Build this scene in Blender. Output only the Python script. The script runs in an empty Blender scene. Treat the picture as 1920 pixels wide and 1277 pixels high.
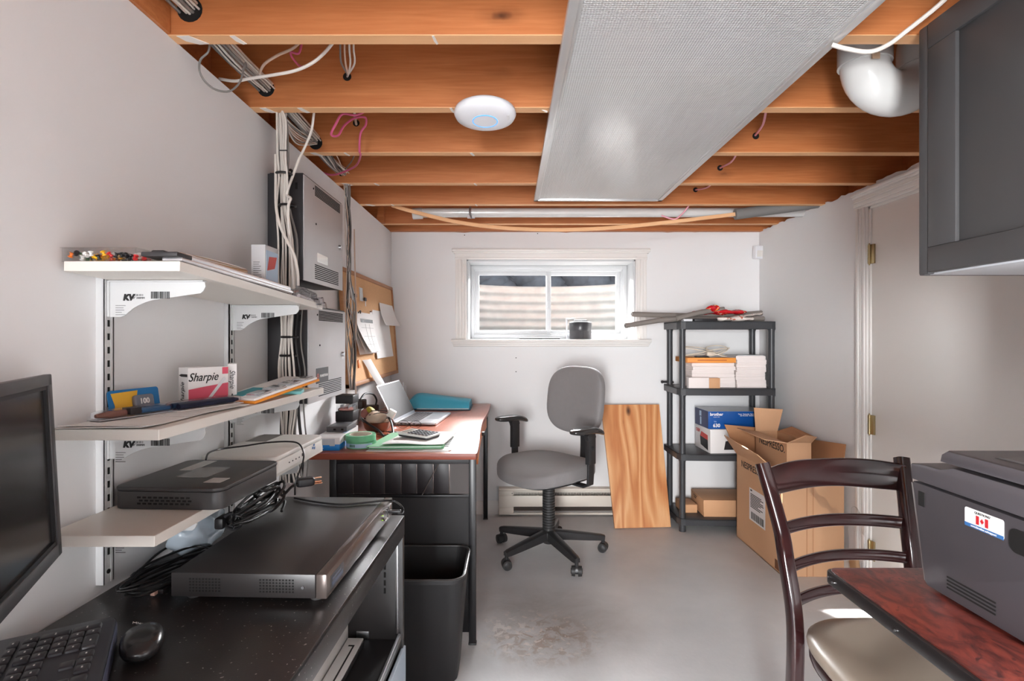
import bpy, bmesh, math, random
from mathutils import Vector, Matrix
random.seed(7)
SC = bpy.context.scene
COL = SC.collection
PI = math.pi
def V(*a): return Vector(a)

# ------------------------------------------------------------------ camera, world, light, exposure
CX, CY, F, EYE = 956.0, 632.0, 1010.0, 1.2        # level camera 1.2 m up, looking along +Y
cam_d = bpy.data.cameras.new('camera'); cam = bpy.data.objects.new('camera', cam_d); COL.objects.link(cam)
cam.location = (0, 0, EYE); cam.rotation_euler = (PI/2, 0, 0)
cam_d.sensor_width = 36; cam_d.lens = 36*F/1920
cam_d.shift_x = (960-CX)/1920; cam_d.shift_y = -(638.5-CY)/1920
cam_d.clip_start = .02; cam_d.clip_end = 100
SC.camera = cam
SC.view_settings.view_transform = 'Standard'; SC.view_settings.look = 'None'
SC.view_settings.gamma = 1; SC.view_settings.use_curve_mapping = False
SC.view_settings.exposure = 1.46
w = bpy.data.worlds.new('sky'); SC.world = w; w.use_nodes = True
bg = w.node_tree.nodes['Background']; bg.inputs[0].default_value = (.93, .96, 1, 1); bg.inputs[1].default_value = 1.45
def lamp(name, kind, loc, energy, size=None, sizey=None, rot=None, dirv=None, color=(1, 1, 1), angle=None, spread=None):
    l = bpy.data.lights.new(name, kind); o = bpy.data.objects.new(name, l); COL.objects.link(o)
    o.location = loc; l.energy = energy; l.color = color
    if kind == 'AREA':
        l.shape = 'RECTANGLE'; l.size = size; l.size_y = sizey or size
    if kind == 'SUN' and angle: l.angle = angle
    if spread: l.spread = math.radians(spread)
    if dirv is not None: o.rotation_euler = Vector(dirv).to_track_quat('-Z', 'Y').to_euler()
    if rot is not None: o.rotation_euler = rot
    return o
SUN_DIR = (.55, -1, -.95)
lamp('sun', 'SUN', (-3, 8, 8), 24, dirv=SUN_DIR, color=(1, .97, .92), angle=.012)
# added area lamps outside the window, out of view, standing in for sky light
lamp('well_sky_fill', 'AREA', (.28, 5.3, 2.9), 90, 2.2, 1.6, dirv=(0, -1.45, -1.45), color=(.97, .98, 1))
lamp('added_sky_fill', 'AREA', (1.2, 8.6, 3.6), 2600, 7.5, 2.0, dirv=(-.15, -1, -.42), color=(.97, .98, 1))  # unseen lamp panel added to throw light in from the window end
# two fill lamps added behind the camera to brighten the floor and right wall
lamp('rear_overhead_fill', 'AREA', (.75, -.35, 1.88), 15, .7, 1.0, rot=(0, 0, 0), color=(1, .985, .97), spread=105)
lamp('rear_side_fill', 'AREA', (-.60, -2.2, 1.0), 14, .6, 1.3, dirv=(1.7, 4.4, -.30), color=(.97, .985, 1), spread=62)

# ------------------------------------------------------------------ helpers
def P(px, py, d):
    """the point seen at (px, py) of the 1920 x 1277 frame, d metres from the camera plane"""
    return Vector(((px-CX)*d/F, d, EYE-(py-CY)*d/F))
MATS = {}
MW = {}                                            # world matrices of parents
def frame(o, x, y=None, z=None):
    x = Vector(x).normalized()
    if y is None:
        z = Vector(z).normalized(); y = z.cross(x).normalized()
    y = Vector(y); z = x.cross(y).normalized(); y = z.cross(x).normalized()
    m = Matrix((x, y, z)).transposed().to_4x4(); m.translation = Vector(o); return m
def rotz(loc, a): return Matrix.Translation(Vector(loc)) @ Matrix.Rotation(a, 4, 'Z')
def spline(pts, n=6, closed=False):
    pts = [Vector(p) for p in pts]; out = []; N = len(pts)
    rng = N if closed else N-1
    for i in range(rng):
        p0 = pts[(i-1) % N] if closed or i > 0 else pts[0]
        p1 = pts[i]; p2 = pts[(i+1) % N]
        p3 = pts[(i+2) % N] if closed or i+2 < N else pts[-1]
        for k in range(n):
            t = k/n; t2 = t*t; t3 = t2*t
            out.append(.5*((2*p1)+(-p0+p2)*t+(2*p0-5*p1+4*p2-p3)*t2+(-p0+3*p1-3*p2+p3)*t3))
    if not closed: out.append(pts[-1])
    return out
class MB:
    def __init__(s): s.v = []; s.f = []; s.mi = []; s.cur = 0
    def add(s, verts, faces):
        b = len(s.v); s.v += [Vector(p) for p in verts]
        s.f += [[b+i for i in f] for f in faces]; s.mi += [s.cur]*len(faces); return s
    def _bm(s, bm, m=None):
        bm.verts.index_update()
        vs = [(m @ v.co if m else v.co.copy()) for v in bm.verts]
        s.add(vs, [[v.index for v in f.verts] for f in bm.faces]); bm.free()
    def box(s, lo, hi, bev=0, m=None, seg=2):
        bm = bmesh.new(); bmesh.ops.create_cube(bm, size=1)
        lo = Vector(lo); hi = Vector(hi); c = (lo+hi)/2; d = hi-lo
        for v in bm.verts: v.co = Vector((v.co.x*d.x, v.co.y*d.y, v.co.z*d.z))+c
        if bev > 0:
            bmesh.ops.bevel(bm, geom=bm.edges[:], offset=min(bev, min(abs(d.x), abs(d.y), abs(d.z))*.49), segments=seg, profile=.5, affect='EDGES')
        s._bm(bm, m); return s
    def prism(s, poly, z0, z1, m=None, bev=0, vert_bev=0):
        bm = bmesh.new()
        vs = [bm.verts.new((p[0], p[1], z0)) for p in poly]
        f = bm.faces.new(vs); r = bmesh.ops.extrude_face_region(bm, geom=[f])
        for g in r['geom']:
            if isinstance(g, bmesh.types.BMVert): g.co.z = z1
        bmesh.ops.recalc_face_normals(bm, faces=bm.faces[:])
        if bev > 0:
            es = [e for e in bm.edges if abs(e.verts[0].co.z-e.verts[1].co.z) < 1e-6]
            bmesh.ops.bevel(bm, geom=es, offset=bev, segments=2, profile=.5, affect='EDGES')
        s._bm(bm, m); return s
    def rbox(s, x0, x1, y0, y1, z0, z1, r, m=None, bev=0, n=5):
        return s.prism(rrect(x0, x1, y0, y1, r, n), z0, z1, m, bev)
    def cyl(s, p0, p1, r0, r1=None, n=20, cap=True):
        p0 = Vector(p0); p1 = Vector(p1); r1 = r0 if r1 is None else r1
        d = (p1-p0).normalized(); a = d.orthogonal().normalized(); b = d.cross(a)
        vs = []
        for p, r in ((p0, r0), (p1, r1)):
            for i in range(n):
                t = 2*PI*i/n; vs.append(p+a*math.cos(t)*r+b*math.sin(t)*r)
        fs = [[i, (i+1) % n, n+(i+1) % n, n+i] for i in range(n)]
        if cap: fs += [list(range(n))[::-1], list(range(n, 2*n))]
        return s.add(vs, fs)
    def lathe(s, prof, m=None, n=28, closed=False):
        vs = []; k = len(prof)
        for r, z in prof:
            for i in range(n):
                t = 2*PI*i/n; vs.append(V(r*math.cos(t), r*math.sin(t), z))
        fs = []
        for j in range(k if closed else k-1):
            a = j*n; b = ((j+1) % k)*n
            for i in range(n): fs.append([a+i, a+(i+1) % n, b+(i+1) % n, b+i])
        if not closed:
            if prof[0][0] > 1e-5: fs.append(list(range(n))[::-1])
            if prof[-1][0] > 1e-5: fs.append(list(range((k-1)*n, k*n)))
        if m: vs = [m @ v for v in vs]
        return s.add(vs, fs)
    def loft(s, rings, cap=True, closed=False):
        n = len(rings[0]); vs = [p for r in rings for p in r]; fs = []
        k = len(rings)
        for j in range(k if closed else k-1):
            a = j*n; b = ((j+1) % k)*n
            for i in range(n): fs.append([a+i, a+(i+1) % n, b+(i+1) % n, b+i])
        if cap and not closed: fs += [list(range(n))[::-1], list(range((k-1)*n, k*n))]
        return s.add(vs, fs)
    def tube(s, pts, r, n=8, smooth=5, closed=False):
        if smooth: pts = spline(pts, smooth, closed)
        pts = [Vector(p) for p in pts]; k = len(pts); rings = []; a = None
        for i, p in enumerate(pts):
            if closed: t = pts[(i+1) % k]-pts[i-1]
            else: t = pts[min(i+1, k-1)]-pts[max(i-1, 0)]
            if t.length < 1e-9: t = V(0, 0, 1)
            t.normalize()
            if a is None: a = t.orthogonal().normalized()
            else:
                a = a-t*a.dot(t)
                a = t.orthogonal().normalized() if a.length < 1e-6 else a.normalized()
            b = t.cross(a); rr = r(i/(k-1)) if callable(r) else r
            rings.append([p+a*math.cos(2*PI*j/n)*rr+b*math.sin(2*PI*j/n)*rr for j in range(n)])
        return s.loft(rings, closed=closed)
    def sweep(s, pts, sec, up=(0, 0, 1), scale=None, cap=True):
        """sec: list of (a, b): a along side, b along up"""
        pts = [Vector(p) for p in pts]; k = len(pts); rings = []
        for i, p in enumerate(pts):
            t = (pts[min(i+1, k-1)]-pts[max(i-1, 0)]).normalized()
            u = Vector(up); u = (u-t*u.dot(t)).normalized(); sd = t.cross(u)
            sc = scale(i/(k-1)) if scale else (1, 1)
            rings.append([p+sd*q[0]*sc[0]+u*q[1]*sc[1] for q in sec])
        return s.loft(rings, cap=cap)
    def slab(s, pts, t=.003):
        pts = [Vector(p) for p in pts]; nrm = (pts[1]-pts[0]).cross(pts[2]-pts[0]).normalized()*t/2
        n = len(pts); vs = [p+nrm for p in pts]+[p-nrm for p in pts]
        fs = [list(range(n)), list(range(n, 2*n))[::-1]]+[[i, n+i, n+(i+1) % n, (i+1) % n] for i in range(n)]
        return s.add(vs, fs)
    def sheet(s, fn, nu=10, nv=10, t=.0006):
        g = [[Vector(fn(i/nu, j/nv)) for j in range(nv+1)] for i in range(nu+1)]
        vs = []; W = nv+1
        nrm = []
        for i in range(nu+1):
            for j in range(nv+1):
                du = g[min(i+1, nu)][j]-g[max(i-1, 0)][j]; dv = g[i][min(j+1, nv)]-g[i][max(j-1, 0)]
                nn = du.cross(dv); nn = nn.normalized() if nn.length > 1e-9 else V(0, 0, 1)
                vs.append(g[i][j]+nn*t/2); nrm.append(nn)
        N = len(vs); vs += [vs[k]-nrm[k]*t for k in range(N)]
        fs = []
        for i in range(nu):
            for j in range(nv):
                a = i*W+j; q = [a, a+W, a+W+1, a+1]; fs.append(q); fs.append([N+x for x in q][::-1])
        bd = [i*W for i in range(nu+1)]+[nu*W+j for j in range(1, nv+1)]+[i*W+nv for i in range(nu-1, -1, -1)]+[j for j in range(nv-1, 0, -1)]
        for k in range(len(bd)):
            a, b = bd[k], bd[(k+1) % len(bd)]; fs.append([a, N+a, N+b, b])
        return s.add(vs, fs)
    def super(s, c, r, e1=.6, e2=.6, m=None, nu=32, nv=18, warp=None):
        def sp(x, e): return math.copysign(abs(x)**e, x)
        vs = []; fs = []
        for j in range(1, nv):
            ph = -PI/2+PI*j/nv
            for i in range(nu):
                th = 2*PI*i/nu
                p = V(r[0]*sp(math.cos(ph), e1)*sp(math.cos(th), e2), r[1]*sp(math.cos(ph), e1)*sp(math.sin(th), e2), r[2]*sp(math.sin(ph), e1))
                vs.append(p)
        vs += [V(0, 0, -r[2]), V(0, 0, r[2])]
        for j in range(nv-2):
            for i in range(nu): fs.append([j*nu+i, j*nu+(i+1) % nu, (j+1)*nu+(i+1) % nu, (j+1)*nu+i])
        b = (nv-1)*nu
        for i in range(nu):
            fs.append([b, (i+1) % nu, i]); fs.append([b+1, (nv-2)*nu+i, (nv-2)*nu+(i+1) % nu])
        c = Vector(c); vs = [(warp(p) if warp else p)+c for p in vs]
        if m: vs = [m @ v for v in vs]
        return s.add(vs, fs)
    def build(s, name, mat, parent=None, local=False, smooth=35, **kw):
        me = bpy.data.meshes.new(name); vs = s.v
        if parent is not None and not local and parent.name in MW:
            inv = MW[parent.name].inverted(); vs = [inv @ v for v in vs]
        me.from_pydata([tuple(v) for v in vs], [], s.f)
        for mm in (mat if isinstance(mat, (list, tuple)) else [mat]): me.materials.append(mm)
        for p, k in zip(me.polygons, s.mi): p.material_index = k
        bm = bmesh.new(); bm.from_mesh(me); bmesh.ops.recalc_face_normals(bm, faces=bm.faces[:]); bm.to_mesh(me); bm.free()
        if smooth:
            for p in me.polygons: p.use_smooth = True
            me.set_sharp_from_angle(angle=math.radians(smooth))
        me.update()
        o = bpy.data.objects.new(name, me); COL.objects.link(o)
        if parent is not None:
            o.parent = parent; MW[o.name] = MW.get(parent.name, Matrix())
        return tag(o, **kw)
def rrect(x0, x1, y0, y1, r, n=5):
    out = []
    for cx, cy, a in ((x1-r, y1-r, 0), (x0+r, y1-r, 90), (x0+r, y0+r, 180), (x1-r, y0+r, 270)):
        for k in range(n+1):
            t = math.radians(a+90*k/n); out.append((cx+r*math.cos(t), cy+r*math.sin(t)))
    return out
def sec_rect(a, b, r):
    return rrect(-a/2, a/2, -b/2, b/2, r, 3)
def tag(o, label=None, cat=None, group=None, kind=None):
    if label: o['label'] = label
    if cat: o['category'] = cat
    if group: o['group'] = group
    if kind: o['kind'] = kind
    return o
def thing(name, label, cat, loc=(0, 0, 0), a=0, group=None, kind=None, m=None):
    o = bpy.data.objects.new(name, None); COL.objects.link(o); o.empty_display_size = .05
    m = m or rotz(loc, a); o.matrix_world = m; MW[o.name] = m
    return tag(o, label, cat, group, kind)
def copy_tree(o, m, label=None, group=None):
    c = o.copy(); COL.objects.link(c); c.matrix_world = m; MW[c.name] = m
    if label: c['label'] = label
    if group: c['group'] = group
    for ch in o.children:
        k = ch.copy(); COL.objects.link(k); k.parent = c
        for g in ch.children:
            q = g.copy(); COL.objects.link(q); q.parent = k
    return c
def text(body, size, m, mat, parent, name='printed_text', extr=.0002, shear=0, align='CENTER', bold=0, sx=1, label=None):
    """m: frame with x along the line, y up the letters"""
    cu = bpy.data.curves.new(name, 'FONT'); cu.body = body; cu.size = size; cu.extrude = extr; cu.shear = shear
    cu.align_x = align; cu.align_y = 'CENTER'; cu.offset = bold; cu.resolution_u = 3
    t = bpy.data.objects.new(name+'_src', cu)
    me = bpy.data.meshes.new_from_object(t); bpy.data.objects.remove(t); bpy.data.curves.remove(cu)
    me.name = name
    me.transform(m @ Matrix.Diagonal((sx, 1, 1, 1)))
    if parent is not None and parent.name in MW: me.transform(MW[parent.name].inverted())
    me.materials.clear(); me.materials.append(mat)
    o = bpy.data.objects.new(name, me); COL.objects.link(o)
    if parent is not None: o.parent = parent; MW[o.name] = MW.get(parent.name, Matrix())
    if label: o['label'] = label
    return o

# ------------------------------------------------------------------ materials
def s2l(c):
    return tuple(((x/255)/12.92 if x/255 <= .04045 else ((x/255+.055)/1.055)**2.4) for x in c)+(1,)
def mat(name, rgb, rough=.5, metal=0, bump=0, bscale=200, spec=.5, coat=0, trans=0, ior=1.45, alpha=1, var=0, vscale=3, emit=0, sheen=0, lin=False):
    m = bpy.data.materials.new(name); m.use_nodes = True; nt = m.node_tree; b = nt.nodes['Principled BSDF']
    c = tuple(rgb)+(1,) if lin else s2l(rgb)
    b.inputs['Base Color'].default_value = c; b.inputs['Roughness'].default_value = rough
    b.inputs['Metallic'].default_value = metal; b.inputs['Specular IOR Level'].default_value = spec
    b.inputs['Coat Weight'].default_value = coat; b.inputs['Transmission Weight'].default_value = trans
    b.inputs['IOR'].default_value = ior; b.inputs['Alpha'].default_value = alpha
    b.inputs['Sheen Weight'].default_value = sheen
    if emit: b.inputs['Emission Color'].default_value = c; b.inputs['Emission Strength'].default_value = emit
    tc = nt.nodes.new('ShaderNodeTexCoord')
    if var:
        n = nt.nodes.new('ShaderNodeTexNoise'); n.inputs['Scale'].default_value = vscale; n.inputs['Detail'].default_value = 5
        nt.links.new(tc.outputs['Object'], n.inputs['Vector'])
        mx = nt.nodes.new('ShaderNodeMix'); mx.data_type = 'RGBA'
        mx.inputs[6].default_value = tuple(x*(1-var) for x in c[:3])+(1,); mx.inputs[7].default_value = tuple(min(1, x*(1+var)) for x in c[:3])+(1,)
        nt.links.new(n.outputs['Fac'], mx.inputs[0]); nt.links.new(mx.outputs[2], b.inputs['Base Color'])
    if bump:
        n2 = nt.nodes.new('ShaderNodeTexNoise'); n2.inputs['Scale'].default_value = bscale; n2.inputs['Detail'].default_value = 3
        nt.links.new(tc.outputs['Object'], n2.inputs['Vector'])
        bp = nt.nodes.new('ShaderNodeBump'); bp.inputs['Strength'].default_value = bump; bp.inputs['Distance'].default_value = .002
        nt.links.new(n2.outputs['Fac'], bp.inputs['Height']); nt.links.new(bp.outputs[0], b.inputs['Normal'])
    MATS[name] = m; return m
def N(nt, typ, **kw):
    n = nt.nodes.new(typ)
    for k, v in kw.items():
        if k.startswith('i_'):
            key = k[2:]; key = int(key) if key.isdigit() else key.replace('_', ' ')
            n.inputs[key].default_value = v
        else: setattr(n, k, v)
    return n
def ramp(nt, stops):
    r = nt.nodes.new('ShaderNodeValToRGB'); e = r.color_ramp.elements
    while len(e) < len(stops): e.new(.5)
    for q, (p, c) in zip(e, stops): q.position = p; q.color = c
    return r
def wood(name, light, dark, grain, rough=.45, knots=0, knot_col=(70, 35, 15), coat=0, wscale=1.0, dist=2.0, fine=.35, spec=.4, swirl=0):
    """grain: mapping scale; small along the grain, large across"""
    m = bpy.data.materials.new(name); m.use_nodes = True; nt = m.node_tree; b = nt.nodes['Principled BSDF']; L = nt.links.new
    tc = N(nt, 'ShaderNodeTexCoord'); mp = N(nt, 'ShaderNodeMapping'); mp.inputs['Scale'].default_value = grain
    L(tc.outputs['Object'], mp.inputs['Vector'])
    n1 = N(nt, 'ShaderNodeTexNoise', i_Scale=wscale, i_Detail=4.0, i_Roughness=.55, i_Distortion=dist)
    L(mp.outputs[0], n1.inputs['Vector'])
    mul = N(nt, 'ShaderNodeMath', operation='MULTIPLY'); mul.inputs[1].default_value = 9+swirl; L(n1.outputs['Fac'], mul.inputs[0])
    sn = N(nt, 'ShaderNodeMath', operation='SINE'); L(mul.outputs[0], sn.inputs[0])
    mr = N(nt, 'ShaderNodeMapRange'); mr.inputs[1].default_value = -1; mr.inputs[2].default_value = 1; L(sn.outputs[0], mr.inputs[0])
    n2 = N(nt, 'ShaderNodeTexNoise', i_Scale=wscale*9, i_Detail=3.0); L(mp.outputs[0], n2.inputs['Vector'])
    ad = N(nt, 'ShaderNodeMix'); ad.data_type = 'FLOAT'; ad.inputs[0].default_value = fine
    L(mr.outputs[0], ad.inputs[2]); L(n2.outputs['Fac'], ad.inputs[3])
    r = ramp(nt, [(0.1, s2l(dark)), (.9, s2l(light))]); L(ad.outputs[0], r.inputs[0])
    out = r.outputs[0]
    if knots:
        sp = N(nt, 'ShaderNodeSeparateXYZ'); L(tc.outputs['Object'], sp.inputs[0])
        def mth(op, a, b_=None, c=None):
            q = N(nt, 'ShaderNodeMath', operation=op)
            for k_, v_ in enumerate((a, b_, c)):
                if v_ is None: continue
                if isinstance(v_, (int, float)): q.inputs[k_].default_value = v_
                else: L(v_, q.inputs[k_])
            return q.outputs[0]
        row = mth('FLOOR', mth('MULTIPLY', sp.outputs[1], 2.46))            # one pattern per joist
        cb = N(nt, 'ShaderNodeCombineXYZ'); L(mth('MULTIPLY', mth('MULTIPLY_ADD', row, 3.71, sp.outputs[0]), 2.6), cb.inputs[0]); L(mth('MULTIPLY_ADD', row, .37, mth('MULTIPLY', sp.outputs[2], 6.2)), cb.inputs[1])
        vo = N(nt, 'ShaderNodeTexVoronoi', i_Scale=1.0, i_Randomness=1.0); L(cb.outputs[0], vo.inputs['Vector'])
        cs = N(nt, 'ShaderNodeSeparateColor'); L(vo.outputs['Color'], cs.inputs[0])
        keep = mth('GREATER_THAN', cs.outputs[0], .30)
        nz = N(nt, 'ShaderNodeTexNoise', i_Scale=30.0); L(tc.outputs['Object'], nz.inputs['Vector'])
        a2 = N(nt, 'ShaderNodeMath', operation='MULTIPLY_ADD'); a2.inputs[1].default_value = .05; L(nz.outputs['Fac'], a2.inputs[0]); L(vo.outputs['Distance'], a2.inputs[2])
        kr = ramp(nt, [(knots[0]*.7, (1, 1, 1, 1)), (knots[0]*1.25, (.25, .25, .25, 1)), (knots[0]*2.2, (0, 0, 0, 1))]); L(a2.outputs[0], kr.inputs[0])
        mx = N(nt, 'ShaderNodeMix'); mx.data_type = 'RGBA'; mx.inputs[7].default_value = s2l(knot_col)
        L(mth('MULTIPLY', kr.outputs[0], keep), mx.inputs[0]); L(out, mx.inputs[6]); out = mx.outputs[2]
    L(out, b.inputs['Base Color'])
    b.inputs['Roughness'].default_value = rough; b.inputs['Coat Weight'].default_value = coat; b.inputs['Coat Roughness'].default_value = .12
    b.inputs['Specular IOR Level'].default_value = spec
    MATS[name] = m; return m
M_wall = mat('painted_drywall', (230, 229, 229), .62, bump=.12, bscale=60, var=.02, vscale=1.2)
M_trim = mat('white_trim_paint', (232, 228, 224), .38)
M_vinyl = mat('white_vinyl', (196, 197, 198), .4)
M_pine = wood('framing_lumber', (218, 146, 92), (176, 102, 56), (.9, 9, 16), .5, knots=(.095, 'joist'), dist=1.2, fine=.55)
M_pine_pale = wood('framing_lumber_pale', (240, 196, 152), (226, 172, 124), (.8, 20, 8), .6, dist=.5)  # paler pine; on the joist undersides it paints in light from below
M_ply = wood('subfloor_plywood', (190, 120, 66), (150, 86, 42), (1.2, 6, 3), .7)
M_plaster = mat('white_plaster_smear', (232, 226, 220), .7)
M_black = mat('black_plastic', (38, 36, 38), .42)
M_dark = mat('dark_hole', (14, 12, 11), .8)
M_glass = mat('clear_glass', (255, 255, 255), .0, trans=1, ior=1.0, alpha=.12, spec=.6)
M_brass = mat('worn_brass', (176, 158, 120), .35, metal=1)
M_metalw = mat('light_grey_metal', (212, 212, 214), .45)
M_well = mat('galvanised_steel', (98, 102, 102), .6, metal=.1, var=.3, vscale=9)
M_steel = mat('brushed_steel', (190, 190, 192), .3, metal=1)
M_rub = mat('rubber_grey', (60, 58, 58), .7)

def floor_mat():
    m = bpy.data.materials.new('worn_grey_floor_paint'); m.use_nodes = True; nt = m.node_tree; b = nt.nodes['Principled BSDF']; L = nt.links.new
    tc = N(nt, 'ShaderNodeTexCoord')
    n1 = N(nt, 'ShaderNodeTexNoise', i_Scale=2.2, i_Detail=8.0, i_Roughness=.6); L(tc.outputs['Object'], n1.inputs['Vector'])
    r1 = ramp(nt, [(.3, s2l((200, 201, 203))), (.7, s2l((220, 220, 221)))]); L(n1.outputs['Fac'], r1.inputs[0])
    # worn, dirty area in front of the desk chair
    sx = N(nt, 'ShaderNodeSeparateXYZ'); L(tc.outputs['Object'], sx.inputs[0])
    def blob(cx, cy, rx, ry):
        a = N(nt, 'ShaderNodeMath', operation='SUBTRACT'); a.inputs[1].default_value = cx; L(sx.outputs[0], a.inputs[0])
        a2 = N(nt, 'ShaderNodeMath', operation='DIVIDE'); a2.inputs[1].default_value = rx; L(a.outputs[0], a2.inputs[0])
        a3 = N(nt, 'ShaderNodeMath', operation='POWER'); a3.inputs[1].default_value = 2; L(a2.outputs[0], a3.inputs[0])
        c = N(nt, 'ShaderNodeMath', operation='SUBTRACT'); c.inputs[1].default_value = cy; L(sx.outputs[1], c.inputs[0])
        c2 = N(nt, 'ShaderNodeMath', operation='DIVIDE'); c2.inputs[1].default_value = ry; L(c.outputs[0], c2.inputs[0])
        c3 = N(nt, 'ShaderNodeMath', operation='POWER'); c3.inputs[1].default_value = 2; L(c2.outputs[0], c3.inputs[0])
        d = N(nt, 'ShaderNodeMath', operation='ADD'); L(a3.outputs[0], d.inputs[0]); L(c3.outputs[0], d.inputs[1])
        e = N(nt, 'ShaderNodeMapRange'); e.inputs[1].default_value = 1; e.inputs[2].default_value = 0; L(d.outputs[0], e.inputs[0])
        return e.outputs[0]
    def layer(prev, mask, noise_scale, lo, hi, col, det=6.0, dist=.6):
        nn = N(nt, 'ShaderNodeTexNoise', i_Scale=noise_scale, i_Detail=det, i_Roughness=.65, i_Distortion=dist); L(tc.outputs['Object'], nn.inputs['Vector'])
        rr = N(nt, 'ShaderNodeMapRange'); rr.inputs[1].default_value = lo; rr.inputs[2].default_value = hi; L(nn.outputs['Fac'], rr.inputs[0])
        mm = N(nt, 'ShaderNodeMath', operation='MULTIPLY'); L(rr.outputs[0], mm.inputs[0])
        if mask is not None: L(mask, mm.inputs[1])
        else: mm.inputs[1].default_value = 1
        mx = N(nt, 'ShaderNodeMix'); mx.data_type = 'RGBA'; L(mm.outputs[0], mx.inputs[0]); L(prev, mx.inputs[6]); mx.inputs[7].default_value = s2l(col)
        return mx.outputs[2]
    o = r1.outputs[0]
    o = layer(o, blob(.12, 2.25, .50, .42), 4, .15, .65, (162, 157, 153))
    o = layer(o, blob(.13, 2.14, .26, .20), 16, .47, .56, (156, 138, 124))
    o = layer(o, blob(.12, 2.18, .30, .24), 34, .56, .60, (206, 194, 186))
    o = layer(o, blob(-.02, 2.20, .14, .18), 13, .55, .57, (208, 202, 196), dist=0)
    o = layer(o, None, 9, .71, .73, (214, 210, 206), dist=1.5)
    o = layer(o, None, 60, .72, .76, (120, 118, 116))
    L(o, b.inputs['Base Color'])
    nr = N(nt, 'ShaderNodeTexNoise', i_Scale=5.0, i_Detail=8.0, i_Roughness=.7); L(tc.outputs['Object'], nr.inputs['Vector'])
    mr = N(nt, 'ShaderNodeMapRange'); mr.inputs[3].default_value = .26; mr.inputs[4].default_value = .52; L(nr.outputs['Fac'], mr.inputs[0]); L(mr.outputs[0], b.inputs['Roughness'])
    nb = N(nt, 'ShaderNodeTexNoise', i_Scale=70.0, i_Detail=6.0); L(tc.outputs['Object'], nb.inputs['Vector'])
    bp = N(nt, 'ShaderNodeBump', i_Strength=.35, i_Distance=.002); L(nb.outputs['Fac'], bp.inputs['Height']); L(bp.outputs[0], b.inputs['Normal'])
    return m
XL, XR, YB, ZJ = -.808, 1.696, 3.66, 1.914
MB().box((-1.0, -2.6, -.06), (2.0, 4.0, 0)).build('floor', floor_mat(), kind='structure')
MB().box((-.93, -2.6, 0), (XL, YB+.30, ZJ)).build('wall_left', M_wall, kind='structure')
# back wall with the window opening
WX0, WX1, WZ0, WZ1 = -.294, .852, 1.1855, 1.7255
b = MB()
top = [(XL+.002, WZ1)]+[(XR-.002, WZ1)]
k = 40; prof = []
for i in range(k+1):
    x = XR-.002-(XR-XL-.004)*i/k
    prof.append((x, ZJ+.004+.006*math.sin(i*.55)+.004*math.sin(i*1.7)-(.02 if x < XL+.1 else 0)*0))
m = frame((0, YB, 0), (1, 0, 0), (0, 0, 1))       # local z = -Y
b.prism([(XL+.002, WZ1), (XR-.002, WZ1)]+prof, -.3, 0, m)
b.box((XL+.001, YB, 0), (XR-.001, YB+.3, WZ0)); b.box((XL+.001, YB, WZ0), (WX0, YB+.3, WZ1)); b.box((WX1, YB, WZ0), (XR-.001, YB+.3, WZ1))
b.build('wall_back', M_wall, kind='structure', smooth=0)
# right wall: door opening, ragged drywall top, and the nearer stretch that carries the hung cabinet
DY0, DY1, DZ = 1.76, 2.545, 1.815
b = MB()
prof = []; kk = 90
rr = random.Random(3)
for i in range(kk+1):
    y = 3.96-(3.96-1.25)*i/kk
    prof.append((y, ZJ+rr.uniform(-.003, .011)))
m = frame((XR, 0, 0), (0, 1, 0), (0, 0, 1))       # local z = +X
b.prism([(1.25, DZ), (3.96, DZ)]+prof, 0, .12, m)
b.box((XR, DY1, 0), (XR+.12, 3.96, DZ)); b.box((XR, 1.25, 0), (XR+.12, DY0, DZ))
b.box((1.30, 1.13, 0), (XR+.12, 1.25, ZJ)); b.box((1.30, -2.6, 0), (1.42, 1.13, ZJ))
b.build('wall_right', M_wall, kind='structure', smooth=0)
# small fixings and scuffs on the back wall
b = MB()
for px, py in ((967.5, 671), (967.5, 697), (871, 441), (1008, 438)):
    p = P(px, py, YB); b.cyl(p+V(0, -.002, 0), p+V(0, .002, 0), .0035, n=10)
b.build('trim_2', M_dark, kind='structure')
# subfloor with joists
ceil = MB().box((-1.05, -2.6, 2.149), (2.0, 4.0, 2.17)).build('ceiling', M_ply, kind='structure')
JY = [-1.95, -1.55, -1.14, -.74, -.34, .06, .465, .868, 1.272, 1.676, 2.087, 2.495, 2.896, 3.40]
JT = .040
for i, y in enumerate(JY):
    b = MB(); jz = .0015*math.sin(i*2.1)
    b.cur = 0; b.box((-.93, y, ZJ+.0016+jz), (1.82, y+JT, 2.149), .0012)
    b.cur = 1; b.box((-.929, y+.0006, ZJ+jz), (1.819, y+JT-.0006, ZJ+.003+jz))
    j = b.build('ceiling_joist', [M_pine, M_pine_pale], ceil, smooth=0)
    if 1.2 < y < 3.0:                              # plaster dabbed on the joist undersides by the wall
        b = MB(); rs = random.Random(i)
        for q in range(3):
            x0 = XL+.03+q*.13+rs.uniform(-.02, .02)+(.35 if q == 2 else 0); w_ = rs.uniform(.02, .05)/(1+q)
            b.prism([(x0, y+.002), (x0+w_*.6, y+.001), (x0+w_*1.2, y+JT-.004), (x0+w_*.7, y+JT-.001), (x0+w_*.2, y+JT*.6)], ZJ+jz-.0012, ZJ+jz+.0004)
        b.build('plaster_smear', M_plaster, j, smooth=0)
MB().box((-.955, -2.6, ZJ), (-.93, 4.0, 2.149)).box((1.82, -2.6, ZJ), (1.85, 4.0, 2.149)).box((-.93, 3.61, ZJ-.002), (1.82, 3.655, 2.149)).box((-.93, 3.70, 1.85), (1.82, 3.99, 2.149)).build('rim_board', M_pine, ceil, smooth=0)
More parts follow.
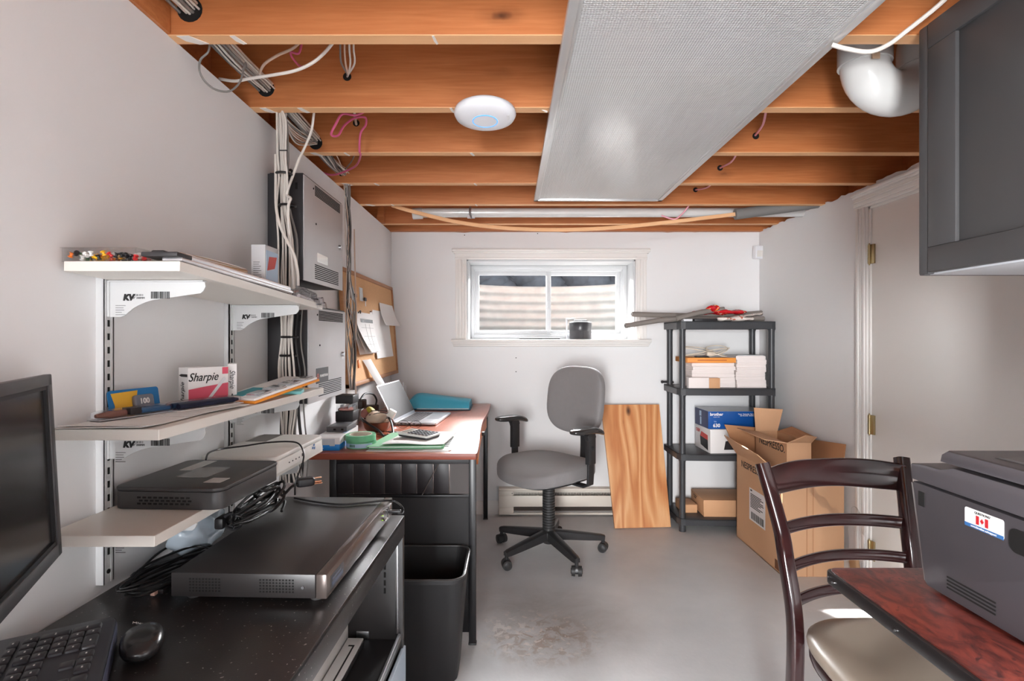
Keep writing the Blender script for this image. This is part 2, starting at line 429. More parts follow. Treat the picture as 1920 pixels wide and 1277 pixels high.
b = MB()
b.box((XL-.02, 3.36, ZJ), (P(720, 0, 3.37).x, 3.398, 2.14))
b.box((-.86, .92, ZJ+.001), (-.80, 1.27, 2.14))
b.build('blocking', M_pine, ceil, smooth=0)
# baseboard along the back wall
b = MB()
sec = [(0, 0), (.014, 0), (.014, .055), (.009, .066), (.006, .085), (0, .088)]
mm = frame((-.80, YB, 0), (0, -1, 0), (0, 0, 1))   # local z along -X ... prism depth below
b.prism(sec, -.735, 0, mm)
b.build('baseboard_back', M_trim, kind='structure')
MB().box((XR-.014, DY1+.09, 0), (XR, YB, .085), .003).build('baseboard_right', M_trim, kind='structure')

# ---- window
win = thing('window_1', None, None, kind='structure')
def casing_profile(b, p0, p1, outw, wid, top=False):
    """fluted casing board from p0 to p1 against the back wall, outw: direction from opening outward"""
    p0 = Vector(p0); p1 = Vector(p1); outw = Vector(outw)
    steps = [(0, .018), (.012, .020), (.016, .013), (.030, .011), (.034, .016), (.052, .019), (.058, .012), (wid, .008)]
    for (a0, h0), (a1, h1) in zip(steps, steps[1:]):
        a1 = min(a1, wid)
        if a1 <= a0: continue
        h = (h0+h1)/2
        q = [p0+outw*a0, p0+outw*a1, p1+outw*a1, p1+outw*a0]
        lo = V(min(v.x for v in q), YB-h, min(v.z for v in q)); hi = V(max(v.x for v in q), YB+.001, max(v.z for v in q))
        b.box(lo, hi, .0015)
b = MB()
casing_profile(b, (WX0, 0, WZ0), (WX0, 0, WZ1+.02), (-1, 0, 0), .075)
casing_profile(b, (WX1, 0, WZ0), (WX1, 0, WZ1+.02), (1, 0, 0), .075)
b.build('side_casing', M_trim, win)
b = MB()
b.box((WX0-.078, YB-.018, WZ1), (WX1+.078, YB, WZ1+.052), .003); b.box((WX0-.078, YB-.024, WZ1+.004), (WX1+.078, YB, WZ1+.014), .003)
b.box((WX0-.098, YB-.034, WZ1+.05), (WX1+.098, YB, WZ1+.072), .006); b.box((WX0-.088, YB-.026, WZ1+.04), (WX1+.088, YB, WZ1+.054), .004)
b.build('header_casing', M_trim, win)
b = MB()
b.box((WX0-.10, YB-.050, WZ0-.022), (WX1+.10, YB+.27, WZ0-.001), .004)
b.box((WX0-.088, YB-.028, WZ0-.050), (WX1+.088, YB, WZ0-.022), .005); b.box((WX0-.094, YB-.038, WZ0-.036), (WX1+.094, YB, WZ0-.020), .005)
b.build('window_sill', M_trim, win)
b = MB()                                            # jamb lining
b.box((WX0, YB-.004, WZ0), (WX0+.012, YB+.26, WZ1), .002); b.box((WX1-.012, YB-.004, WZ0), (WX1, YB+.26, WZ1), .002); b.box((WX0, YB-.004, WZ1-.012), (WX1, YB+.26, WZ1), .002)
b.build('jamb_lining', M_vinyl, win)
def ring(b, x0, x1, z0, z1, w, y0, y1, bev=.003, wb=None):
    wb = wb or w
    b.box((x0, y0, z0), (x0+w, y1, z1), bev); b.box((x1-w, y0, z0), (x1, y1, z1), bev)
    b.box((x0+w-.001, y0, z0), (x1-w+.001, y1, z0+wb), bev); b.box((x0+w-.001, y0, z1-w), (x1-w+.001, y1, z1), bev)
FX0, FX1, FZ0, FZ1 = WX0+.006, WX1-.012, WZ0, WZ1-.012
b = MB(); ring(b, FX0, FX1, FZ0, FZ1, .030, 3.86, 3.95); ring(b, FX0+.028, FX1-.028, FZ0+.028, FZ1-.028, .012, 3.875, 3.94)
b.build('window_frame', M_vinyl, win)
MX = .274
b = MB(); ring(b, FX0+.036, MX+.022, FZ0+.034, FZ1-.038, .030, 3.885, 3.91, .003); s1 = b.build('sash', M_vinyl, win)
MB().box((FX0+.064, 3.896, FZ0+.06), (MX-.006, 3.899, FZ1-.066)).build('glass_pane', M_glass, s1, smooth=0)
b = MB(); ring(b, MX-.012, FX1-.034, FZ0+.030, FZ1-.034, .034, 3.912, 3.94, .003); s2 = b.build('sash', M_vinyl, win)
MB().box((MX+.02, 3.924, FZ0+.06), (FX1-.066, 3.927, FZ1-.066)).build('glass_pane', M_glass, s2, smooth=0)
b = MB(); b.box((MX-.003, 3.872, 1.40), (MX+.012, 3.888, 1.455), .003); b.box((MX-.012, 3.866, 1.402), (MX+.002, 3.876, 1.418), .003)
b.build('window_latch', M_vinyl, s1)

# ---- outside: corrugated well, ground, dark fence, unseen shed shape added to block the sun
M_ground = mat('frozen_soil', (150, 145, 138), .9, bump=.8, bscale=20, var=.3, vscale=6)
M_hedge = mat('dark_hedge_green', (46, 52, 60), .9, bump=1, bscale=14, var=.5, vscale=12)
M_blocker = mat('dark_sun_blocker', (70, 74, 84), .8, var=.15, vscale=5)
b = MB(); rings = []
wc, wr = .28, .78
nz = 84; na = 40
for j in range(nz+1):
    z = .95+(1.635-.95)*j/nz
    rr_ = wr+.007*math.sin(j/nz*2*PI*9.5)
    row = []
    for i in range(na+1):
        t = PI*i/na; row.append(V(wc+rr_*math.cos(t), 3.985+.86*rr_*math.sin(t), z))
    rings.append(row)
vs = [p for r in rings for p in r]; W = na+1
fs = [[j*W+i, j*W+i+1, (j+1)*W+i+1, (j+1)*W+i] for j in range(nz) for i in range(na)]
n0 = len(vs); cen = V(wc, 3.98, 0)
vs2 = [p+(V(p.x, p.y, 0)-cen).normalized()*.004 for p in vs]
b.add(vs+vs2, fs+[[n0+x for x in f][::-1] for f in fs]+[[nz*W+i, nz*W+i+1, n0+nz*W+i+1, n0+nz*W+i] for i in range(na)])
b.build('window_well', M_well, label='corrugated galvanised steel window well outside the small basement window', cat='window well')
b = MB()                                            # earth around the well
b.box((-4, 4.80, .8), (4.5, 9, 1.60)); b.box((-4, 3.97, .8), (wc-wr-.03, 4.80, 1.60)); b.box((wc+wr+.03, 3.97, .8), (4.5, 4.80, 1.60)); b.box((-.7, 3.97, .8), (1.2, 4.8, .95))
b.build('ground_outside', M_ground, kind='structure', smooth=0)
b = MB()
def hedgefn(u, v):
    x = -1.05+5.0*u; z = 1.58+.75*v
    return V(x, 7.4+.10*math.sin(x*9+z*7)+.07*math.sin(x*23-z*31), z+.05*math.sin(x*13)*v)
b.sheet(hedgefn, 90, 20, .25); b.build('hedge', M_hedge, label='dark hedge beyond the top of the window well', cat='hedge', smooth=80)
sh = thing('sun_blocker', 'unseen dark shed shape added beyond the window well to block the sun', 'sun blocker', (-2.2, 6.9, 1.6))
MB().box((-3.7, 6.7, 1.59), (-1.1, 6.9, 5.1)).build('blocker_wall', M_blocker, sh, smooth=0)
MB().prism([(-3.9, 5.05), (-1.08, 5.05), (-2.2, 5.9)], -7.0, -6.55, frame((0, 0, 0), (1, 0, 0), (0, 0, 1))).build('blocker_top', M_black, sh, smooth=0)

# ---- door on the right wall
dr = thing('door_1', None, None, kind='structure')
MB().box((XR+.004, DY0+.012, .008), (XR+.040, DY1-.014, DZ-.012), .002).build('door_slab', M_trim, dr)
b = MB()
b.box((XR-.002, DY1-.014, 0), (XR+.12, DY1, DZ), .001); b.box((XR-.002, DY0, 0), (XR+.12, DY0+.012, DZ), .001); b.box((XR-.002, DY0, DZ-.012), (XR+.12, DY1, DZ), .001)
b.build('door_jamb', M_trim, dr)
b = MB()
for (a0, a1, h) in ((0, .012, .010), (.012, .030, .016), (.030, .036, .011), (.036, .052, .014), (.052, .070, .019)):
    b.box((XR-h, DY1+a0, 0), (XR, DY1+a1+.0005, DZ+.002), .002)
    b.box((XR-h, DY0-a1-.0005, 0), (XR, DY0-a0, DZ+.002), .002)
b.build('door_casing', M_trim, dr)
b = MB()
for (z0, z1, h) in ((0, .014, .012), (.014, .034, .017), (.034, .040, .022), (.040, .056, .016), (.056, .066, .026), (.066, .078, .034)):
    b.box((XR-h, DY0-.09, DZ+z0), (XR, DY1+.09, DZ+z1+.0005), .002)
b.build('door_header', M_trim, dr)
for z in (1.589, .789, .20):
    b = MB()
    b.cyl((XR-.006, DY1-.013, z-.045), (XR-.006, DY1-.013, z+.045), .006, n=12)
    for q in range(5):
        b.cyl((XR-.006, DY1-.013, z-.045+q*.018), (XR-.006, DY1-.013, z-.030+q*.018), .0068, n=12)
    b.cyl((XR-.006, DY1-.013, z+.045), (XR-.006, DY1-.013, z+.052), .004, .002, n=10); b.cyl((XR-.006, DY1-.013, z-.052), (XR-.006, DY1-.013, z-.045), .002, .004, n=10)
    b.box((XR-.004, DY1-.040, z-.045), (XR+.006, DY1-.014, z+.045), .001)
    b.build('door_hinge', M_brass, dr)
M_cw = mat('white_cable', (214, 206, 198), .45)
M_cb = mat('black_cable', (26, 25, 26), .4)
M_cg = mat('grey_cable', (128, 124, 120), .45)
M_ct = mat('beige_cable', (204, 178, 160), .5)
M_pink = mat('pink_cable', (196, 84, 122), .45)
M_pinkl = mat('pale_pink_cable', (232, 160, 176), .45)
M_pvc = mat('white_pvc', (214, 214, 212), .16, coat=.3, var=.04, vscale=8)
M_alu = mat('aluminium_frame', (208, 208, 208), .3, metal=.6)
def lens_mat():
    m = bpy.data.materials.new('prismatic_lens'); m.use_nodes = True; nt = m.node_tree; b = nt.nodes['Principled BSDF']; L = nt.links.new
    b.inputs['Base Color'].default_value = s2l((206, 205, 204)); b.inputs['Roughness'].default_value = .28; b.inputs['Specular IOR Level'].default_value = .8
    b.inputs['Coat Weight'].default_value = .5; b.inputs['Coat Roughness'].default_value = .2
    tc = N(nt, 'ShaderNodeTexCoord'); sx = N(nt, 'ShaderNodeSeparateXYZ'); L(tc.outputs['Object'], sx.inputs[0])
    hs = []
    for k in (0, 1):
        a = N(nt, 'ShaderNodeMath', operation='ADD' if k else 'SUBTRACT'); L(sx.outputs[0], a.inputs[0]); L(sx.outputs[1], a.inputs[1])
        q = N(nt, 'ShaderNodeMath', operation='MULTIPLY'); q.inputs[1].default_value = 480; L(a.outputs[0], q.inputs[0])
        c = N(nt, 'ShaderNodeMath', operation='SINE'); L(q.outputs[0], c.inputs[0]); hs.append(c)
    p = N(nt, 'ShaderNodeMath', operation='MULTIPLY'); L(hs[0].outputs[0], p.inputs[0]); L(hs[1].outputs[0], p.inputs[1])
    bp = N(nt, 'ShaderNodeBump', i_Strength=.8, i_Distance=.0022); L(p.outputs[0], bp.inputs['Height']); L(bp.outputs[0], b.inputs['Normal'])
    mr = N(nt, 'ShaderNodeMapRange'); mr.inputs[1].default_value = -1; mr.inputs[2].default_value = 1; L(p.outputs[0], mr.inputs[0])
    r = ramp(nt, [(0, s2l((176, 175, 175))), (1, s2l((226, 226, 226)))]); L(mr.outputs[0], r.inputs[0]); L(r.outputs[0], b.inputs['Base Color'])
    return m
# ---- troffer light
FXa, FXb, FYa, FYb, FZ = .123, .779, .98, 2.77, 1.897
lt = thing('ceiling_light', 'large flat rectangular ceiling light with a dimpled prismatic diffuser under the joists', 'light', (.45, 1.9, FZ))
b = MB()
for (x0, x1, y0, y1) in ((FXa, FXa+.022, FYa, FYb), (FXb-.022, FXb, FYa, FYb), (FXa, FXb, FYb-.022, FYb), (FXa, FXb, FYa, FYa+.022)):
    b.box((x0, y0, FZ), (x1, y1, ZJ), .002)
for (x0, x1, y0, y1) in ((FXa+.022, FXa+.030, FYa, FYb), (FXb-.030, FXb-.022, FYa, FYb), (FXa+.022, FXb-.022, FYb-.030, FYb-.022)):
    b.box((x0, y0, FZ+.003), (x1, y1, ZJ-.004), .001)
b.build('light_frame', M_alu, lt)
MB().box((FXa+.026, FYa+.02, FZ+.006), (FXb-.026, FYb-.026, FZ+.010)).build('diffuser', lens_mat(), lt, smooth=0)
# ---- access point
M_ap = mat('white_satin_plastic', (232, 232, 236), .35)
M_blue = mat('blue_glow_ring', (70, 140, 220), .4, emit=.6)
ap = thing('wireless_access_point', 'round white wireless access point with a thin blue ring on a joist', 'wireless router', (-.077, 1.69, ZJ))
c = (-.077, 1.680, 0); r_ = .0965
tm = Matrix.Translation(V(c[0], c[1], 1.906)) @ Matrix.Rotation(math.radians(-5), 4, 'X')
MB().lathe([(.01, .006), (.082, .006), (.094, -.002), (.0965, -.012), (.092, -.021), (.075, -.029), (.050, -.034), (.041, -.0345), (.0, -.0345)], tm, 56).build('housing', M_ap, ap, smooth=60)
MB().lathe([(.0368, -.0348), (.0395, -.0345), (.0395, -.0358), (.0368, -.0360)], tm, 48, closed=True).build('status_ring', M_blue, ap)
MB().lathe([(.0, -.0352), (.0362, -.0352), (.0362, -.0340), (0, -.0340)], tm, 40).build('centre_disc', M_ap, ap)
b = MB(); mm = tm @ Matrix.Translation(V(.070, -.006, -.0285)) @ Matrix.Rotation(math.radians(20), 4, 'Y')
b.box((-.006, -.025, -.002), (.006, .0, .0005), .0005, mm); b.build('printed_label', M_metalw, ap)
MB().tube([P(968, 200, 1.70), P(985, 196, 1.69), P(1005, 200, 1.69), P(1026, 210, 1.70)], .0032).build('network_cable', M_cw, label='short white cable from the round access point to the ceiling light', cat='cable')

# ---- cables through the joists by the left wall
def cab(name, pts, r, m, label, cat='cable', group=None, n=8, parent=None, smooth=5):
    b = MB().tube(pts, r, n, smooth)
    return b.build(name, m, parent, label=label, cat=cat, group=group)
cb = thing('cable_bundle', 'thick bundle of white and dark cables threaded through the joists above the shelves', 'cable bundle', (-.76, 1.3, 1.975))
rs = random.Random(11)
for k in range(15):
    a = 2*PI*k/9; rad = .012+.012*(k > 8)
    ox, oz = rad*math.cos(a), rad*math.sin(a)
    pts = []
    for y in (.80, 1.05, 1.29, 1.48, 1.69, 1.90, 2.10, 2.3, 2.515):
        fx = 0 if y in (1.29, 1.69, 2.10, 2.515) else 1
        pts.append((-.757+ox+rs.uniform(-.006, .006)*fx-.012*(y > 2.2), y, 1.974+oz*.9-.014*(y > 1.9)-.012*fx*rs.random()))
    MB().tube(pts, .0028+.0006*(k % 3), 6, 4).build('cable', [M_cw, M_cw, M_cg, M_cw, M_ct, M_cb][k % 6], cb, label=['white cable', None, 'grey cable', None, 'beige cable', 'black cable'][k % 6])
# holes drilled in the joists
b = MB()
for (px, py, jy) in ((499, 166, 1.676), (592, 268, 2.087), (640, 325, 2.495), (651, 144, 1.676), (668, 231, 2.087), (1417, 255, 2.087), (1350, 315, 2.495), (1304, 356, 2.896)):
    p = P(px, py, jy); b.cyl(p+V(0, -.0012, 0), p+V(0, .01, 0), .013 if py > 300 or px > 640 else .026, n=18)
p = P(356, 18, 1.272); b.cyl(p+V(0, -.0012, 0), p+V(0, .01, 0), .03, n=18)
b.build('drilled_holes', M_dark, ceil)
cab('looped_cable', [P(393, 84, 1.36), P(390, 98, 1.36), P(376, 112, 1.36), P(374, 132, 1.36), P(384, 152, 1.37), P(404, 168, 1.38), P(430, 171, 1.40), P(449, 155, 1.42), P(457, 130, 1.44), P(460, 118, 1.45), P(462, 124, 1.46)], .0026, M_cg, 'dark grey cable hanging in an open loop over the top of the white wall')
cab('sagging_cable', [P(636, 60, 1.40), P(618, 88, 1.40), P(590, 115, 1.41), P(555, 132, 1.42), P(510, 141, 1.43), P(470, 147, 1.45), P(440, 152, 1.48), P(412, 148, 1.52)], .0042, M_cw, 'thick white cable sagging below the nearer joist')
cab('beige_cable', [P(575, 60, 1.45), P(553, 88, 1.45), P(520, 104, 1.46), P(496, 120, 1.48), P(487, 137, 1.52)], .0036, M_ct, 'short beige cable curving up behind the thick white cable')
cab('pink_wire', [P(566, 80, 1.50), P(560, 100, 1.50), P(546, 98, 1.50), P(548, 108, 1.52), P(562, 124, 1.6), P(572, 124, 1.64)], .0032, M_pink, 'short pink wire between the two joists beside the beige cable')
dc = thing('cable_bundle', 'four cables dropping into a drilled joist hole away from the wall', 'cable bundle', tuple(P(651, 144, 1.67)))
for k, (a, m_) in enumerate(((638, M_cg), (646, M_ct), (655, M_cw), (663, M_cw))):
    MB().tube([P(a, 60, 1.56), P(a, 92, 1.58), P(a+2, 118, 1.61), P(651+k, 138, 1.655), P(651, 144, 1.676)], .003, 6).build('cable', m_, dc)
# pink loops in the third bay
cab('pink_wire', [P(690, 205, 1.80), P(668, 216, 1.80), P(642, 214, 1.80), P(630, 232, 1.82), P(621, 252, 1.84), P(634, 254, 1.86), P(645, 236, 1.88), P(664, 222, 1.90), P(684, 220, 1.92), P(686, 234, 1.94), P(676, 250, 1.96), P(674, 282, 1.99), P(676, 292, 2.04), P(668, 310, 2.2), P(648, 321, 2.3), P(624, 328, 2.36), P(603, 322, 2.40), P(588, 308, 2.42)], .0040, M_pink, 'long pink wire looping down below the joists by the wall')
cab('white_cable', [P(664, 205, 1.82), P(666, 222, 1.95), P(668, 233, 2.085)], .0045, M_cw, 'short white cable end poking out of a joist hole among pink loops')
b2 = thing('cable_bundle', 'fan of thin pale cables spreading from a joist hole over the power panels', 'cable bundle', tuple(P(592, 268, 2.08)))
for k in range(7):
    MB().tube([P(524+k*2, 208, 1.74), P(535+k, 222+k*4, 1.78), P(560, 244+k*4.5, 1.90), P(592+rs.uniform(-5, 3), 268+rs.uniform(-4, 4), 2.088)], .0024, 6).build('cable', [M_cw, M_cg, M_cw, M_ct][k % 4], b2)
b3 = thing('cable_bundle', 'pale cables slumping into the joist hole beyond the pink wire', 'cable bundle', tuple(P(640, 325, 2.49)))
for k in range(6):
    MB().tube([P(600+k*4, 290, 2.20), P(614+k*3, 306, 2.27), P(628+k, 318, 2.36), P(640+rs.uniform(-3, 3), 325, 2.496)], .003, 6).build('cable', [M_cw, M_cg, M_cb][k % 3], b3)
for k, (a, lab) in enumerate(((630, 'thin beige cable running down to the second joist hole'), (665, 'thin grey cable arching to the second joist hole'))):
    cab('thin_cable', [P(a, 290, 2.22), P(a+(8 if a < 650 else -8), 306, 2.32), P(642, 322, 2.49)], .0026, [M_ct, M_cg][k], lab)
# pink wires on the far side of the light
for (x0, y0, x1, y1, d, lab) in ((1437, 205, 1416, 254, 2.087, 'pink wire entering a joist hole nearest the curved drain pipe'), (1383, 285, 1350, 315, 2.495, 'pink wire entering a joist hole one bay beyond the drain pipe wire'), (1338, 340, 1304, 356, 2.896, 'pink wire curving into a joist hole by the corner of the light')):
    cab('pink_wire', [P(x0+6, y0-8, d-.36), P(x0, y0+1, d-.30), P((x0+x1)/2+4, (y0+y1)/2+4, d-.15), P(x1, y1, d+.002)], .0042, M_pinkl, lab)
cab('pink_wire', [P(1300, 372, 2.97), P(1290, 388, 3.0), P(1278, 402, 3.02), P(1264, 411, 3.03), P(1240, 404, 3.04)], .0042, M_pinkl, 'pale pink wire hanging over the long ceiling pipe')
# long white pipe by the back wall, grey hose and bowed wood strip
pp = thing('ceiling_pipe', 'long thin white pipe running along the back wall under the subfloor', 'pipe', tuple(P(1000, 400, 3.12)))
MB().cyl(P(780, 399, 3.12), P(1530, 398, 3.12), .027, n=24).build('pipe', M_pvc, pp)
MB().cyl(P(774, 401, 3.12), P(792, 400, 3.12), .032, n=24).build('coupling', M_pvc, pp)
MB().tube([P(882, 388, 3.08), P(881, 398, 3.08), P(884, 410, 3.09)], .006).box(P(879, 409, 3.095)-V(.008, .01, 0), P(889, 404, 3.095)+V(.004, .01, 0)).build('pipe_clip', M_steel, pp)
MB().tube([P(1378, 402, 2.99), P(1430, 395, 2.98), P(1480, 388, 2.97), P(1545, 378, 2.96)], .030, 16).build('foam_hose', mat('grey_hose', (120, 118, 116), .7), label='grey foam covered hose rising into the corner over the right wall'.replace(' right', ' door side'), cat='hose')
pts = spline([P(735, 385, 2.99), P(775, 397, 2.99), P(860, 417, 2.99), P(950, 428, 2.99), P(1050, 431, 2.99), P(1150, 427, 2.99), P(1260, 416, 2.99), P(1380, 401.5, 2.99)], 6)
MB().sweep(pts, sec_rect(.012, .020, .002)).build('wood_strip', M_pine_pale, label='long thin pale wooden strip bowed down below the ceiling pipe', cat='wood strip')
# P-trap of the drain
pt = thing('drain_trap', 'glossy white U-shaped drain trap hanging between two joists beside the dark cabinet', 'pipe', tuple(P(1650, 220, 1.49)))
yc = 1.49; cz = EYE+512*yc/F; xa = (1621-CX)*yc/F; Rb = .083; rp = .060
pts = [V(xa, yc, cz+.0)]
ua = [V(xa+Rb-Rb*math.cos(t), yc, cz-Rb*math.sin(t)) for t in [PI*k/18 for k in range(19)]]
MB().tube(ua, rp, 32, 0).build('trap_bend', M_pvc, pt, smooth=60)
MB().cyl((xa, yc, cz-.004), (xa, yc, 2.149), rp+.006, n=36).build('inlet_pipe', M_pvc, pt)
MB().tube([V(xa+2*Rb, yc, cz-.003), V(xa+2*Rb, yc, cz+.05), V(xa+2*Rb+.015, yc+.0, cz+.09), V(xa+2*Rb+.06, yc+.0, cz+.14), V(xa+2*Rb+.16, yc, cz+.16)], rp+.005, 32, 4).build('outlet_elbow', M_pvc, pt, smooth=60)
b = MB(); q = P(1645, 104, yc-rp-.008); b.box(q-V(.014, .002, .008), q+V(.006, .0015, .008)); b.build('pipe_label', mat('pipe_label_tan', (206, 178, 150), .6), pt)
cab('white_cable', [P(1800, -30, 1.18), P(1760, 10, 1.20), P(1700, 58, 1.22), P(1665, 84, 1.24), P(1630, 97, 1.25), P(1590, 92, 1.26), P(1560, 84, 1.27)], .0052, M_cw, 'thick white cable swooping from the light edge across the curved drain pipe')
M_shelf = mat('white_melamine', (226, 220, 212), .42)
M_shelfcol = mat('white_shelf_metal', (204, 204, 204), .4)
M_print = mat('black_print', (30, 30, 30), .6)
M_paper = mat('white_paper', (236, 234, 232), .7)
M_grey = mat('grey_enclosure_steel', (196, 195, 196), .38, metal=.25, var=.03, vscale=5)
M_chan = mat('dark_enclosure_side', (52, 50, 52), .5)
FXW = frame                                           # short name
def cam_frame(p, right=(1, 0, 0)):                    # text facing the camera side (-Y)
    return frame(p, right, (0, 0, 1))
def wall_frame(p):                                    # text facing +X, reading along +Y
    return frame(p, (0, 1, 0), (0, 0, 1))
# ---- slotted uprights
su = None
for k, (y, lab, zb, zt) in enumerate(((1.065, 'white slotted wall upright holding the nearer shelf brackets', .715, 1.318), (1.537, 'white slotted wall upright closer to the power panels', .70, 1.30))):
    t = thing('shelf_upright', lab, 'shelf upright', (XL, y, zb), group='slotted shelf uprights')
    b = MB(); b.box((XL, y-.013, zb), (XL+.003, y+.013, zt)); b.box((XL, y-.014, zb), (XL+.015, y-.011, zt)); b.box((XL, y+.011, zb), (XL+.015, y+.014, zt))
    b.box((XL+.012, y-.014, zb), (XL+.015, y-.006, zt)); b.box((XL+.012, y+.006, zb), (XL+.015, y+.014, zt)); b.box((XL+.011, y-.007, zb), (XL+.014, y+.007, zt))
    b.build('rail', M_shelfcol, t, smooth=0)
    b = MB(); z = zb+.055
    while z < zt-.02:
        b.box((XL+.0125, y-.0022, z), (XL+.0155, y+.0022, z+.013)); z += .0265
    b.cyl((XL+.0138, y, zb+.022), (XL+.0155, y, zb+.022), .0045, n=14)
    b.build('slots', M_dark, t, smooth=0)
# ---- brackets and boards
def bracket(y, ztop, tip_x, drop, lab, small=False, grp='curved shelf brackets'):
    t = thing('shelf_bracket', lab, 'shelf bracket', (XL+.015, y, ztop), group=grp)
    L_ = tip_x-(XL+.015)
    def arc(x):                                        # lower edge z for x from the wall (0..L)
        u = x/L_
        k = min(.038, drop*.9)
        if u < .13: return -drop
        if u < .50:
            q = (u-.13)/.37; return -drop+(drop-k)*(1-(1-q)**1.6)*min(1, q*3.5)**.8
        return -k+(k-.024)*((u-.50)/.50)
    poly = [(0, 0), (L_, -.003), (L_+.002, -.012), (L_-.002, -.020)]
    n = 22
    for i in range(n, -1, -1): poly.append((L_*.96*i/n, arc(L_*.96*i/n)))
    m = frame((XL+.015, y, ztop), (1, 0, 0), (0, 0, 1))
    b = MB(); b.prism(poly, -.0018, .0018, m); b.box((XL+.015, y-.006, ztop-drop), (XL+.019, y+.006, ztop), .001)
    b.box((XL+.02, y-.008, ztop-.003), (tip_x, y+.008, ztop-.0002), .0005)
    b.build('bracket_plate', M_shelfcol, t, smooth=0)
    # printed marks on the side facing the camera
    yy = y-.0022
    text('KV', .016, cam_frame((XL+.055, yy, ztop-.034)), M_print, t, shear=.2, bold=.0012)
    text('120 011\n8\" 200MM', .0055, cam_frame((XL+.076, yy, ztop-.032)), M_print, t, name='printed_size')
    bb = MB(); rs_ = random.Random(5)
    if L_ > .15:
        x = XL+.100
        while x < XL+.136:
            w_ = rs_.choice((.0006, .0010, .0016)); bb.box((x, yy-.0002, ztop-.036), (x+w_, yy+.0006, ztop-.022)); x += w_+rs_.choice((.0007, .0012))
    for q in range(5): bb.box((XL+.030, yy-.0002, ztop-.050-q*.0045), (XL+.030+rs_.uniform(.010, .020), yy+.0006, ztop-.0492-q*.0045))
    bb.build('printed_barcode', M_print, t, smooth=0)
    return t
def board(name, x1, y0, y1, z0, z1, th, lab):
    b = MB()
    vs = []
    for (x, y, z) in ((XL+.016, y0, z0), (x1, y0, z0), (x1, y1, z1), (XL+.016, y1, z1)):
        vs.append(V(x, y, z))
    b.slab([v-V(0, 0, th/2) for v in vs], th)
    o = b.build(name, M_shelf, label=lab, cat='shelf', smooth=0); 
    md = o.modifiers.new('edge', 'BEVEL'); md.width = .0012; md.segments = 2
    return o
ST0, ST1 = 1.335, 1.303
board('wall_shelf', -.586, .956, 1.686, ST0, ST1, .018, 'topmost white wall shelf sloping down towards the power panels')
board('wall_shelf', -.600, .921, 1.736, 1.042, 1.037, .019, 'middle white wall shelf holding stationery')
board('wall_shelf', -.600, .910, 1.727, .864, .853, .019, 'lowest white wall shelf carrying the black and the white recorder boxes')
def stz(y): return ST0+(ST1-ST0)*(y-.956)/.73
bracket(1.065, stz(1.065)-.0185, -.603, .072, 'curved white bracket under the near end of the topmost shelf')
bracket(1.537, stz(1.537)-.0185, -.603, .072, 'curved white bracket under the far end of the topmost shelf')
bracket(1.065, 1.0215, -.603, .062, 'curved white bracket under the near end of the middle shelf')
bracket(1.537, 1.0185, -.603, .062, 'curved white bracket under the far end of the middle shelf')
bracket(1.065, .8425, -.620, .030, 'curved white bracket under the near end of the lowest shelf')
bracket(1.537, .8375, -.603, .060, 'curved white bracket under the far end of the lowest shelf')

# ---- power panels
def panel(y0, y1, z0, z1, xf, lab, extra):
    t = thing('electrical_enclosure', lab, 'electrical enclosure', (XL, y0, z0), group='grey steel power panels')
    MB().box((XL+.0005, y0, z0), (xf-.004, y1, z1), .002).build('enclosure_box', M_chan, t)
    MB().box((xf-.004, y0-.001, z0-.002), (xf, y1+.001, z1-.006), .0012).build('panel_door', M_grey, t)
    b = MB()
    def vent(ya, yb, za, zb_, n, skew=0):
        for q in range(n):
            z = za+(zb_-za)*q/(n-1); b.box((xf-.001, ya, z), (xf+.0006, yb, z+.0036))
    vent(y0+.10, y1-.035, z1-.050, z1-.018, 7); vent(y0+.10, y1-.055, z0+.014, z0+.062, 8)
    b.build('vent_slots', M_dark, t, smooth=0)
    b = MB(); c = V(xf, y1-.045, (z0+z1)/2-.01); b.cyl(c, c+V(.010, 0, 0), .010, .009, n=18); b.box(c+V(.009, -.0015, -.008), c+V(.012, .0015, .008)); b.build('cam_lock', M_steel, t)
    b = MB()
    for (yy, zz) in ((y0+.085, z1-.03), (y0+.11, (z0+z1)/2+.03)): b.cyl((xf, yy, zz), (xf+.002, yy, zz), .0035, n=10)
    b.build('screw', M_dark, t)
    b = MB()
    for zz in (z0+.05, z1-.055): b.box((xf-.030, y0-.0012, zz), (xf-.022, y0+.001, zz+.022), .0005)
    b.build('knockout', M_dark, t, smooth=0)
    return t
pA = panel(1.809, 2.225, 1.393, 1.752, -.691, 'upper of two grey steel power panels with a shiny blank plate', 0)
MB().box((-.691, 1.93, 1.470), (-.6895, 2.04, 1.502)).build('reflective_plate', mat('mirror_foil', (225, 220, 215), .12, metal=1), pA, smooth=0)
pB = panel(1.85, 2.265, .970, 1.310, -.692, 'lower of two grey steel power panels with a dark maker badge', 0)
MB().box((-.692, 1.922, 1.032), (-.6905, 2.05, 1.088), .0006).build('name_badge', M_chan, pB, smooth=0)
text('PLANESTREAM', .0125, wall_frame((-.690, 2.000, 1.058)), M_paper, pB, shear=.2, bold=.0004)
b = MB(); b.lathe([(.0075, 0), (.0105, 0), (.0105, .0006), (.0075, .0006)], frame((-.6905, 1.938, 1.058), (0, 1, 0), (0, 0, 1)), 20, closed=True)
b.box((-.6905, 1.935, 1.055), (-.6899, 1.941, 1.061)); b.build('badge_logo', mat('badge_red', (190, 96, 84), .5), pB)
# dark cable duct beside the panels
dd = MB(); dd.box((XL, 1.795, .96), (XL+.055, 1.806, 1.745), .002).build('cable_duct', M_chan, label='tall dark cable duct strip fixed against the wall beside the power panels', cat='cable duct')
